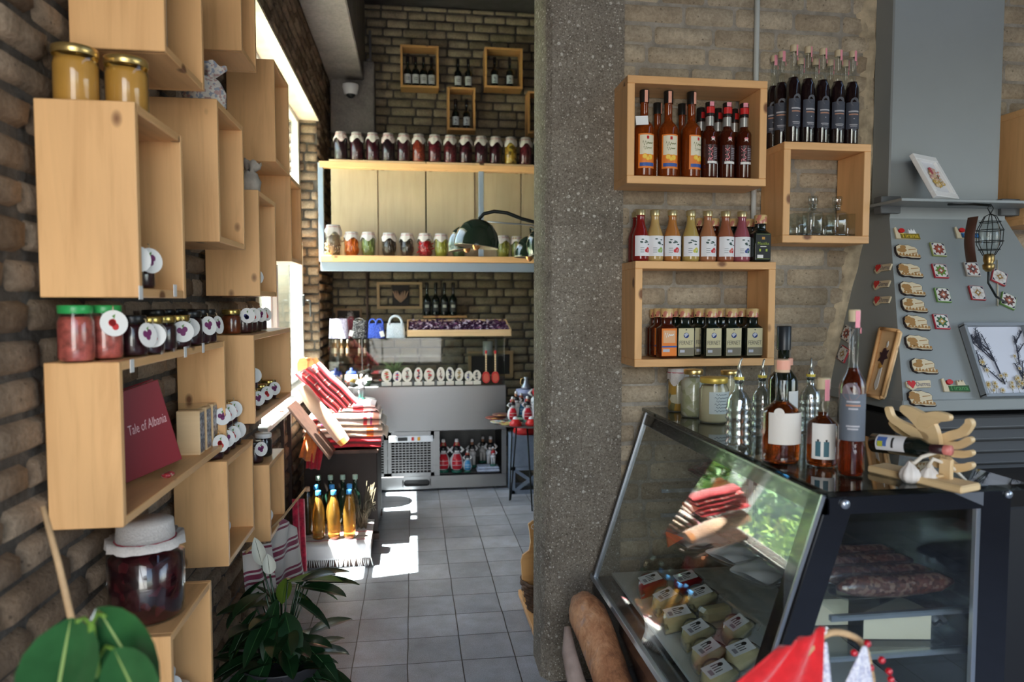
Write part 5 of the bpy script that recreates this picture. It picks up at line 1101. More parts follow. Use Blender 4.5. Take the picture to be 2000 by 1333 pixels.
# ------------------------------------------------------------------ juice bottles on the rug covered bench
RZ = .15; ra, rb = onZ(600, 1062, RZ), onZ(722, 1060, RZ); bY0, bY1 = ra.y - .02, 4.82; bx0, bx1 = WL + .05, -.27
bench = tag(build(MB().box((0, 0, RZ / 2 - .003), (bx1 - bx0, bY1 - bY0 - .02, RZ - .006), 0, .004), 'low_bench', wd_, None, ((bx0 + bx1) / 2, (bY0 + bY1) / 2, 0)), 'low dark bench under the fringed striped rug', 'bench')
RUG = stripes('rug_weave', [(0, (.60, .56, .56)), (.06, (.35, .05, .10)), (.11, (.60, .56, .56)), (.30, (.20, .22, .24)), (.33, (.62, .58, .58)), (.55, (.50, .08, .12)), (.62, (.62, .58, .58))], 1, 3.3)
rg = thing('fringed_rug', 'white and crimson striped rug with white fringe over the bench', 'rug', ((bx0 + bx1) / 2, bY0, RZ)); W2 = bx1 - bx0 + .02
def rugf(u, v):
    x = (u - .5) * W2; s_ = v * .54 - .1
    y, z = (s_, .004 + .002 * math.sin(30 * u)) if s_ > 0 else (-.006 + .004 * math.sin(9 * u), s_ + .002)
    return (x, y, z)
ro = build(MB().sheet(rugf, 30, 40), 'woven_panel', RUG, rg); md = ro.modifiers.new('thickness', 'SOLIDIFY'); md.thickness = .004; md.offset = 1
fg = MB(); rr = random.Random(2)
for i in range(44): x = (i / 43 - .5) * W2; e_ = x + rr.uniform(-.012, .012); fg.tube([(x, -.009, -.098), ((x + e_) / 2, -.014, -.12), (e_, -.012, -.143)], [.0035, .003, .002], 5)
build(fg, 'fringe', M('fringe_white', (.66, .63, .62), .9), rg)
def juice_kit(key, col, cap):
    def mk():
        prof = [(0, .004), (.028, 0), (.038, .006), (.040, .02), (.0375, .03), (.040, .05), (.0385, .07), (.040, .09), (.0385, .11), (.040, .13), (.037, .17), (.028, .22), (.018, .255), (.014, .27), (.014, .285)]
        g = MB().lathe(prof, 20, cap=False).mesh('glass_body', CLEAR)
        l_ = MB().lathe([(r * .94, max(z, .006)) for r, z in prof[:-2]] + [(0, .268)], 20, cap=False).mesh('liquid', col)
        c = MB().lathe([(.0165, .272), (.0168, .295), (.014, .298), (0, .298)], 14, cap=False).mesh('cap', cap)
        return [('plastic_body', g), ('juice', l_), ('cap', c)]
    return kit(key, mk)
APJ = M('apple_juice', (.85, .42, .08), .12, trans=.75, ior=1.33); DKJ = M('dark_olive_oil', (.10, .06, .02), .15, trans=.5, ior=1.33)
BCAP = M('blue_cap', (.05, .28, .65), .35); GCAP = M('pale_green_cap', (.35, .50, .42), .35); TCAP = M('tan_cap', (.45, .30, .20), .5)
by = bY0 + .07
for i, (px, Y, kk, col, cap) in enumerate([(622, by, 'jA', APJ, BCAP), (652, by, 'jA', APJ, BCAP), (682, by, 'jA', APJ, BCAP), (601, by + .10, 'jB', DKJ, TCAP), (618, by + .14, 'jA', APJ, BCAP), (649, by + .14, 'jA', APJ, BCAP), (683, by + .14, 'jA', APJ, BCAP)]):
    lb = ['left amber juice bottle in the front row on the rug', 'middle amber juice bottle in the front row on the rug', 'right amber juice bottle in the front row on the rug', 'dark oil bottle with tan cap at the left of the juices', 'left amber juice bottle of the rear row', 'middle amber juice bottle of the rear row', 'right amber juice bottle of the rear row'][i]
    place(juice_kit(kk, col, cap), 'juice_bottle', lb, 'bottle', (xY(px, Y, 1000), Y, RZ + .009), 0, 'amber juice bottles on the rug')
for i, px in enumerate((622, 646, 670, 694)):
    Y = by + .30; place(bottle_parts('greenb', .32, .038, M('dark_green_glass', (.01, .03, .02), .1, coat=.5), None, .6, .36, cap=GCAP, cap_h=.03), 'oil_bottle', 'dark green bottle with pale cap behind the juices, %s from the left' % ORD[i], 'bottle', (xY(px, Y, 980), Y, RZ + .009), 0, 'dark green bottles behind the juices')
bsk = thing('twig_basket', 'dark tangle of dried twigs behind the juice bottles', 'basket', (-.33, 4.62, RZ + .01)); mb = MB(); rr = random.Random(6)
for i in range(70):
    a = rr.uniform(0, 6.28); mb.tube([(rr.uniform(-.03, .03), rr.uniform(-.03, .03), .0), (.05 * math.cos(a), .04 * math.sin(a), rr.uniform(.08, .2)), (.09 * math.cos(a), .05 * math.sin(a), rr.uniform(.1, .3))], .0025, 4)
build(mb, 'twigs', M('dry_twig', (.10, .08, .05), .8), bsk)

# ------------------------------------------------------------------ low bench, basket and cutting board behind the column
BXL = .55; BZ = 1.6 - BXL / (onZ(1012, 1152, 0).x / 1.6); BYF = onX(1012, 1152, BXL).y
lb_ = tag(build(MB().box((0, 0, 0), (BYF - 3.16, .30, .03), 0, .003), 'low_wooden_bench', PINE, None, (BXL + .15, (3.16 + BYF) / 2, BZ - .015), (0, 0, PI / 2)), 'pine board of the low bench showing past the column', 'bench')
for dy in (-.22, .22): build(MB().box((0, 0, 0), (.03, .26, BZ - .032)), 'leg', PINE, lb_, (dy, 0, -.015 - (BZ - .032) / 2))
wk = thing('wicker_basket', 'brown wicker basket standing on the low bench by the column', 'basket', (BXL + .10, 3.46, BZ + .001))
mb = MB()
for k in range(9):
    R_ = .085 + .045 * k / 8 - .012 * (k / 8) ** 2
    mb.tube([(R_ * (1 + .035 * math.sin(12 * a + PI * (k % 2))) * math.cos(a), R_ * (1 + .035 * math.sin(12 * a + PI * (k % 2))) * math.sin(a), .012 + .017 * k) for a in [i * PI / 30 for i in range(61)]], .0095, 6)
for i in range(24): a = i * PI / 12; mb.tube([(.082 * math.cos(a), .082 * math.sin(a), 0), (.118 * math.cos(a), .118 * math.sin(a), .155)], .005, 4)
mb.lathe([(0, .002), (.085, .002), (.085, .01), (0, .01)], 16, cap=False)
build(mb, 'woven_body', M('wicker_brown', (.10, .055, .03), .7, noise=.4, nscale=60), wk)
hb = [(-.022, .36), (-.026, .40), (0, .415), (.026, .40), (.022, .36), (.02, .31), (.03, .27), (.065, .25), (.075, .22), (.075, .02), (-.075, .02), (-.075, .22), (-.065, .25), (-.03, .27), (-.02, .31)]
cbd = tag(build(MB().prism(hb, .016), 'cutting_board', PINE2, None, (BXL + .062, 3.45, BZ + .03), (-.10, -.04, .1)), 'paddle shaped wooden cutting board standing in the wicker basket', 'cutting board')
build(MB().tube([(.012 * math.cos(a), -.0085, .385 + .012 * math.sin(a)) for a in [i * PI / 8 for i in range(17)]], .002, 5), 'hanging_hole', WHITEG, cbd)
# ------------------------------------------------------------------ right wall: boxes and bottles
YQ = 2.72
def rbox(label, a, b, t_, bo):
    x0, x1 = xY(a, YQ, (t_ + bo) / 2), xY(b, YQ, (t_ + bo) / 2); m_ = (a + b) / 2; z1, z0 = zY(t_, YQ, m_), zY(bo, YQ, m_)
    wall_box(label, x0, x1, YQ, YR - .022, z0, z1, th=.03); return x0, x1, z0, z1
R1 = rbox('large pine wall box with orange liqueur and raki bottles beside the column', 1225, 1498, 152, 361)
R2 = rbox('pine wall box with clear decanters, tall dark bottles standing on it', 1530, 1700, 279, 475)
R3 = rbox('pine wall box with dark flat flasks, row of fruit juices on top', 1240, 1514, 511, 716)
AMB = M('amber_liqueur', (.38, .065, .006), .1, trans=.55, ior=1.36, coat=.6); AMBD = M('dark_amber_liqueur', (.085, .013, .004), .08, trans=.35, ior=1.36, coat=.6)
ORL = M('orange_label', (.80, .22, .03), .5)
def orange_label(lm_, c, a, b):
    R_ = c['R']; H_ = b - a; W_ = .9
    lm_.patch(R_, a + H_ * .40, b - H_ * .04, -W_ * .92, W_ * .92, 10, 1); lm_.patch(R_ * 1.004, a + H_ * .06, a + H_ * .16, -W_ * .92, W_ * .92, 10, 2)
    for k, (an, z, r) in enumerate([(-.30, .34, .011), (.28, .32, .012), (.0, .28, .009)]):
        for rr_, mi in ((r, 3), (r * .75, 4)):
            pts = [(an + rr_ * math.cos(t_) / R_, a + H_ * z + rr_ * math.sin(t_)) for t_ in [j * PI / 7 for j in range(14)]]
            lm_.add([(R_ * 1.008 * (1.003 if mi == 4 else 1) * math.sin(p[0]), -R_ * 1.008 * (1.003 if mi == 4 else 1) * math.cos(p[0]), p[1]) for p in pts], [tuple(range(14))], mi)
    squiggle(lm_, (0, 0, a + H_ * .72), R_ * 1.1, H_ * .12, 5, R_ * 1.01); squiggle(lm_, (0, 0, a + H_ * .58), R_ * .9, H_ * .09, 5, R_ * 1.01)
    lm_.patch(R_ * 1.01, a + H_ * .84, a + H_ * .93, -.12, .12, 3, 6)
    return [M('label_cream', (.78, .72, .55), .5), M('label_blue', (.04, .10, .35), .5), M('fruit_orange_skin', (.85, .38, .02), .5), M('fruit_orange_flesh', (.9, .60, .08), .5), M('label_olive', (.25, .25, .12), .5), RED]
PKSEAL = M('tax_seal', (.75, .36, .26), .5)
def seal(w, mt=None):
    def ex(h, r, nr):
        m_ = MB().patch(nr * 1.3, h - .05, h - .004, -w, w, 5); return [('tax_seal', m_.mesh('tax_seal', mt or PKSEAL))]
    return ex
OK_ = bottle_parts('orangeliq', .345, .0385, AMB, [ORL, orange_label], .62, .40, .78, cap=BLK, cap_h=.05, lab=(.10, .49), la=1.0, extra=seal(.35))
def raki_label(lm_, c, a, b):
    R_ = c['R']; H_ = b - a
    vs, fs = text_geo('RAKI', H_ * .80, .019)
    out = []
    for x, y, z in vs:
        an = (-.30) + (-z) / R_; out.append((R_ * 1.01 * math.sin(an), -R_ * 1.01 * math.cos(an), a + H_ * .56 + x))
    lm_.add(out, fs, 1)
    for k in range(7): lm_.patch(R_ * 1.008, a + H_ * (.26 + .09 * k), a + H_ * (.30 + .09 * k), .18, .85 - .1 * (k % 2), 3, 3)
    lm_.patch(R_ * 1.008, a + H_ * .02, a + H_ * .14, -.7, .85, 6, 2)
    vs2 = [(-.013, 0), (-.006, .004), (-.008, .016), (0, .011), (.008, .016), (.006, .004), (.013, 0), (0, .006)]
    lm_.add([(R_ * 1.01 * math.sin(x / R_), -R_ * 1.01 * math.cos(x / R_), b + .012 + z) for x, z in vs2], [tuple(range(8))], 2); lm_.add([(R_ * 1.012 * math.sin(x / R_), -R_ * 1.012 * math.cos(x / R_), b + .018 + z * .9) for x, z in [(-.006, 0), (-.006, .014), (.006, .014), (.006, 0)]], [(0, 1, 2, 3)], 1)
    return [M('raki_pink', (.80, .25, .28), .5), WHITE, M('label_greyink', (.30, .28, .32), .5)]
RAK = bottle_parts('raki', .305, .030, AMBD, [M('raki_dark', (.05, .02, .02), .3), raki_label], .66, .50, .80, cap=BLK, cap_h=.055, lab=(.19, .44), la=1.0, extra=lambda h, r, nr: [('neck_band', MB().patch(nr * 1.28, h - .045, h - .02, -1.2, 1.2, 8).mesh('neck_band', RED)), ('tax_seal', MB().patch(nr * 1.31, h - .018, h - .001, -.5, .5, 4).mesh('tax_seal', M('pink_seal', (.80, .30, .36), .5))), ('silver_collar', MB().lathe([(nr * 1.15, h - .095), (nr * 1.15, h - .058)], 12, cap=False).mesh('silver_collar', M('silver_foil', (.5, .5, .48), .3, .7)))])
def stand(kt, name, label, px, Y, z, grp, rot=0, sc_=1.0, cat='bottle', py=450): return place(kt, name, label, cat, (xY(px, Y, py), Y, z), rot, grp, sc_)
fz = R1[2] + .031
for i, px in enumerate((1258, 1305, 1350)): stand(OK_, 'liqueur_bottle', 'orange liqueur bottle in the front line of the large box, %s from the left' % ORD[i], px, 2.785, fz, 'orange liqueur bottles', [.1, 0, .45][i], py=250)
for i, px in enumerate((1284, 1332)): stand(OK_, 'liqueur_bottle', 'orange liqueur bottle in the rear line of the large box, %s one' % ['left', 'right'][i], px, 2.868, fz, 'orange liqueur bottles', .8, .93, py=250)
for i, px in enumerate((1386, 1420, 1453)): stand(RAK, 'raki_bottle', 'slim raki bottle in the front line of the large box, %s from the left' % ORD[i], px, 2.775, fz, 'raki bottles in the large box', [.1, 0, -.1][i], py=250)
for i, px in enumerate((1369, 1402, 1434)): stand(RAK, 'raki_bottle', 'slim raki bottle in the rear line of the large box, %s from the left' % ORD[i], px, 2.86, fz, 'raki bottles in the large box', .9, py=250)
card = tag(build(MB().box((0, 0, 0), (.055, .001, .034)), 'price_card', WHITEG, None, (xY(1253, 2.742, 236), 2.736, zY(236, 2.742, 1253)), (0, -.12, .2)), 'small white card leaning on the leftmost orange liqueur bottle', 'card')
# tall dark bottles on R2
def tall_label(lm_, c, a, b):
    R_ = c['R'] * 1.004; H_ = b - a
    for z, w, h_ in ((.62, .75, .055), (.52, .7, .045), (.36, .08, .03), (.14, .6, .03), (.09, .5, .02)): lm_.patch(R_, a + H_ * z, a + H_ * (z + h_), -w, w, 6, 1 if z != .52 else 2)
    for zc, rr_ in ((b, .018), (a, .009)): lm_.add([(R_ * math.sin(rr_ * math.cos(t_) / R_ + .1), -R_ * math.cos(rr_ * math.cos(t_) / R_ + .1), zc + rr_ * math.sin(t_)) for t_ in [j * PI / 8 for j in range(16)]], [tuple(range(16))], 3)
    return [M('label_silver', (.42, .42, .45), .5), M('label_copper', (.45, .22, .14), .5), M('emblem_grey', (.10, .10, .12), .5)]
SLATE = M('slate_label', (.055, .062, .085), .6); CORK = M('cork_top', (.62, .52, .34), .7); DKW = M('dark_liqueur', (.014, .005, .006), .1, coat=.6)
def seal2(h, r, nr): return [('tax_seal', MB().patch(nr * 1.32, h - .045, h - .003, .1, 1.0, 4).tube([(nr * 1.3, -.004, h - .045), (nr * 1.3, -.004, h - .06)], .002, 4).mesh('tax_seal', M('pink_seal')))]
TLB = bottle_parts('tall', .39, .0285, CLEAR, [SLATE, tall_label], .62, .42, .78, cap=CORK, cap_h=.028, lab=(.17, .45), la=1.15, liquid=(DKW, .70), extra=seal2)
for i, (px, Y, rr_) in enumerate([(1511, 2.88, -.5), (1526, 2.83, -.4), (1549, 2.775, .1), (1577, 2.775, .1), (1606, 2.775, 0), (1636, 2.775, -.15), (1664, 2.775, -.2)]):
    stand(TLB, 'tall_bottle', 'tall slender dark bottle with slate label, %s from the left on the decanter box' % ORD[i], px, Y, R2[3] + .001, 'tall dark bottles', rr_, [1, 1.0, 1.02, 1.01, 1, .99, .99][i], py=180)
for i, px in enumerate((1563, 1592, 1621, 1650)): stand(TLB, 'tall_bottle', 'tall dark bottle of the rear line on the decanter box, %s from the left' % ORD[i], px, 2.865, R2[3] + .001, 'tall dark bottles of the rear line', .3, .97, py=180)
# decanters in R2
CG = M('solid_glass', (.93, .96, .95), .02, trans=1, ior=1.3)
DECG = thin_glass('decanter_glass', (.86, .90, .89), 1, .03, .10)
def decanter_kit():
    g = MB().sqlathe([(0, .0), (.028, 0), (.031, .004), (.031, .085), (.028, .092), (.012, .098), (.011, .118), (.015, .122)], 0, n=28, p=7)
    st_ = MB().lathe([(0, .10), (.009, .102), (.010, .120), (.018, .124), (.019, .150), (.016, .155), (0, .156)], 16, cap=False)
    return [('glass_body', g.mesh('glass_body', DECG)), ('base_glass', MB().sqlathe([(0, .001), (.027, .001), (.029, .012), (0, .014)], 0, n=24, p=7).mesh('base_glass', thin_glass('grey_glass', (.6, .64, .64), 1, .05, .15))), ('stopper', st_.mesh('stopper', thin_glass('stopper_glass', (.80, .84, .84), 1, .03, .12)))]
DK_ = kit('decanter', decanter_kit); dz = R2[2] + .031
for i, px in enumerate((1587, 1634)): stand(DK_, 'glass_decanter', 'square clear decanter with stopper in the box, %s one' % ['left', 'right'][i], px, 2.79, dz, 'decanters in the pine box', 0, 1.08, py=430)
JG = kit('sqglass', lambda: [('glass_body', MB().sqlathe([(0, 0), (.028, 0), (.03, .004), (.03, .095)], 0, n=28, p=7).mesh('glass_body', DECG)), ('base_glass', DK_[1][1])])
for i, px in enumerate((1559, 1611, 1658)): stand(JG, 'square_glass', 'square clear glass jar in the decanter box, %s from the left' % ORD[i], px, 2.80 + .05 * (i == 1), dz, 'square glass jars', 0, py=430)
# juices on R3
def juice_label(fr, fr2):
    def f(lm_, c, a, b):
        R_ = c['R'] * 1.004; H_ = b - a; rnd = random.Random(len(fr.name))
        def blob(an, z, rx, rz, mi): lm_.add([(R_ * math.sin(an + rx * math.cos(t_) / R_), -R_ * math.cos(an + rx * math.cos(t_) / R_), z + rz * math.sin(t_)) for t_ in [j * PI / 6 for j in range(12)]], [tuple(range(12))], mi)
        blob(.35, a + H_ * .30, .009, .011, 1); blob(.1, a + H_ * .26, .006, .007, 1); blob(.42, a + H_ * .24, .005, .005, 2)
        for k in range(7): blob(rnd.uniform(-.5, .6), a + H_ * rnd.uniform(.55, .85), .006, .0025, 3)
        for k in range(3): lm_.patch(R_, a + H_ * (.18 + .1 * k), a + H_ * (.20 + .1 * k), -.6, -.15, 3, 3)
        return [fr, fr2, M('leaf_ink', (.04, .08, .07), .6)]
    return f
fr_ = {k: M('print_' + k, c, .6) for k, c in dict(red=(.55, .03, .04), lime=(.30, .45, .12), yellow=(.60, .55, .08), blue=(.06, .09, .28), pink=(.60, .15, .12), green=(.04, .18, .12)).items()}
LBW = M('juice_label_white', (.78, .78, .80), .6); YCAP = M('brass_cap', (.62, .52, .28), .3, .7)
js = [(1251, (.20, .012, .010), 'red', 'red'), (1279, (.48, .32, .12), 'lime', 'lime'), (1313, (.42, .17, .045), 'red', 'pink'), (1349, (.42, .30, .09), 'yellow', 'lime'), (1382, (.36, .15, .07), 'red', 'pink'), (1417, (.30, .10, .05), 'pink', 'red'), (1449, (.30, .08, .10), 'blue', 'green')]
jn = ['deep red', 'pale yellow', 'orange brown', 'pear yellow', 'peach brown', 'rust brown', 'mauve']
for i, (px, c, f1, f2) in enumerate(js):
    k_ = bottle_parts('juice%d' % i, .205, .0345, M('juice_%d' % i, c, .12, coat=.7, noise=.06, nscale=20), [LBW, juice_label(fr_[f1], fr_[f2])], .46, .46, 1.0, cap=YCAP, cap_h=.022, lab=(.10, .49), la=1.25)
    stand(k_, 'fruit_juice_bottle', '%s fruit juice bottle with a white label, %s from the left' % (jn[i], ORD[i]), px, 2.775, R3[3] + .001, 'fruit juice bottles', [.3, .1, -.1, 0, .1, .1, 0][i])
stand(bottle_parts('juice0', 0, 0, None), 'fruit_juice_bottle', 'deep red juice bottle half hidden behind the leftmost one', 1243, 2.86, R3[3] + .001, 'fruit juice bottles', .6)
GCP = spots('gilt_cap', [(.66, .46, .20), (.66, .46, .20), (.62, .40, .16), (.55, .20, .14), (.68, .50, .24)], 90, .35, .3, 0)
def flask_kit(key, glass, labmat, labfn, h=.20, r=.0395):
    return bottle_parts(key, h, r, glass, [labmat, labfn], .66, .52, cap=GCP, cap_h=.036, sq=5, asp=.62, lab=(.05, .60))
def fernet(lm_, c, a, b):
    y = c['flat']; H_ = b - a; W_ = c['w']
    lm_.box((0, y + .0008, a + H_ * .15), (W_ * .98, .0008, H_ * .28), 1)
    add_text(lm_, 'FERNET', (0, y - .0003, a + H_ * .47), W_ * .86, H_ * .15, 2)
    lm_.prism([(.17 * W_ * math.cos(t_), a + H_ * .74 + .17 * W_ * math.sin(t_)) for t_ in [j * PI / 10 for j in range(20)]], .0006, 3, Matrix.Translation((0, y, 0)))
    lm_.prism([(-.15 * W_, a + H_ * .78), (.02 * W_, a + H_ * .84), (.14 * W_, a + H_ * .78), (.0, a + H_ * .70), (-.08 * W_, a + H_ * .68)], .0006, 4, Matrix.Translation((0, y - .0006, 0)))
    lm_.prism([(-.06 * W_, a + H_ * .95), (0, a + H_ * .91), (.06 * W_, a + H_ * .95), (0, a + H_ * .98)], .0006, 2, Matrix.Translation((0, y, 0)))
    lm_.box((-.25 * W_, y, a + H_ * .16), (W_ * .3, .0006, H_ * .1), 4)
    return [M('label_khaki', (.20, .18, .13), .6), M('fernet_ink', (.12, .11, .10), .6), NAVY, M('label_silverblue', (.50, .52, .60), .5)]
def amber_lab(lm_, c, a, b):
    y = c['flat']; H_ = b - a; W_ = c['w']
    lm_.box((0, y + .0006, a + H_ * .70), (W_ * .8, .0008, H_ * .45), 1); lm_.box((0, y, a + H_ * .34), (W_ * .98, .0008, H_ * .06), 3)
    squiggle(lm_, (0, y - .0004, a + H_ * .76), W_ * .6, H_ * .16, 2); lm_.box((-.2 * W_, y, a + H_ * .2), (W_ * .45, .0006, H_ * .1), 4)
    return [M('label_peach', (.75, .42, .22), .6), WHITE, M('label_blue'), M('label_silverblue')]
FGL = M('fernet_glass', (.006, .010, .007), .06, coat=.7)
FER = flask_kit('fernet', FGL, M('fernet_cream', (.62, .56, .34), .5), fernet); AMF = flask_kit('amberflask', AMBD, ORL, amber_lab)
fz = R3[2] + .031
stand(AMF, 'amber_flask', 'amber flat flask with an orange label at the left of the dark ones', 1302, 2.77, fz, 'flat flasks', .1, py=650)
for i, px in enumerate((1336, 1389, 1428, 1469)): stand(FER, 'bitter_flask', 'dark square flask with FERNET label, %s from the left' % ORD[i], px, 2.785 if i == 0 else 2.765, fz, 'FERNET flasks in the front line', [0, .06, .03, 0][i], py=650)
for i, px in enumerate((1288, 1323, 1366, 1407, 1448)): stand(AMF if i == 0 else FER, 'bitter_flask', 'flat flask of the second line in the lower box, %s from the left' % ORD[i], px, 2.832 if i > 1 else 2.842, fz, 'flasks of the second line', .1, py=650)
for i, px in enumerate((1280, 1314, 1357, 1398, 1440)): stand(AMF if i == 0 else FER, 'bitter_flask', 'flat flask of the rearmost line in the lower box, %s from the left' % ORD[i], px, 2.888, fz, 'flasks of the rearmost line', .05, .98, py=650)
def mast(lm_, c, a, b):
    y = c['flat']; H_ = b - a; W_ = c['w']; add_text(lm_, 'Mastika', (0, y - .0004, a + H_ * .62), W_ * .75, H_ * .11, 1); lm_.box((0, y, a + H_ * .50), (W_ * .4, .0006, H_ * .03), 2)
    lm_.box((0, y, a + H_ * .82), (W_ * .2, .0006, H_ * .1), 3); lm_.box((-.2 * W_, y, a + H_ * .12), (W_ * .4, .0006, H_ * .12), 2); lm_.box((0, y + .0006, b - .003), (W_ * .9, .0006, .001), 1); lm_.box((0, y + .0006, a + .003), (W_ * .9, .0006, .001), 1)
    for s in (-1, 1): lm_.box((s * W_ * .22, y, a + H_ * .36), (W_ * .12, .0006, H_ * .10), 1)
    return [M('lime_ink', (.35, .45, .05), .5), WHITE, YB_]
stand(flask_kit('mastika', FGL, M('black_label', (.012, .014, .012), .5), mast, .19), 'mastic_flask', 'black flask with lime green lettering at the right end of the juices', 1485, 2.76, R3[3] + .001, 'flat flasks', .05)
for i, px in enumerate((1369, 1394, 1432, 1462, 1473)): stand(AMF if i < 2 else FER, 'hidden_flask', 'gold capped flask behind the fruit juices, %s from the left' % ORD[i], px, 2.865, R3[3] + .001, 'gold capped flasks behind the juices', .1, .93)
tag(build(MB().tube([(xY(1478, 2.9, 0), 2.895, 3.4), (xY(1478, 2.9, 0), 2.895, 1.45)], .011, 10), 'conduit_pipe', M('white_conduit', (.55, .58, .56), .5)), 'white vertical conduit on the brick wall behind the pine boxes', 'pipe')

# ------------------------------------------------------------------ hood and duct
GH = M('hood_grey', (.27, .295, .295), .42, noise=.04, nscale=2.5); GHD = M('hood_dark', (.12, .13, .135), .5)
zt_, zb2 = zY(405, 2.8, 1800), 1.235
hx0, hx1, hX0, hX1, hyf, hYf = 1.985, 2.50, 1.81, 2.72, 2.79, 2.43
hd_ = thing('range_hood', 'large grey painted metal extractor hood and duct on the right wall', 'extractor hood', (2.25, YR, 0))
def hb_(mb, n, mt): return build(mb, n, mt, hd_, (-2.25, -YR, 0))
hb_(MB().box(((hx0 + hx1) / 2, (hyf + YR - .02) / 2, (zt_ + HC) / 2), (hx1 - hx0, YR - .02 - hyf, HC - zt_), 0, .006), 'duct', GH)
cn = MB(); cn.add([(hX0, YR - .02, zb2), (hX1, YR - .02, zb2), (hX1, hYf, zb2), (hX0, hYf, zb2), (hx0, YR - .02, zt_), (hx1, YR - .02, zt_), (hx1, hyf, zt_), (hx0, hyf, zt_)], [(0, 3, 2, 1), (4, 5, 6, 7), (3, 0, 4, 7), (2, 3, 7, 6), (1, 2, 6, 5), (0, 1, 5, 4)])
hb_(cn, 'cone', GH); hb_(MB().box(((hX0 + hX1) / 2, (hYf + YR - .02) / 2, zb2 - .02), (hX1 - hX0 + .012, YR - .02 - hYf + .012, .045), 0, .004), 'lower_rim', GH)
fl = MB(); fl.box(((hx0 + hx1) / 2, (hyf + YR - .02) / 2 - .09, zt_), (hx1 - hx0 + .16, YR - .02 - hyf + .20, .012), 0, .002); fl.box(((hx0 + hx1) / 2, hyf - .022, zt_ - .03), (hx1 - hx0 + .02, .006, .05), 0, .001)
hb_(fl, 'flange', GH)
for x in (hx0 - .02, hx1 + .02): hb_(MB().box((x, hyf - .02, zt_ + .0), (.09, .05, .07), 0, .003).tube([(x - .03, hyf - .03, zt_), (x + .03, hyf - .045, zt_ + .002)], .006, 6), 'bracket', GHD)
# seam rivets of the duct and the side plane
lv = thing('louvre_cabinet', 'dark grey louvred cabinet below the extractor hood', 'cabinet', (2.3, 2.68, 0))
build(MB().box((0, .03, .58), (.9, .38, 1.16), 0, .005), 'body', M('louvre_body', (.03, .03, .032), .6), lv)
for i in range(8): build(MB().box((0, 0, 0), (.88, .045, .012), 0, .002), 'louvre', M('louvre_grey', (.13, .135, .14), .45), lv, (0, -.17, .80 + .047 * i), (.75, 0, 0))
blk = thing('black_cabinet', 'plain black cabinet standing behind the right end of the glass case', 'cabinet', (1.86, 1.98, 0)); build(MB().box((0, 0, .53), (.74, .44, 1.0), 0, .006), 'body', M('black_paint', (.012, .012, .014), .6), blk); build(MB().box((0, 0, .02), (.68, .38, .04)), 'plinth', BLACKP, blk)
# plaster seam beside the hood
ps = MB(); rr = random.Random(8); vs = []
for k in range(41):
    z = HC - (HC - 1.1) * k / 40; xl = (1.93 if z > zt_ else 1.93 - (1.93 - 1.70) * (zt_ - z) / (zt_ - 1.1)) + rr.uniform(-.025, .02); xr = (1.99 if z > zt_ else 1.99 - (1.99 - 1.80) * (zt_ - z) / (zt_ - 1.1))
    for j in range(5): vs.append((xl + (xr - xl) * j / 4, YR - (.0 if j == 0 else rr.uniform(.012, .03)), z))
ps.add(vs, [(k * 5 + j, k * 5 + j + 1, (k + 1) * 5 + j + 1, (k + 1) * 5 + j) for k in range(40) for j in range(4)], 0, True)
struct(ps, 'trim_2', M('yellow_plaster', (.46, .38, .26), .9, noise=.35, nscale=18, bump=.6))
wall_box('pine wall box at the right edge behind the duct', 2.56, 3.0, YQ, YR - .025, 1.93, 2.42, th=.03)
wall_box('lower pine wall box at the right edge behind the lamp', 2.78, 3.2, YQ, YR - .025, 1.45, 1.86, th=.03)
# planes of the cone
Pf0 = Vector((hX0, hYf, zb2)); Nf = (Vector((hX1, hYf, zb2)) - Pf0).cross(Vector((hx0, hyf, zt_)) - Pf0).normalized(); Nf = Nf if Nf.y < 0 else -Nf
Ps0 = Vector((hX0, hYf, zb2)); Ns = (Vector((hX0, YR, zb2)) - Ps0).cross(Vector((hx0, hyf, zt_)) - Ps0).normalized(); Ns = Ns if Ns.x < 0 else -Ns
def on_face(px, py, face='f', off=.0045):
    P0_, N_ = (Pf0, Nf) if face == 'f' else (Ps0, Ns); p = onP(px, py, P0_ + N_ * off, N_)
    up = Vector((0, 0, 1)); up = (up - N_ * up.dot(N_)).normalized(); xv = (-N_).cross(up) * -1; xv = up.cross(-N_) * -1
    xv = (N_.cross(up)) * -1 if face == 'f' and (N_.cross(up)).x < 0 else N_.cross(up)
    if face == 's' and xv.y > 0: xv = -xv
    if face == 'f' and xv.x < 0: xv = -xv
    yv = up.cross(xv) if (up.cross(xv)).dot(N_) < 0 else -up.cross(xv)
    return p, Matrix((xv, yv, up)).transposed()
MS = dict(carved_magnet=1.62, patterned_magnet=1.5, word_magnet=1.42)
def stick(o, px, py, face='f', roll=0, off=.0056):
    o.scale = (MS.get(o.name.split('.')[0], 1),) * 3 if o.name.split('.')[0] in MS else (1, 1, 1)
    p, R_ = on_face(px, py, face, off); o.location = p; o.rotation_euler = (R_ @ Matrix.Rotation(roll, 3, 'Y')).to_euler(); return o
CREAM = M('carved_cream', (.66, .56, .38), .6); BURN = M('burnt_brown', (.36, .19, .06), .7); SOUV = M('magnet_edge', (.03, .02, .02), .6)
cout = [(-.036, -.002), (-.034, .016), (-.022, .024), (-.006, .022), (.006, .024), (.018, .019), (.028, .018), (.036, .010), (.033, .0), (.036, -.012), (.042, -.016), (.040, -.020), (.010, -.021), (-.004, -.018), (-.020, -.020), (-.032, -.014)]
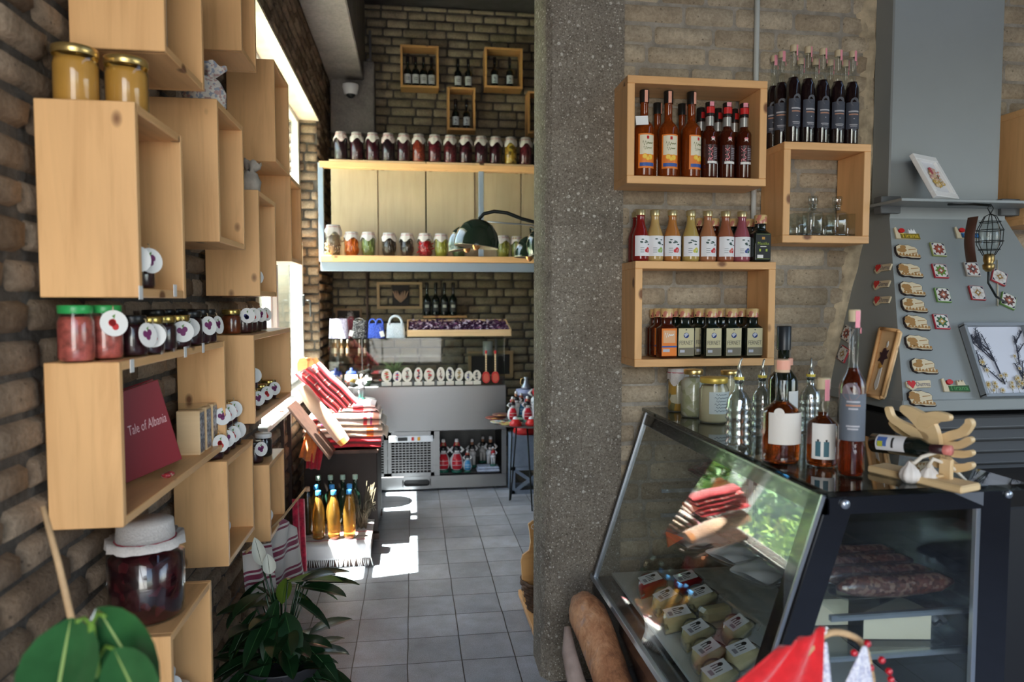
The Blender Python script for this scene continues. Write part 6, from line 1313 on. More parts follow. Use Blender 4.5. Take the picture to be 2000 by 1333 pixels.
def carved_mesh(seed):
    rnd = random.Random(seed); m_ = MB().prism([(x * .85, z * .85) for x, z in cout], .006, 0); T = Matrix.Translation((0, -.0036, 0))
    m_.prism([(x * .80, z * .78) for x, z in cout], .0016, 1, T)
    T = Matrix.Translation((0, -.0048, 0))
    for k in range(6): a = rnd.uniform(-.6, .6); cx_, cz_ = -.018 + rnd.uniform(-.006, .01), .002 + rnd.uniform(-.008, .01); m_.prism([(cx_ + .008 * math.cos(t_), cz_ + .005 * math.sin(t_)) for t_ in [j * PI / 4 for j in range(8)]], .0006, 2, T @ Matrix.Translation((0, -.0001 * k, 0)))
    for k in range(7): x_ = -.024 + k * .0085; m_.prism([(x_, -.012), (x_ + .006, -.012), (x_ + .005, -.009 + rnd.uniform(0, .006)), (x_ + .001, -.008)], .0006, 2, T)
    m_.prism([(-.028, -.013), (.032, -.014), (.032, -.0125), (-.028, -.0115)], .0007, 2, T); m_.prism([(.004, .004), (.024, .007), (.024, .0085), (.004, .006)], .0006, 2, T); m_.prism([(.010, -.006), (.026, -.004), (.026, -.002), (.010, -.0045)], .0006, 2, T)
    return m_.mesh('carved_magnet', [SOUV, CREAM, BURN])
cms = [carved_mesh(i) for i in range(3)]
for i, (px, py) in enumerate([(1770, 493), (1775, 530), (1779, 566), (1783, 598), (1788, 632), (1791, 671), (1802, 717), (1797, 780)]):
    stick(tag(mobj('carved_magnet', cms[i % 3]), 'carved cream town magnet in the left column on the hood, %s from the top' % ORD[i], 'magnet', 'carved magnets on the hood'), px, py, 'f', .06)
def text_magnet(label, px, py, face, txt, tm, h=.02, w=.06, extra=None, roll=0):
    r = thing('word_magnet', label, 'magnet'); m_ = MB()
    if extra == 'heart':
        sx0 = -w * .32
        hp = [(0, -.011), (-.012, .003), (-.010, .010), (-.004, .011), (0, .006), (.004, .011), (.010, .010), (.012, .003)]
        m_.prism([(-w / 2, -.006), (-w / 2, .008), (w / 2 - .004, .012), (w / 2, .010), (w / 2 - .004, -.008), (-w * .1, -.009), (sx0, -.016), (-w * .42, -.010)], .005, 0)
        build(m_, 'backing', CREAM, r)
        build(MB().prism([(x + sx0 + .002, z) for x, z in hp], .007), 'heart', RED, r)
        t_ = MB(); add_text(t_, txt, (w * .16, -.0032, .001), w * .55, .013, 0); add_text(t_, 'I', (-w * .46, -.0032, .0), None, .011, 0); build(t_, 'lettering', M('grey_ink', (.12, .12, .18), .6), r)
    else:
        m_.prism([(-w / 2, -h * .6), (-w / 2 + .002, h * 1.0), (-w / 2 + .008, h * 1.1), (-w / 2 + .012, h * .2), (w / 2, h * .15), (w / 2, -h * .7)], .005, 0); build(m_, 'backing', CREAM, r)
        build(MB().prism([(-w * .18 + .009 * math.cos(a), h * .62 + .007 * math.sin(a)) for a in [j * PI / 8 for j in range(16)]], .006), 'poppy', RED, r)
        build(MB().prism([(w * .08, h * .1), (w * .10, h * .8), (w * .16, h * .5), (w * .22, h * .85), (w * .28, h * .5), (w * .34, h * .85), (w * .40, h * .1)], .006), 'crown', WHITEG if tm.name != 'green_letters' else CREAM, r)
        q = MB().prism([(-w * .3, -h * .6), (-w * .3, h * .12), (w / 2, h * .12), (w / 2, -h * .7)], .0065, 1 if tm.name != 'gold_letters' else 1); add_text(q, txt, (w * .08, -.0036, -h * .2), w * .72, h * .62, 0)
        build(q, 'lettering', [tm, M('letter_shadow_' + tm.name, tuple(c * .25 for c in tm.node_tree.nodes['Principled BSDF'].inputs[0].default_value[:3]), .6)], r)
    return stick(r, px, py, face, roll)
GLT = M('gold_letters', (.75, .55, .05), .5); BLT = M('blue_letters', (.04, .22, .55), .5); GRT = M('green_letters', (.08, .32, .08), .5)
text_magnet('Tirana souvenir magnet with yellow letters at the top left of the hood', 1771, 459, 'f', 'Tirana', GLT, .022, .075); text_magnet('blue Tirana magnet half hidden behind the brass lamp', 1889, 458, 'f', 'Tirana', BLT, .022, .075); text_magnet('green Tirana magnet beside the framed dried flowers', 1866, 756, 'f', 'Tirana', GRT, .022, .075)
text_magnet('heart magnet low on the hood front', 1794, 752, 'f', 'Durres', GLT, .02, .072, 'heart')
for i, (px, py) in enumerate([(1725, 524), (1722, 556), (1723, 587)]): text_magnet('heart magnet on the side of the hood, %s from the top' % ORD[i], px, py, 's', 'Durres', GLT, .02, .072, 'heart', .0)['group'] = 'heart magnets on the hood side'
def tile_mesh(cols_, seed):
    s_ = .021; m_ = MB().box((0, 0, 0), (2 * s_, .006, 2 * s_), 0, .001); T = lambda k: Matrix.Translation((0, -.0034 - .0004 * k, 0))
    def star(r, n, q, mi, k, ro=0): m_.prism([((r if j % 2 == 0 else r * q) * math.cos(ro + j * PI / n), (r if j % 2 == 0 else r * q) * math.sin(ro + j * PI / n)) for j in range(2 * n)], .0006, mi, T(k))
    m_.box((0, -.0032, 0), (2 * s_ - .004, .0006, 2 * s_ - .004), 1)
    star(s_ * .85, 8, .62, 2, 0); star(s_ * .5, 4, .6, 3, 1); star(s_ * .2, 4, .7, 1, 2)
    for sx in (-1, 1):
        for sz in (-1, 1): m_.prism([(sx * s_ * .85, sz * s_ * .85), (sx * s_ * .85, sz * s_ * .5), (sx * s_ * .5, sz * s_ * .85)], .0006, 4, T(1))
    return m_.mesh('patterned_magnet', [M('tile_edge_%d' % seed, cols_[3], .5), M('tile_white', (.68, .66, .62), .5)] + [M('tile_%d_%d' % (seed, j), c, .5) for j, c in enumerate(cols_[:2])] + [M('tile_dark', (.03, .03, .06), .5)])
tms = [tile_mesh(c, i) for i, c in enumerate([((.25, .05, .03), (.45, .10, .05), 0, (.3, .35, .12)), ((.12, .25, .04), (.35, .08, .05), 0, (.45, .03, .05)), ((.12, .04, .03), (.40, .14, .08), 0, (.15, .3, .08)), ((.04, .12, .05), (.45, .30, .08), 0, (.45, .04, .06)), ((.35, .10, .07), (.10, .05, .05), 0, (.45, .4, .35)), ((.55, .50, .45), (.30, .16, .03), 0, (.40, .05, .06))])]
for i, (px, py, k) in enumerate([(1832, 488, 0), (1836, 530, 1), (1841, 577, 2), (1838, 629, 3), (1898, 527, 4), (1908, 573, 5)]):
    stick(tag(mobj('patterned_magnet', tms[k]), ['square magnet with a red star on green edge, top of the middle column', 'square magnet with a green star and red rim', 'square magnet with a brown star, third in the middle column', 'square magnet with dark green star, lowest in the middle column', 'square magnet with a rust star left of the brass lamp', 'square magnet with a brown diamond below the rust star one'][i], 'magnet', 'square patterned magnets'), px, py, 'f', .05)
for i, (px, py, k) in enumerate([(1951, 542, 5), (1969, 588, 2)]): stick(tag(mobj('patterned_magnet', tms[k]), ['square magnet just right of the brass lamp', 'square magnet right of the brass lamp above the flower frame'][i], 'magnet', 'square patterned magnets'), px, py, 'f', .5)
for i, (px, py, k) in enumerate([(1655, 652, 4), (1647, 692, 5)]): stick(tag(mobj('patterned_magnet', tms[k]), ['upper patterned magnet on the hood side behind the tall bottle', 'lower patterned magnet on the hood side behind the tall bottle'][i], 'magnet', 'square patterned magnets'), px, py, 's', .3)
# wooden tray picture on the hood side
wt = thing('wooden_tray_picture', 'shallow wooden tray with a dark bird emblem and white ribbon', 'picture')
ow = [(-.05, .135), (.055, .128), (.062, .12), (.05, -.13), (.042, -.14), (-.045, -.135), (-.052, -.128)]
build(MB().prism(ow, .01, 0, Matrix.Translation((0, .012, 0))), 'backing', PINE_L, wt)
rm = MB(); nO = len(ow)
for i in range(nO):
    a, b = Vector((ow[i][0], 0, ow[i][1])), Vector((ow[(i + 1) % nO][0], 0, ow[(i + 1) % nO][1])); rm.tube([a, b], .008, 4)
build(rm, 'rim', PINE, wt)
em = MB(); em.prism([(-.004, .055), (.004, .058), (.012, .046), (.024, .05), (.016, .03), (.026, .018), (.010, .012), (.004, -.010), (-.002, -.002), (-.014, .008), (-.024, .004), (-.014, .024), (-.022, .040), (-.010, .038)], .004, 0).prism([(.006, .075), (.012, .085), (.016, .07), (.01, .06)], .004, 1).prism([(-.012, -.004), (.002, -.002), (.0, -.02), (-.012, -.024)], .004, 2)
em.prism([(-.006, -.03), (.008, -.02), (.006, -.10), (-.004, -.11), (-.016, -.09)], .003, 1)
build(em, 'bird_emblem', [M('emblem_black', (.05, .02, .03), .6), WHITE, YB_], wt, (0, .003, 0)); stick(wt, 1721, 708, 's', -.02, .03)
# white frame with dried flowers on the flange
wf = thing('picture_frame', 'white picture frame of dried pink and cream flowers leaning on the duct', 'picture', (0, 0, 0)); Yw = hyf - .155
c0 = onY(1848, 401, Yw); wf.location = (c0.x, Yw, zt_ + .0125); sy = 101 * Yw / FPX; W_ = 82 * Yw / FPX
T = Matrix(((1, 0, -.27, 0), (0, 1, 0, 0), (0, 0, 1, 0), (0, 0, 0, 1)))
rm = MB(); fw = .026; W_ *= 1.12; sy *= 1.1; RT = Matrix.Rotation(.42, 4, 'Z') @ Matrix.Rotation(-.50, 4, 'X')
for c, d in (((0, 0, fw / 2), (W_, .02, fw)), ((0, 0, sy - fw / 2), (W_, .02, fw)), ((-W_ / 2 + fw / 2, 0, sy / 2), (fw, .02, sy - 2 * fw)), ((W_ / 2 - fw / 2, 0, sy / 2), (fw, .02, sy - 2 * fw))): rm.box(c, d, 0, .002, RT)
build(rm, 'frame', WHITEG, wf); build(MB().box((0, .004, sy / 2), (W_ - .03, .004, sy - .03), 0, 0, RT), 'card', M('card_white', (.72, .72, .74), .6), wf)
fm = MB(); rr = random.Random(21)
for i in range(70):
    t_ = rr.uniform(0, 1); cx_, cz_ = rr.gauss(0, .016), sy * (.28 + .42 * t_); mi = 0 if t_ > .72 and cx_ < 0 else (rr.choice([1, 2]) if t_ > .3 else rr.choice([2, 3]))
    fm.ball((cx_, -.003, cz_), (rr.uniform(.004, .010), .004, rr.uniform(.004, .009)), 6, 4, mi, RT)
for i in range(14): fm.tube([(0, -.002, sy * .24), (rr.uniform(-.03, .03), -.004, sy * rr.uniform(.4, .7))], .0012, 4, 3, RT)
build(fm, 'dried_flowers', [M('dry_rose', (.42, .08, .10), .8), M('dry_pink', (.60, .35, .30), .8), M('dry_cream', (.65, .50, .32), .8), M('dry_gold', (.50, .34, .10), .8)], wf)
# herbarium frame on the hood front
hf = thing('herbarium_frame', 'grey framed white panel with dried dark twigs and daisies', 'picture'); W_, H_ = .26, .29
rm = MB()
for c, d in (((0, 0, H_ / 2), (W_ + .012, .03, .012)), ((0, 0, -H_ / 2), (W_ + .012, .03, .012)), ((-W_ / 2, 0, 0), (.012, .03, H_)), ((W_ / 2, 0, 0), (.012, .03, H_))): rm.box(c, d, 0, .001)
build(rm, 'frame', M('frame_grey', (.25, .28, .31), .4), hf); build(MB().box((0, .006, 0), (W_, .004, H_)), 'panel', M('panel_white', (.66, .68, .76), .6), hf)
tw = MB(); rr = random.Random(31)
def twig(x, z, a, L, d):
    x2, z2 = x + L * math.sin(a), z + L * math.cos(a); x2 = max(-W_ / 2 + .01, min(W_ / 2 - .01, x2)); z2 = min(z2, H_ / 2 - .01)
    tw.tube([(x, .0, z), ((x + x2) / 2, -.003, (z + z2) / 2), (x2, -.001, z2)], [.0022, .0018, .001], 4, 0)
    n = int(L / .006)
    for k in range(n):
        t_ = k / n; s_ = rr.choice([-1, 1]); tw.tube([(x + (x2 - x) * t_, -.002, z + (z2 - z) * t_), (x + (x2 - x) * t_ + s_ * .009, -.004, z + (z2 - z) * t_ + .007)], .0009, 3, 0)
    if d > 0:
        for k in range(3): t_ = rr.uniform(.3, .9); twig(x + (x2 - x) * t_, z + (z2 - z) * t_, a + rr.choice([-1, 1]) * rr.uniform(.4, .8), L * rr.uniform(.4, .6), d - 1)
twig(-.03, -.10, -.15, .21, 2); twig(-.04, -.09, -.75, .12, 1); twig(.06, -.02, .15, .12, 1); twig(.04, -.12, .3, .12, 1)
build(tw, 'twigs', M('dark_twig', (.05, .055, .08), .8), hf)
dz_ = MB()
for k in range(26):
    x, z = rr.uniform(-.11, .12), rr.uniform(-.135, .02) if k > 7 else rr.uniform(-.135, -.08); x = -.10 if k == 8 else x; r = rr.uniform(.006, .012)
    for j in range(7): a = j * 2 * PI / 7; dz_.prism([(x, z), (x + r * math.cos(a - .3), z + r * math.sin(a - .3)), (x + r * 1.15 * math.cos(a), z + r * 1.15 * math.sin(a)), (x + r * math.cos(a + .3), z + r * math.sin(a + .3))], .001, 0, Matrix.Translation((0, -.004, 0)))
    dz_.ball((x, -.005, z), (r * .4, .003, r * .4), 8, 4, 1); dz_.tube([(x, 0, z), (x + rr.uniform(-.01, .01), 0, z - .03)], .0008, 3, 2)
build(dz_, 'daisies', [M('dry_petal', (.60, .52, .36), .8), M('dry_center', (.50, .32, .08), .8), M('dry_stalk', (.30, .30, .18), .8)], hf)
stick(hf, 1961, 703, 'f', .0, .022)
# brass caged lamp
bl_ = thing('brass_cage_lamp', 'upturned brass lamp with wire cage and brown leather shade on the hood', 'lamp'); Yl = 2.36; c0 = onY(1931, 515, Yl); bl_.location = c0
s_ = Yl / FPX
BR = M('old_brass', (.38, .26, .10), .35, .9)
build(MB().lathe([(.008, -.03), (.018, -.02), (.020, -.005), (.014, .0), (.018, .01), (.018, .03), (.012, .035)], 16), 'socket', BR, bl_)
build(MB().lathe([(.012, .03), (.028, .06), (.032, .10), (.026, .14), (0, .165)], 18, cap=False), 'bulb', CLEAR, bl_)
cg = MB()
for k in range(6): a = k * PI / 3; cg.tube([(.02 * math.cos(a), .02 * math.sin(a), .03), (.042 * math.cos(a), .042 * math.sin(a), .07), (.044 * math.cos(a), .044 * math.sin(a), .12), (.02 * math.cos(a), .02 * math.sin(a), .17), (0, 0, .18)], .0016, 5)
for z, r in ((.05, .034), (.08, .044), (.12, .044), (.15, .033)): cg.tube([(r * math.cos(a), r * math.sin(a), z) for a in [i * PI / 10 for i in range(21)]], .0016, 5)
cg.tube([(0, 0, .18), (.012, 0, .20), (.0, 0, .215), (-.012, 0, .20), (0, 0, .18)], .002, 5)
build(cg, 'wire_cage', BLS, bl_)
build(MB().sheet(lambda u, v: (-.05 + (-.004 - .022 * math.sin(PI * v)) * math.cos((u - .5) * 2.0), .02 - .03 * math.sin((u - .5) * 2.0), .005 + .165 * v), 12, 12), 'leather_shade', M('brown_leather', (.08, .035, .025), .5), bl_)
build(MB().tube([(0, 0, -.03), (.01, .01, -.07), (.035, .0, -.12), onP(1966, 592, Pf0 + Nf * .004, Nf) - c0], .004, 6), 'cable', BLS, bl_); build(MB().tube([(0, 0, .21), (.0, .08, .225), Vector((c0.x + .05, hyf - .16, zt_ - .012)) - c0], .005, 6), 'hanger', BLS, bl_)
tag(build(MB().tube([onP(1948, 508, Pf0 + Nf * .004, Nf), onP(1949, 598, Pf0 + Nf * .004, Nf)], .0022, 6), 'metal_skewer', M('skewer_cream', (.6, .55, .42), .5)), 'thin cream rod in front of the hood right of the brass lamp', 'rod')

# ------------------------------------------------------------------ refrigerated deli case
ZS = 1.165; sl0 = onZ(1275, 797, ZS); CY0, CY1 = 1.53, 2.86; XT, XB2, ZT_, ZB_ = .955, .735, 1.15, .455; XR = 1.425
dc_ = thing('deli_case', 'black framed refrigerated glass deli case with a slanted front', 'display counter', (1.2, 2.2, 0)); OI = Vector((1.2, 2.2, 0))
BF = M('case_black', (.008, .009, .013), .25, coat=.4, noise=.0); CHR = M('case_aluminium', (.42, .46, .52), .3, .8)
BGL = thin_glass('smoked_glass', (.50, .53, .52), 1, .03, .06)
def cb(mb, n, mt): return build(mb, n, mt, dc_, -OI)
cb(MB().box(((XT - .012 + 1.47) / 2, (CY0 - .015 + CY1) / 2, ZS - .008), (1.47 - XT + .012, CY1 - CY0 + .015, .016), 0, .003), 'top_slab', BGL)
an = math.atan2(XT - XB2, ZT_ - ZB_); SL = math.hypot(XT - XB2, ZT_ - ZB_); TS = Matrix.Translation((XB2, 0, ZB_)) @ Matrix.Rotation(an, 4, 'Y'); CYm = (CY0 + CY1) / 2; CYL = CY1 - CY0
cb(MB().box((0, CYm, SL / 2), (.006, CYL - .02, SL - .02), 0, 0, TS), 'front_glass', GREENGLASS)
cb(MB().box((.006, CYm, SL - .025), (.018, CYL, .052), 0, .002, TS).box((.006, CY1 - .014, SL / 2), (.018, .028, SL), 0, .002, TS).box((.006, CY0 + .035, SL / 2), (.018, .07, SL), 0, .002, TS), 'front_frame', BF)
cb(MB().box((.002, CY1 - .032, SL / 2), (.02, .010, SL), 0, .001, TS), 'trim_strip', CHR); cb(MB().box((-.002, CY0 + .006, SL / 2), (.02, .008, SL), 0, .001, TS), 'trim_strip', CHR)
cb(MB().box((.0, CYm, .008), (.024, CYL, .018), 0, .002, TS), 'trim_strip', CHR)
# base
bs = MB(); q = [(XB2 + .004, ZB_ + .004), (XR, ZB_ + .004), (XR, .05), (XB2 + .075, .05), (XB2 + .004, ZB_ - .06)]
bs.prism(q, CYL - .01, 0, Matrix.Translation((0, CYm, 0))); cb(bs, 'base', BF)
for y in (CY0 + .1, CY1 - .1):
    for x in (.87, 1.35): cb(MB().lathe([(.025, 0), (.025, .055)], 12, c=(x, y, 0)), 'foot', BLACKP)
# end face frame
pA, pB_ = onY(1655, 1003, CY0), onY(1912, 1000, CY0); zw = pA.z; xw1 = pB_.x
def slx(z): return XB2 + (XT - XB2) * (z - ZB_) / (ZT_ - ZB_)
ef = MB()
wl = .066
ef.prism([(slx(ZB_), ZB_), (slx(zw), zw), (slx(zw) + wl, zw), (slx(ZB_) + wl, ZB_)], .02, 0, Matrix.Translation((0, CY0 + .002, 0)))
ef.box(((slx(ZT_) + XR) / 2, CY0 + .002, (zw + ZT_) / 2), (XR - slx(ZT_), .02, ZT_ - zw), 0); ef.box(((xw1 + XR) / 2, CY0 + .002, (zw + ZB_) / 2), (XR - xw1, .02, zw - ZB_), 0)
cb(ef, 'end_frame', BF)
cb(MB().box(((XB2 + XR) / 2 + .06, CY0 + .006, (ZB_ + zw) / 2), (XR - XB2 - .12, .005, zw - ZB_)), 'end_glass', GREENGLASS)
cb(MB().box((xw1 - .006, CY0 + .0, (ZB_ + zw) / 2), (.012, .014, zw - ZB_), 0, .001), 'trim_strip', CHR)
cb(MB().box((XR - .006, CYm, (ZT_ + ZB_) / 2), (.012, CYL - .03, ZT_ - ZB_)), 'rear_panel', BF)
cb(MB().lathe([(.011, 0), (.011, .006), (.0, .007)], 16, c=(0, 0, 0), T=Matrix.Translation(onY(1649, 985, CY0 - .008)) @ Matrix.Rotation(PI / 2, 4, 'X')), 'bolt', CHR)
cb(MB().lathe([(.009, 0), (.009, .006), (.0, .007)], 16, c=(0, 0, 0), T=Matrix.Translation(onY(1968, 966, CY0 - .008)) @ Matrix.Rotation(PI / 2, 4, 'X')), 'bolt', CHR)
TRAY = M('case_tray', (.72, .76, .77), .4, .3)
ZI = ZB_ + .03
cb(MB().box(((XB2 + XR) / 2 + .03, CYm, ZI - .008), (XR - XB2 - .09, CYL - .06, .012)), 'floor_tray', TRAY)
sh0 = onZ(1300, 1060, .74); ZM = .74; XM = sh0.x
cb(MB().box(((XM + XR - .02) / 2, CYm, ZM), (XR - .02 - XM, CYL - .08, .008)), 'glass_shelf', GREENGLASS)
ZU = zY(1180, 1.62, 1750); XU = 1.02
cb(MB().box(((XU + XR - .02) / 2, CYm, ZU), (XR - .02 - XU, CYL - .08, .008)), 'glass_shelf', GREENGLASS)
for y in (CY0 + .05, CY1 - .06): cb(MB().box((XR - .03, y, (ZI + ZT_) / 2), (.02, .02, ZT_ - ZI)), 'shelf_upright', CHR)
for z in (ZM - .012, ZU - .012):
    for y in (CY0 + .06, CY1 - .07): cb(MB().box(((XM + XR) / 2 + .05, y, z), (XR - XM - .12, .012, .014)), 'shelf_bracket', CHR)
bd = cb(MB().box((0, 0, 0), (.01, .01, .01)), 'x', BF); bpy.data.objects.remove(bd)
pb = thing('label_sticker', 'dark sticker at the top of the case end', 'sticker', onY(1895, 975, CY0 - .0095)); build(MB().prism([(-.045, .016), (.035, .016), (.035, -.018)], .001), 'sheet', M('sticker_grey', (.10, .11, .13), .5), pb)

# cheese packs on the tray
CHS = M('cheese_cream', (.72, .62, .36), .5, noise=.1, nscale=30); CHW = M('cheese_white', (.75, .70, .55), .5); RWX = M('red_wax', (.45, .02, .03), .35, coat=.4); FILM = thin_glass('plastic_film', (.95, .96, .97), .9, .12)
def cheese_kit(rind):
    def mk():
        pts = [(-.045, -.028)] + [(.045 * math.cos(a), -.028 + .056 * math.sin(a)) for a in [PI - i * PI / 14 for i in range(15)]]
        R90 = Matrix.Rotation(-PI / 2, 4, 'X')
        c = MB().prism(pts, .040, 0, Matrix.Translation((0, 0, .022)) @ R90, True); f = MB().prism([(x * 1.08, z * 1.1) for x, z in pts], .046, 0, Matrix.Translation((0, 0, .0235)) @ R90, True)
        f.tube([(-.05, -.03, .03), (-.068, -.04, .045)], [.012, .003], 5).tube([(.05, -.03, .03), (.07, -.035, .04)], [.012, .002], 5)
        l_ = MB().box((0, 0, .0475), (.072, .034, .001)); l_.prism([(.016 + .008 * math.cos(a), .006 + .005 * math.sin(a)) for a in [j * PI / 5 for j in range(10)]], .0005, 1, Matrix.Translation((0, 0, .0483)) @ Matrix.Rotation(-PI / 2, 4, 'X'))
        l_.box((-.022, -.004, .0482), (.012, .014, .0004), 2)
        for k in range(4): l_.box((0, .010 - k * .006, .0482), (.022, .002, .0004), 1)
        return [('cheese', c.mesh('cheese', [rind])), ('film_wrap', f.mesh('film_wrap', FILM)), ('printed_label', l_.mesh('printed_label', [LBW, INK, M('label_greyink', (.30, .28, .32), .5)]))]
    return mk
for i, (px, py, rd, rot) in enumerate([(1266, 1146, 1, .3), (1335, 1142, 1, .25), (1293, 1178, 0, .45), (1362, 1172, 0, .3), (1320, 1212, 0, .1), (1352, 1243, 0, .4), (1430, 1234, 0, .5), (1372, 1283, 0, .45), (1440, 1284, 0, .3), (1393, 1326, 0, .35)]):
    p = onZ(px, py, ZI + .04); p.z = ZI + .001
    place(kit('cheese%d' % rd, cheese_kit(RWX if rd else CHS)), 'cheese_pack', '%s in the case, %s' % ('red waxed wrapped cheese' if rd else 'vacuum wrapped cheese with white label', ['left one of the two red ones', 'right one of the two red ones', 'below the left red one', 'below the right red one', 'third row left', 'fourth row left', 'fourth row right', 'fifth row left', 'fifth row right', 'nearest the bottom rail'][i]), 'cheese', p + Vector((0, 0, .026)), (.36, -.12, rot), 'wrapped cheeses on the tray', 1.2)
p = onZ(1397, 1196, ZI + .03); p.z = ZI + .001; place([('cheese', MB().box((0, 0, .025), (.12, .05, .05), 0, .012).mesh('cheese', CHS)), ('film_wrap', MB().box((0, 0, .0265), (.126, .056, .053), 0, .012).mesh('film_wrap', FILM))], 'cheese_block', 'plain yellow cheese block without a label on the tray', 'cheese', p, .25)
# pale packs further right on the middle glass shelf
PKW = M('pack_white', (.86, .87, .88), .5)
def film_bag(label, c, size, inner, seed, rot=0, clip=None, tilt_=0, cat='bag', grp=None):
    rnd = random.Random(seed); r = thing('film_bag', label, cat, c, (0, tilt_, rot), grp); w, d, h = size
    def fn(k, s): return lambda u, v: ((u - .5) * w * s * (1 + .05 * math.sin(9 * v + seed)), (v - .5) * d * s, h * (.5 + .5 * k * math.sin(PI * min(max(u, .02), .98)) ** .5 * math.sin(PI * min(max(v, .02), .98)) ** .5) + .004 * math.sin(14 * u + 9 * v + seed))
    build(MB().sheet(fn(1, 1), 16, 14).sheet(fn(-1, 1), 16, 14), 'film', FILM, r)
    if inner: build(MB().sheet(fn(.8, .84), 14, 12).sheet(fn(-.8, .84), 14, 12), 'contents', inner, r)
    if clip:
        build(MB().prism([(-.035, -.024), (.03, .0), (-.028, .028)], .01, 0, Matrix.Rotation(-.6, 4, 'X')), 'paper_corner', M('orange_paper', (.75, .20, .08), .6), r, (-w / 2, -d / 2 * .2, h * .8))
    return r
z0_ = ZM + .005
film_bag('white wrapped cheese pack on the middle glass shelf, front one', onZ(1500, 1135, z0_ + .01) , (.22, .17, .06), PKW, 3, .4, grp='white packs on the glass shelf'); film_bag('white wrapped cheese pack on the middle glass shelf, rear one', onZ(1450, 1100, z0_ + .01), (.22, .17, .06), PKW, 4, .35, grp='white packs on the glass shelf')
film_bag('clear bag with an orange paper corner, lower of the two', onZ(1365, 1068, z0_ + .01), (.20, .16, .05), M('pale_film', (.55, .55, .52), .4), 6, .15, True); film_bag('clear bag with an orange paper corner, upper of the two', onZ(1395, 1010, ZU + .012), (.20, .14, .05), None, 7, .2, True)
film_bag('bag of dried dark red cherries at the top of the case', onZ(1392, 938, ZU + .03), (.19, .16, .08), spots('dried_cherries', [(.16, .012, .02), (.22, .02, .03), (.10, .008, .015), (.28, .04, .05)], 60, .4, .3, .5), 9, .3)
# salami rolls on the upper shelf
SAL = spots('salami_skin', [(.09, .035, .025), (.13, .05, .035), (.06, .025, .02), (.20, .12, .09)], 120, .4, .3, .3)
for i, (y_, z_, r_) in enumerate([(1.64, .032, .030), (1.715, .030, .029), (1.79, .031, .030), (1.865, .031, .030)]):
    r = thing('salami_pack', 'film wrapped dark salami roll in the case, %s from the end glass' % ORD[i], 'salami', (1.215, y_, ZU + .008), 0, 'salami rolls on the upper shelf')
    rnd = random.Random(i); build(MB().tube([(-.16 + .32 * t_ / 8, .004 * math.sin(t_ * 1.3 + i), z_ + .002 * math.sin(t_)) for t_ in range(9)], [.006, r_ * .8, r_ * .92, r_ * .9, r_ * .93, r_ * .88, r_ * .9, r_ * .8, .006], 14), 'sausage', SAL, r)
    build(MB().tube([(-.185 + .37 * t_ / 8, .004 * math.sin(t_ * 1.3 + i), z_ + .001) for t_ in range(9)], [.012] + [r_ * 1.08 * (1 + .06 * rnd.uniform(-1, 1)) for _ in range(7)] + [.012], 10), 'film_wrap', FILM, r)
# cheese wedges seen through the end glass
def wedge(label, x, y, z, L, ang, rot, mt):
    r = thing('cheese_wedge', label, 'cheese', (x, y, z), rot); pts = [(0, 0)] + [(L * math.cos(a), L * math.sin(a)) for a in [-ang / 2 + ang * i / 8 for i in range(9)]]
    build(MB().prism(pts, .07, 0, Matrix.Translation((0, 0, .036)) @ Matrix.Rotation(-PI / 2, 4, 'X')), 'cheese', mt, r); build(MB().prism([(a * 1.05 - .003, b * 1.06) for a, b in pts], .076, 0, Matrix.Translation((0, 0, .0375)) @ Matrix.Rotation(-PI / 2, 4, 'X')), 'film_wrap', FILM, r)
wedge('large pale cheese wedge on the middle shelf, left of three', 1.14, 1.72, z0_, .15, .9, 2.6, CHW); wedge('yellow cheese wedge on the middle shelf behind the pale ones', 1.22, 1.90, z0_, .13, 1.0, .4, CHS); wedge('pale cheese wedge on the middle shelf nearest the end glass', 1.13, 1.64, z0_, .17, .6, .15, CHW)
film_bag('silvery crumpled foil pack at the right of the cheese wedges', (1.345, 1.68, z0_), (.07, .07, .05), M('foil_silver', (.5, .55, .62), .3, .8), 12)

# ------------------------------------------------------------------ things on the case
zs = ZS + .0005
def at(px, py): p = onZ(px, py, zs); return p.x, p.y
BRN = M('brandy', (.52, .10, .014), .03, trans=.9, ior=1.36); BRD = M('dark_brandy', (.28, .038, .010), .03, trans=.85, ior=1.36)
def hero(key, label, px, py_bot, py_top, wpx, body, labmat, labfn, lab, la, cap, shoulder, neck, liquid, cap_h=.035, extra=None, rot=0, name='brandy_bottle'):
    x, y = at(px, py_bot - wpx * .12); s_ = y / FPX * 1.02; h = zY(py_top, y, px) - zs; r = wpx / 2 * s_
    k_ = bottle_parts(key, h, r, body, [labmat, labfn] if labmat else None, shoulder, neck, {'h_big': .72, 'h_small': .68, 'h_wine': .80, 'h_tall': .76}[key], cap=cap, cap_h=cap_h, lab=lab, la=la, liquid=liquid, extra=extra, seg=32)
    return place(k_, name, label, 'bottle', (x, y, zs), rot)
def grey_lab(lm_, c, a, b):
    R_ = c['R'] * 1.004; H_ = b - a
    for z, w, mi in ((.82, .5, 1), (.74, .55, 2), (.67, .35, 1), (.30, .5, 1), (.24, .4, 1)): lm_.patch(R_, a + H_ * z, a + H_ * (z + .035), -w, w, 6, mi)
    lm_.add([(R_ * 1.01 * math.sin(.022 * math.cos(t_) / R_ - .2), -R_ * 1.01 * math.cos(.022 * math.cos(t_) / R_ - .2), b + .006 + .022 * math.sin(t_)) for t_ in [j * PI / 10 for j in range(20)]], [tuple(range(20))], 3)
    return [M('label_silver'), M('label_copper'), M('emblem_mauve', (.20, .15, .17), .5)]
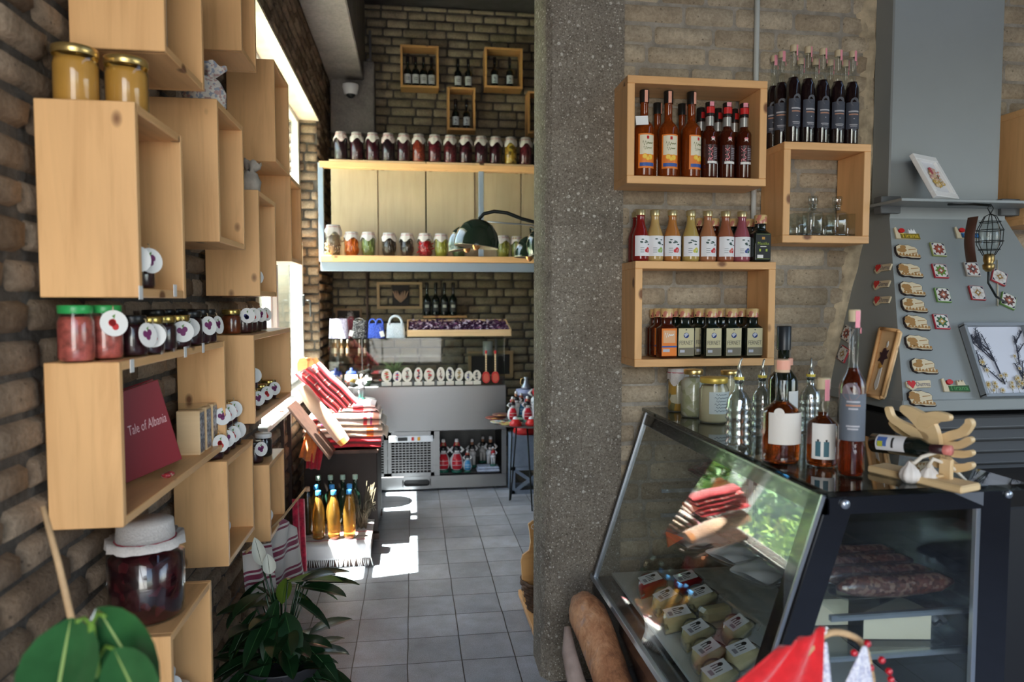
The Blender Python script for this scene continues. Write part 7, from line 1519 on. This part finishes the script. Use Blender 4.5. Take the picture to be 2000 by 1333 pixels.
hero('h_tall', 'tallest brandy bottle with long neck and slate label on the case', 1661, 935, 605, 52, CLEAR, M('slate_label_light', (.12, .14, .17), .6), grey_lab, (.22, .50), 1.2, CORK, .56, .36, (BRD, .68), .03, seal2, -.5)
def two_men(lm_, c, a, b):
    R_ = c['R'] * 1.004; H_ = b - a
    for an_ in (-.35, .15):
        lm_.patch(R_, a + H_ * .08, a + H_ * .5, an_ - .16, an_ + .16, 4, 1); lm_.patch(R_, a + H_ * .5, a + H_ * .56, an_ - .06, an_ + .06, 2, 2)
    return [M('teal_print', (.05, .14, .18), .6), INK]
hero('h_small', 'small squat brandy bottle with white label between the two larger ones', 1605, 917, 738, 64, CLEAR, WHITE, two_men, (.10, .50), .75, CORK, .50, .34, (BRN, .66), .03, lambda h, r, nr: [('tax_seal', MB().patch(nr * 1.3, h - .06, h - .004, .1, .9, 5).mesh('tax_seal', M('pink_seal')))], -.45)
hero('h_big', 'broad round brandy bottle with plain white label and cork', 1524, 912, 702, 77, CLEAR, M('label_offwhite', (.72, .68, .62), .6), lambda lm_, c, a, b: (lm_.add([(c['R'] * math.sin(-.6 + .014 * math.cos(t_) / c['R']), -c['R'] * math.cos(-.6 + .014 * math.cos(t_) / c['R']), b + .016 * math.sin(t_) - .002) for t_ in [j * PI / 8 for j in range(16)]], [tuple(range(16))], 0), [])[1], (.20, .50), 1.15, M('cork_tan', (.62, .45, .30), .7), .52, .32, (BRN, .64), .035, lambda h, r, nr: [('tax_seal', MB().patch(nr * 1.3, h - .028, h - .002, -1.2, 1.2, 6).mesh('tax_seal', PKSEAL)), ('thick_base', MB().lathe([(0, .001), (r * .9, .001), (r * .96, .01), (r * .93, .03), (0, .026)], 28, cap=False).mesh('thick_base', thin_glass('base_glass', (.85, .88, .88))))])
hero('h_wine', 'dark green wine bottle standing behind the broad brandy bottle', 1527, 866, 637, 58, M('olive_glass', (.008, .012, .006), .08, coat=.7), WHITE, lambda *a: [], (.10, .44), 1.1, M('black_foil', (.015, .018, .022), .35), .60, .40, None, .075, lambda h, r, nr: [('neck_label', MB().patch(nr * 1.6, h * .66, h * .72, -1.0, 1.0, 6).mesh('neck_label', PKSEAL))], 1.0, 'wine_bottle')
# cut glass carafes with pourers
def carafe_kit():
    prof = [(0, .003), (.030, 0), (.034, .004)] + [(.034 + .0028 * math.sin(i * 2.2), .008 + .0085 * i) for i in range(15)] + [(.031, .14), (.022, .158), (.013, .166), (.013, .19), (.016, .192), (.016, .196)]
    def w(k, a, r, z): return r * (1 + (.035 * math.sin(16 * a + k * PI) if 3 <= k <= 17 else 0)), z
    g = MB().lathe(prof, 64, wob=w, cap=False); 
    inn = MB().lathe([(.029, .012), (.029, .14), (.011, .165), (.011, .19)], 24, cap=False)
    pr_ = MB().lathe([(.0, .185), (.011, .186), (.014, .20), (.008, .215), (.006, .225), (.0, .226)], 12, cap=False)
    pr_.tube([(0, 0, .215), (0, 0, .235), (.006, 0, .255), (.010, 0, .26)], [.005, .004, .003, .0025], 8)
    return [('cut_glass_body', g.mesh('cut_glass_body', thin_glass('cut_glass', (.84, .88, .88), 1.0, .08, .22))), ('inner_glass', inn.mesh('inner_glass', CLEAR)), ('pourer', pr_.mesh('pourer', M('pourer_metal', (.45, .45, .40), .25, .8))), ('yellow_ring', MB().lathe([(.0145, .197), (.0150, .202), (.0145, .206)], 12, cap=False).mesh('yellow_ring', M('yellow_ring', (.7, .55, .08), .4)))]
CK = kit('carafe', carafe_kit)
for i, (px, py, sc2) in enumerate([(1441, 872, 1.0), (1487, 850, 1.0), (1581, 848, 1.0)]):
    x, y = at(px, py); h = zY([700, 702, 700][i], y, px) - zs; s2 = h / .26; place(CK, 'glass_carafe', ['cut glass carafe with pourer beside the lidded honey jar', 'cut glass carafe with pourer left of the broad brandy bottle', 'cut glass carafe with pourer right of the broad brandy bottle'][i], 'carafe', (x, y, zs), i * .5, 'cut glass carafes', s2)
# jars on the back end of the case
def fixed_jar(key, px, pb, pt, wpx, fill, lid, label, cloth=None, paper=None, lid_h=.016, neck=.9):
    x, y = at(px, pb - wpx * .12); s_ = y / FPX; h = zY(pt, y, px) - zs; r = wpx / 2 * s_; parts = list(jar_parts(key, h, r, fill, lid, lid_h, neck, cloth, 28)); o = place(parts, 'glass_jar', label, 'jar', (x, y, zs), 0)
    if paper:
        m_ = MB().patch(r * 1.01, h * .22, h * .70, -.7, 1.1, 10, 0)
        for k in range(6): squiggle(m_, (.15 + .05 * (k % 2), 0, h * (.64 - .07 * k)), r * (1.1 if k % 2 else .8), h * .035, 1, r * 1.018)
        q = mobj('paper_label', m_.mesh('paper_label', [M('label_mint', (.62, .68, .66), .6), M('pen_ink', (.05, .09, .12), .6)]), o); q['label'] = 'pale handwritten label'
    return o
HNY = M('white_honey', (.62, .54, .34), .45, noise=.06, nscale=12)
fixed_jar('j_honey', 1393, 832, 737, 60, HNY, M('yellow_lid', (.70, .50, .10), .35, .4), 'jar of creamy white honey with handwritten label and yellow lid', None, True)
fixed_jar('j_garlic', 1353, 820, 722, 50, spots('pickled_garlic', [(.45, .44, .28), (.52, .50, .36), (.38, .38, .22), (.55, .54, .42)], 45, .35, .3, .3), GOLD, 'clear jar of pale pickled garlic left of the honey jar', None, None, .014, .75)
fixed_jar('j_citrus', 1323, 808, 722, 40, spots('citrus_peel', [(.20, .18, .08), (.50, .28, .05), (.62, .56, .40), (.28, .24, .10)], 30, .35, .3, .3), WLID, 'leftmost jar on the case with white cloth top and orange peel', MUS, None, .012, .92)
fixed_jar('j_mint', 1424, 822, 724, 40, HNY, GOLD, 'gold lidded jar half hidden behind the cut glass carafe', None, None, .012, .9)
# antler wine holder
pl0, pl1 = onZ(1712, 905, zs + .02), onZ(1898, 946, zs + .02); PD = (pl1 - pl0); PLN = PD.length; PD.normalize(); PN = Vector((PD.y, -PD.x, 0)); PN = PN if PN.y < 0 else -PN
wh = thing('wine_holder', 'pale wooden wine holder cut as antlers on a plank base', 'wine holder', ((pl0 + pl1) / 2).to_tuple()); wh.location.z = zs; WO_ = Vector(wh.location)
ang = math.atan2(PD.y, PD.x); wh.rotation_euler = (0, 0, ang); RI = Matrix.Rotation(-ang, 3, 'Z')
WDP = pine('antler_wood', (.72, .52, .28), (.60, .40, .18), .5)
build(MB().box((0, 0, .009), (PLN, .075, .018), 0, .004), 'base', WDP, wh)
back = .028
def L_(cx_, cy_):   # crop pixel of the 400-px zoom -> local coordinates on the upright plane behind the bottle
    px, py = 1600 + cx_ / 3.3325, 600 + cy_ / 3.3325; p = onP(px, py, WO_ - PN * back, PN); v_ = RI @ (p - WO_); return (v_.x, v_.z)
def stroke(pts, w):
    P2 = [Vector(L_(*p)) for p in pts]; Wd = [x * 1.62 / FPX / 3.3325 for x in w]; lft, rgt = [], []
    # smooth
    fine = []; fw = []
    for i in range(len(P2) - 1):
        for k in range(5):
            t_ = k / 5; p0, p1, p2, p3 = P2[max(i - 1, 0)], P2[i], P2[i + 1], P2[min(i + 2, len(P2) - 1)]
            fine.append(.5 * ((2 * p1) + (p2 - p0) * t_ + (2 * p0 - 5 * p1 + 4 * p2 - p3) * t_ ** 2 + (-p0 + 3 * p1 - 3 * p2 + p3) * t_ ** 3)); fw.append(Wd[i] * (1 - t_) + Wd[i + 1] * t_)
    fine.append(P2[-1]); fw.append(Wd[-1])
    for i, p in enumerate(fine):
        d = (fine[min(i + 1, len(fine) - 1)] - fine[max(i - 1, 0)]).normalized(); n_ = Vector((-d.y, d.x)); lft.append(p + n_ * fw[i] / 2); rgt.append(p - n_ * fw[i] / 2)
    e = (fine[-1] - fine[-2]).normalized(); n_ = Vector((-e.y, e.x)); capp = [fine[-1] + n_ * fw[-1] / 2 * math.cos(a) + e * fw[-1] / 2 * math.sin(a) for a in (PI / 6, PI / 3, PI / 2, 2 * PI / 3, 5 * PI / 6)]
    s0 = (fine[0] - fine[1]).normalized(); n0 = Vector((-s0.y, s0.x)); cap0 = [fine[0] + n0 * fw[0] / 2 * math.cos(a) + s0 * fw[0] / 2 * math.sin(a) for a in (PI / 6, PI / 3, PI / 2, 2 * PI / 3, 5 * PI / 6)]
    return [(p.x, p.y) for p in lft + capp + rgt[::-1] + cap0]
def antler(strokes_, dy, nm='antler', th=.016):
    m_ = MB()
    for pts, w in strokes_: m_.prism(stroke(pts, w), th, 0, Matrix.Translation((0, dy, 0)))
    return build(m_, nm, WDP, wh)
antler([([(455, 665), (475, 720), (530, 760), (600, 800), (690, 850)], [42, 46, 50, 70, 80])], back + .0)
antler([([(450, 760), (490, 800), (560, 830), (680, 860)], [40, 44, 46, 60])], back + .018)
antler([([(560, 665), (620, 700), (700, 770), (740, 850), (760, 960), (780, 1010)], [60, 90, 130, 110, 90, 80])], back + .0, 'head_board'); antler([([(700, 740), (770, 715), (840, 720)], [110, 80, 50])], back - .001, 'antler')
antler([([(760, 870), (840, 840), (905, 820), (950, 770), (950, 750)], [60, 64, 62, 50, 44])], back + .018); antler([([(800, 900), (880, 905), (950, 870)], [50, 52, 44])], back + .019); antler([([(850, 960), (920, 965), (955, 955)], [50, 48, 40])], back + .02)
antler([([(790, 1000), (850, 1050), (920, 1050), (955, 1035)], [60, 60, 52, 42])], back + .02)
build(MB().lathe([(.010, 0), (.013, .004), (.010, .008)], 14, T=Matrix.Translation((PLN * .18, 0, .019))).box((PLN * .22, .012, .04), (.03, .012, .05), 0, .002), 'neck_rest', WDP, wh)
# bottle lying in it
lb = thing('wine_bottle', 'small dark wine bottle lying in the antler holder, landscape label', 'bottle', WO_, 0)
b0 = Vector((L_(405, 880)[0], -.0, L_(405, 870)[1] - .002)); b1 = Vector((L_(915, 925)[0], 0, L_(905, 925)[1])); ax = (b1 - b0); BLn = ax.length; ax.normalize()
lb.rotation_euler = (0, 0, ang)
R_ = .0245; yv = Vector((0, 1, 0)); TB = Matrix.Translation(b0) @ Matrix((yv.cross(ax) * -1, yv, ax)).transposed().to_4x4() if False else Matrix.Translation(b0) @ Matrix((ax.cross(yv) * -1, yv, ax)).transposed().to_4x4()
TB = Matrix.Translation((b0.x, -.006, b0.z)) @ Matrix.Rotation(math.atan2(ax.x, ax.z), 4, 'Y')
build(MB().lathe([(0, .003), (R_ * .8, 0), (R_, .004), (R_, BLn * .60), (R_ * .9, BLn * .66), (R_ * .5, BLn * .74), (R_ * .42, BLn * .80)], 28, cap=False, T=TB), 'glass_body', WINEG, lb)
build(MB().lathe([(R_ * .46, BLn * .77), (R_ * .48, BLn * .93), (0, BLn * .935)], 18, cap=False, T=TB), 'foil', M('red_black_foil', (.03, .01, .012), .35), lb); build(MB().lathe([(R_ * .49, BLn * .93), (R_ * .50, BLn), (0, BLn)], 18, cap=False, T=TB), 'cap', M('coral_cap', (.60, .18, .15), .4), lb)
ll = MB(); ll.patch(R_ * 1.015, BLn * .12, BLn * .50, -1.3, .55, 12, 0, TB)
ll.patch(R_ * 1.025, BLn * .14, BLn * .27, -.9, .1, 6, 1, TB); ll.patch(R_ * 1.03, BLn * .15, BLn * .22, -.4, .15, 5, 2, TB); ll.patch(R_ * 1.025, BLn * .33, BLn * .36, -.9, .2, 5, 3, TB)
build(ll, 'paper_label', [LBW, M('sky_print', (.08, .16, .45), .6), M('lemon_print', (.50, .52, .05), .6), INK], lb)
# garlic
GAR = M('garlic_white', (.74, .70, .66), .5, noise=.06, nscale=30); GST = M('garlic_stem', (.70, .64, .54), .6)
for i, (px, py, r_, sp_) in enumerate([(1772, 942, .0235, [(1786, 905), (1800, 893), (1830, 884), (1858, 888), (1876, 893)]), (1810, 944, .0215, [(1812, 912), (1822, 897), (1845, 905), (1862, 915), (1888, 941)])]):
    p = onZ(px, py, zs); p.z = zs; p.y -= .008; g = thing('garlic_bulb', ['left garlic bulb with its stem looping over the bottle neck', 'right garlic bulb with its stem bent down to the plank end'][i], 'garlic', p, 0, 'garlic bulbs')
    def wob(k, a, r, z): return r * (1 + .06 * math.cos(7 * a)), z
    build(MB().lathe([(0, .002), (r_ * .5, 0), (r_ * .92, r_ * .45), (r_, r_ * .9), (r_ * .82, r_ * 1.4), (r_ * .45, r_ * 1.8), (.004, r_ * 2.3)], 42, wob=wob, cap=False), 'bulb', GAR, g)
    Ys = p.y + .0; pts = [Vector((0, 0, r_ * 2.2))] + [onY(a, b, Ys - .012) - p for a, b in sp_]
    build(MB().tube(pts, [.0045, .0048, .0048, .0045, .004, .0035], 8), 'stem', GST, g)

# ------------------------------------------------------------------ driftwood by the column, hoop with red cloth in front
lg = MB(); rr = random.Random(14); n = 22; A = onY(1132, 1165, 2.62); B = onY(1192, 1333, 2.36); D_ = (B - A); P_l = []; Rl = []
end = A + D_ * 2.3
for k in range(n):
    t_ = k / (n - 1); P_l.append(A.lerp(end, t_) + Vector((.012 * math.sin(5 * t_), .01 * math.sin(4 * t_), 0))); Rl.append(.066 + .010 * t_ + .004 * math.sin(12 * t_))
Rl[0] = .035; Rl[1] = .058
o_ = len(lg.v); lg.tube(P_l, Rl, 22)
lg.v = [tuple(Vector(v) + Vector((rr.uniform(-.002, .002), rr.uniform(-.002, .002), rr.uniform(-.002, .002)))) for v in lg.v]
t = NT('driftwood'); co = t.coord((1, 1, .5)); n1 = t.noise(co, 7, 6, .65); n2 = t.noise(co, 40, 5, .7, 1.0)
c = t.ramp(n1, [(.32, (.16, .07, .04)), (.45, (.46, .21, .10)), (.58, (.60, .33, .18)), (.70, (.42, .33, .31))]); c = t.mix(.5, c, t.ramp(n2, [(.35, (.35, .25, .2)), (.6, (1, 1, 1))]), 'MULTIPLY'); t.base(c); t.p.inputs['Roughness'].default_value = .7; t.bump(n2, .5, .01)
mbk = lg.v
lowz = min(v[2] for v in lg.v); log = thing('driftwood_log', 'thick weathered orange brown driftwood log leaning by the column', 'log', (P_l[0].x, P_l[0].y, 0)); lo = build(lg, 'trunk', t.m, log, -Vector(log.location))
kn = MB(); kp = onY(1160, 1245, 2.50); kn.ball(kp, (.016, .012, .018), 10, 8, jit=.1).ball(onY(1137, 1215, 2.51), (.010, .008, .008), 8, 6); build(kn, 'knot', t.m, log, -Vector(log.location))
rt = MB(); rt.tube([onY(1108, 1225, 2.60), onY(1112, 1275, 2.55), onY(1125, 1330, 2.5), onY(1150, 1400, 2.45), onY(1180, 1520, 2.4)], [.012, .028, .034, .04, .03], 12)
tag(build(rt, 'pale_root', M('grey_root', (.36, .28, .25), .8, noise=.25, nscale=14, bump=.4)), 'pale greyish root piece left of the driftwood log', 'root')
Yh = 1.16; hc = onY(1622, 1345, Yh); hp = thing('hoop_wreath', 'wooden hoop draped with red cloth and silver lace below the case', 'hoop', hc); sH = Yh / FPX * 1.1
RH = .10
T = Matrix.Rotation(.25, 4, 'Z')
build(MB().tube([T @ Vector((RH * math.cos(a), .004 * math.sin(5 * a), RH * math.sin(a))) for a in [i * PI / 24 for i in range(49)]], .0062, 8), 'hoop', M('pale_cane'), hp)
def hpx(px, py, dy=0): return onY(px, py, Yh + dy) - hc
rcl = MB(); q4 = [hpx(1612, 1222, -.01), hpx(1590, 1225, -.02), hpx(1440, 1335, -.03), hpx(1400, 1500, -.03), hpx(1600, 1500, -.02)]
def rf(u, v):
    top = q4[1].lerp(q4[0], u) if u > .0 else q4[1]; a = hpx(1512 + 98 * u, 1272 - 48 * u, -.02).lerp(hpx(1330 + 265 * u, 1430, -.03), v); return a + Vector((0, .006 * math.sin(16 * u + 2 * v), 0))
rcl.sheet(rf, 24, 12); ob = build(rcl, 'red_cloth', M('red_wool', (.62, .012, .018), .9, noise=.12, nscale=60, sheen=.5, bump=.4), hp); md = ob.modifiers.new('thickness', 'SOLIDIFY'); md.thickness = .004
LACE = spots('silver_lace', [(.70, .70, .80), (.60, .60, .72), (.78, .78, .84), (.45, .45, .60)], 260, .4, .2, .6)
for k, (p0, p1, w0, w1) in enumerate([((1611, 1255), (1600, 1420), .006, .045), ((1688, 1262), (1660, 1440), .008, .085)]):
    a, b = hpx(*p0, -.018), hpx(*p1, -.02)
    ob = build(MB().sheet(lambda u, v: a.lerp(b, v) + Vector(((u - .5) * (w0 + (w1 - w0) * min(1, v * 1.5)), .004 * math.sin(14 * u) * v, 0)), 12, 14), 'lace_strip', LACE, hp); md = ob.modifiers.new('thickness', 'SOLIDIFY'); md.thickness = .002
BER = M('red_berry', (.50, .005, .02), .15, coat=.8)
for px, py in ((1694, 1258), (1668, 1276), (1736, 1312), (1740, 1328), (1722, 1290), (1700, 1305)): build(MB().ball(hpx(px, py, -.014), .0065, 12, 8), 'berry', BER, hp)
bdm = MB()
for k in range(16): bdm.ball(hpx(1608 + rr.uniform(-8, 8) - k * .6, 1226 + k * 1.6, -.016), .0028, 6, 4, k % 2)
build(bdm, 'bead_string', [BER, WHITEG], hp)
# ---- garden outside the window
gnd = MB().sheet(lambda u, v: (-1.15 - 24 * u, -4 + 26 * v, -.25 + .25 * math.sin(5 * v + 9 * u) * u), 16, 16)
struct(gnd, 'ground', M('garden_gravel', (.50, .46, .36), .95, noise=.25, nscale=3))
def bush(x, y, z, rx, ry, rz, n, leaf, mat, label, seed):
    r = random.Random(seed); mb = MB(); mb.tube([(0, 0, -z - .25), (0, 0, 0)], .06, 6, 1)
    for i in range(n):
        a, b = r.uniform(0, 2 * PI), math.asin(r.uniform(-1, 1)); q = r.uniform(.55, 1.0) * (1 + .18 * math.sin(3 * a + seed) + .14 * math.sin(5 * b + 2 * a))
        c = Vector((rx * q * math.cos(b) * math.cos(a), ry * q * math.cos(b) * math.sin(a), rz * q * math.sin(b)))
        E_ = Matrix.Translation(c) @ Matrix.Rotation(r.uniform(0, 6.3), 4, 'Z') @ Matrix.Rotation(r.uniform(-1.2, 1.2), 4, 'X')
        l = leaf * r.uniform(.6, 1.2); mb.add([(-l * .35, 0, 0), (0, -l * .6, .1 * l), (l * .35, 0, 0), (0, l * .6, .1 * l)], [(0, 1, 2, 3)], 0, False, E_)
    return tag(build(mb, 'garden_bush', [mat, M('bark', (.12, .08, .05), .9)], None, (x, y, z)), label, 'bush', 'bushes outside the window')
LG = M('light_leaf', (.30, .44, .07), .6); MG = M('mid_leaf', (.10, .22, .05), .6)
bush(-3.6, 7.5, .7, .9, 1.3, 1.0, 2600, .13, LG, 'light green bush nearest the window glass', 2)
bush(-4.6, 11.5, 1.2, 1.6, 2.0, 1.6, 3200, .18, MG, 'mid green bush seen through the far end of the window', 3)
bush(-3.4, 3.2, .8, 1.0, 1.3, 1.1, 2400, .14, MG, 'mid green bush outside the near end of the window', 5)
bush(-8.2, 7.4, 2.6, 2.0, 3.0, 2.4, 3600, .26, MG, 'tall dark green tree behind the garden bushes', 6)
bush(-9.0, 15.5, 2.6, 2.4, 3.2, 2.6, 3600, .26, LG, 'tall pale green tree far off in the garden', 7)
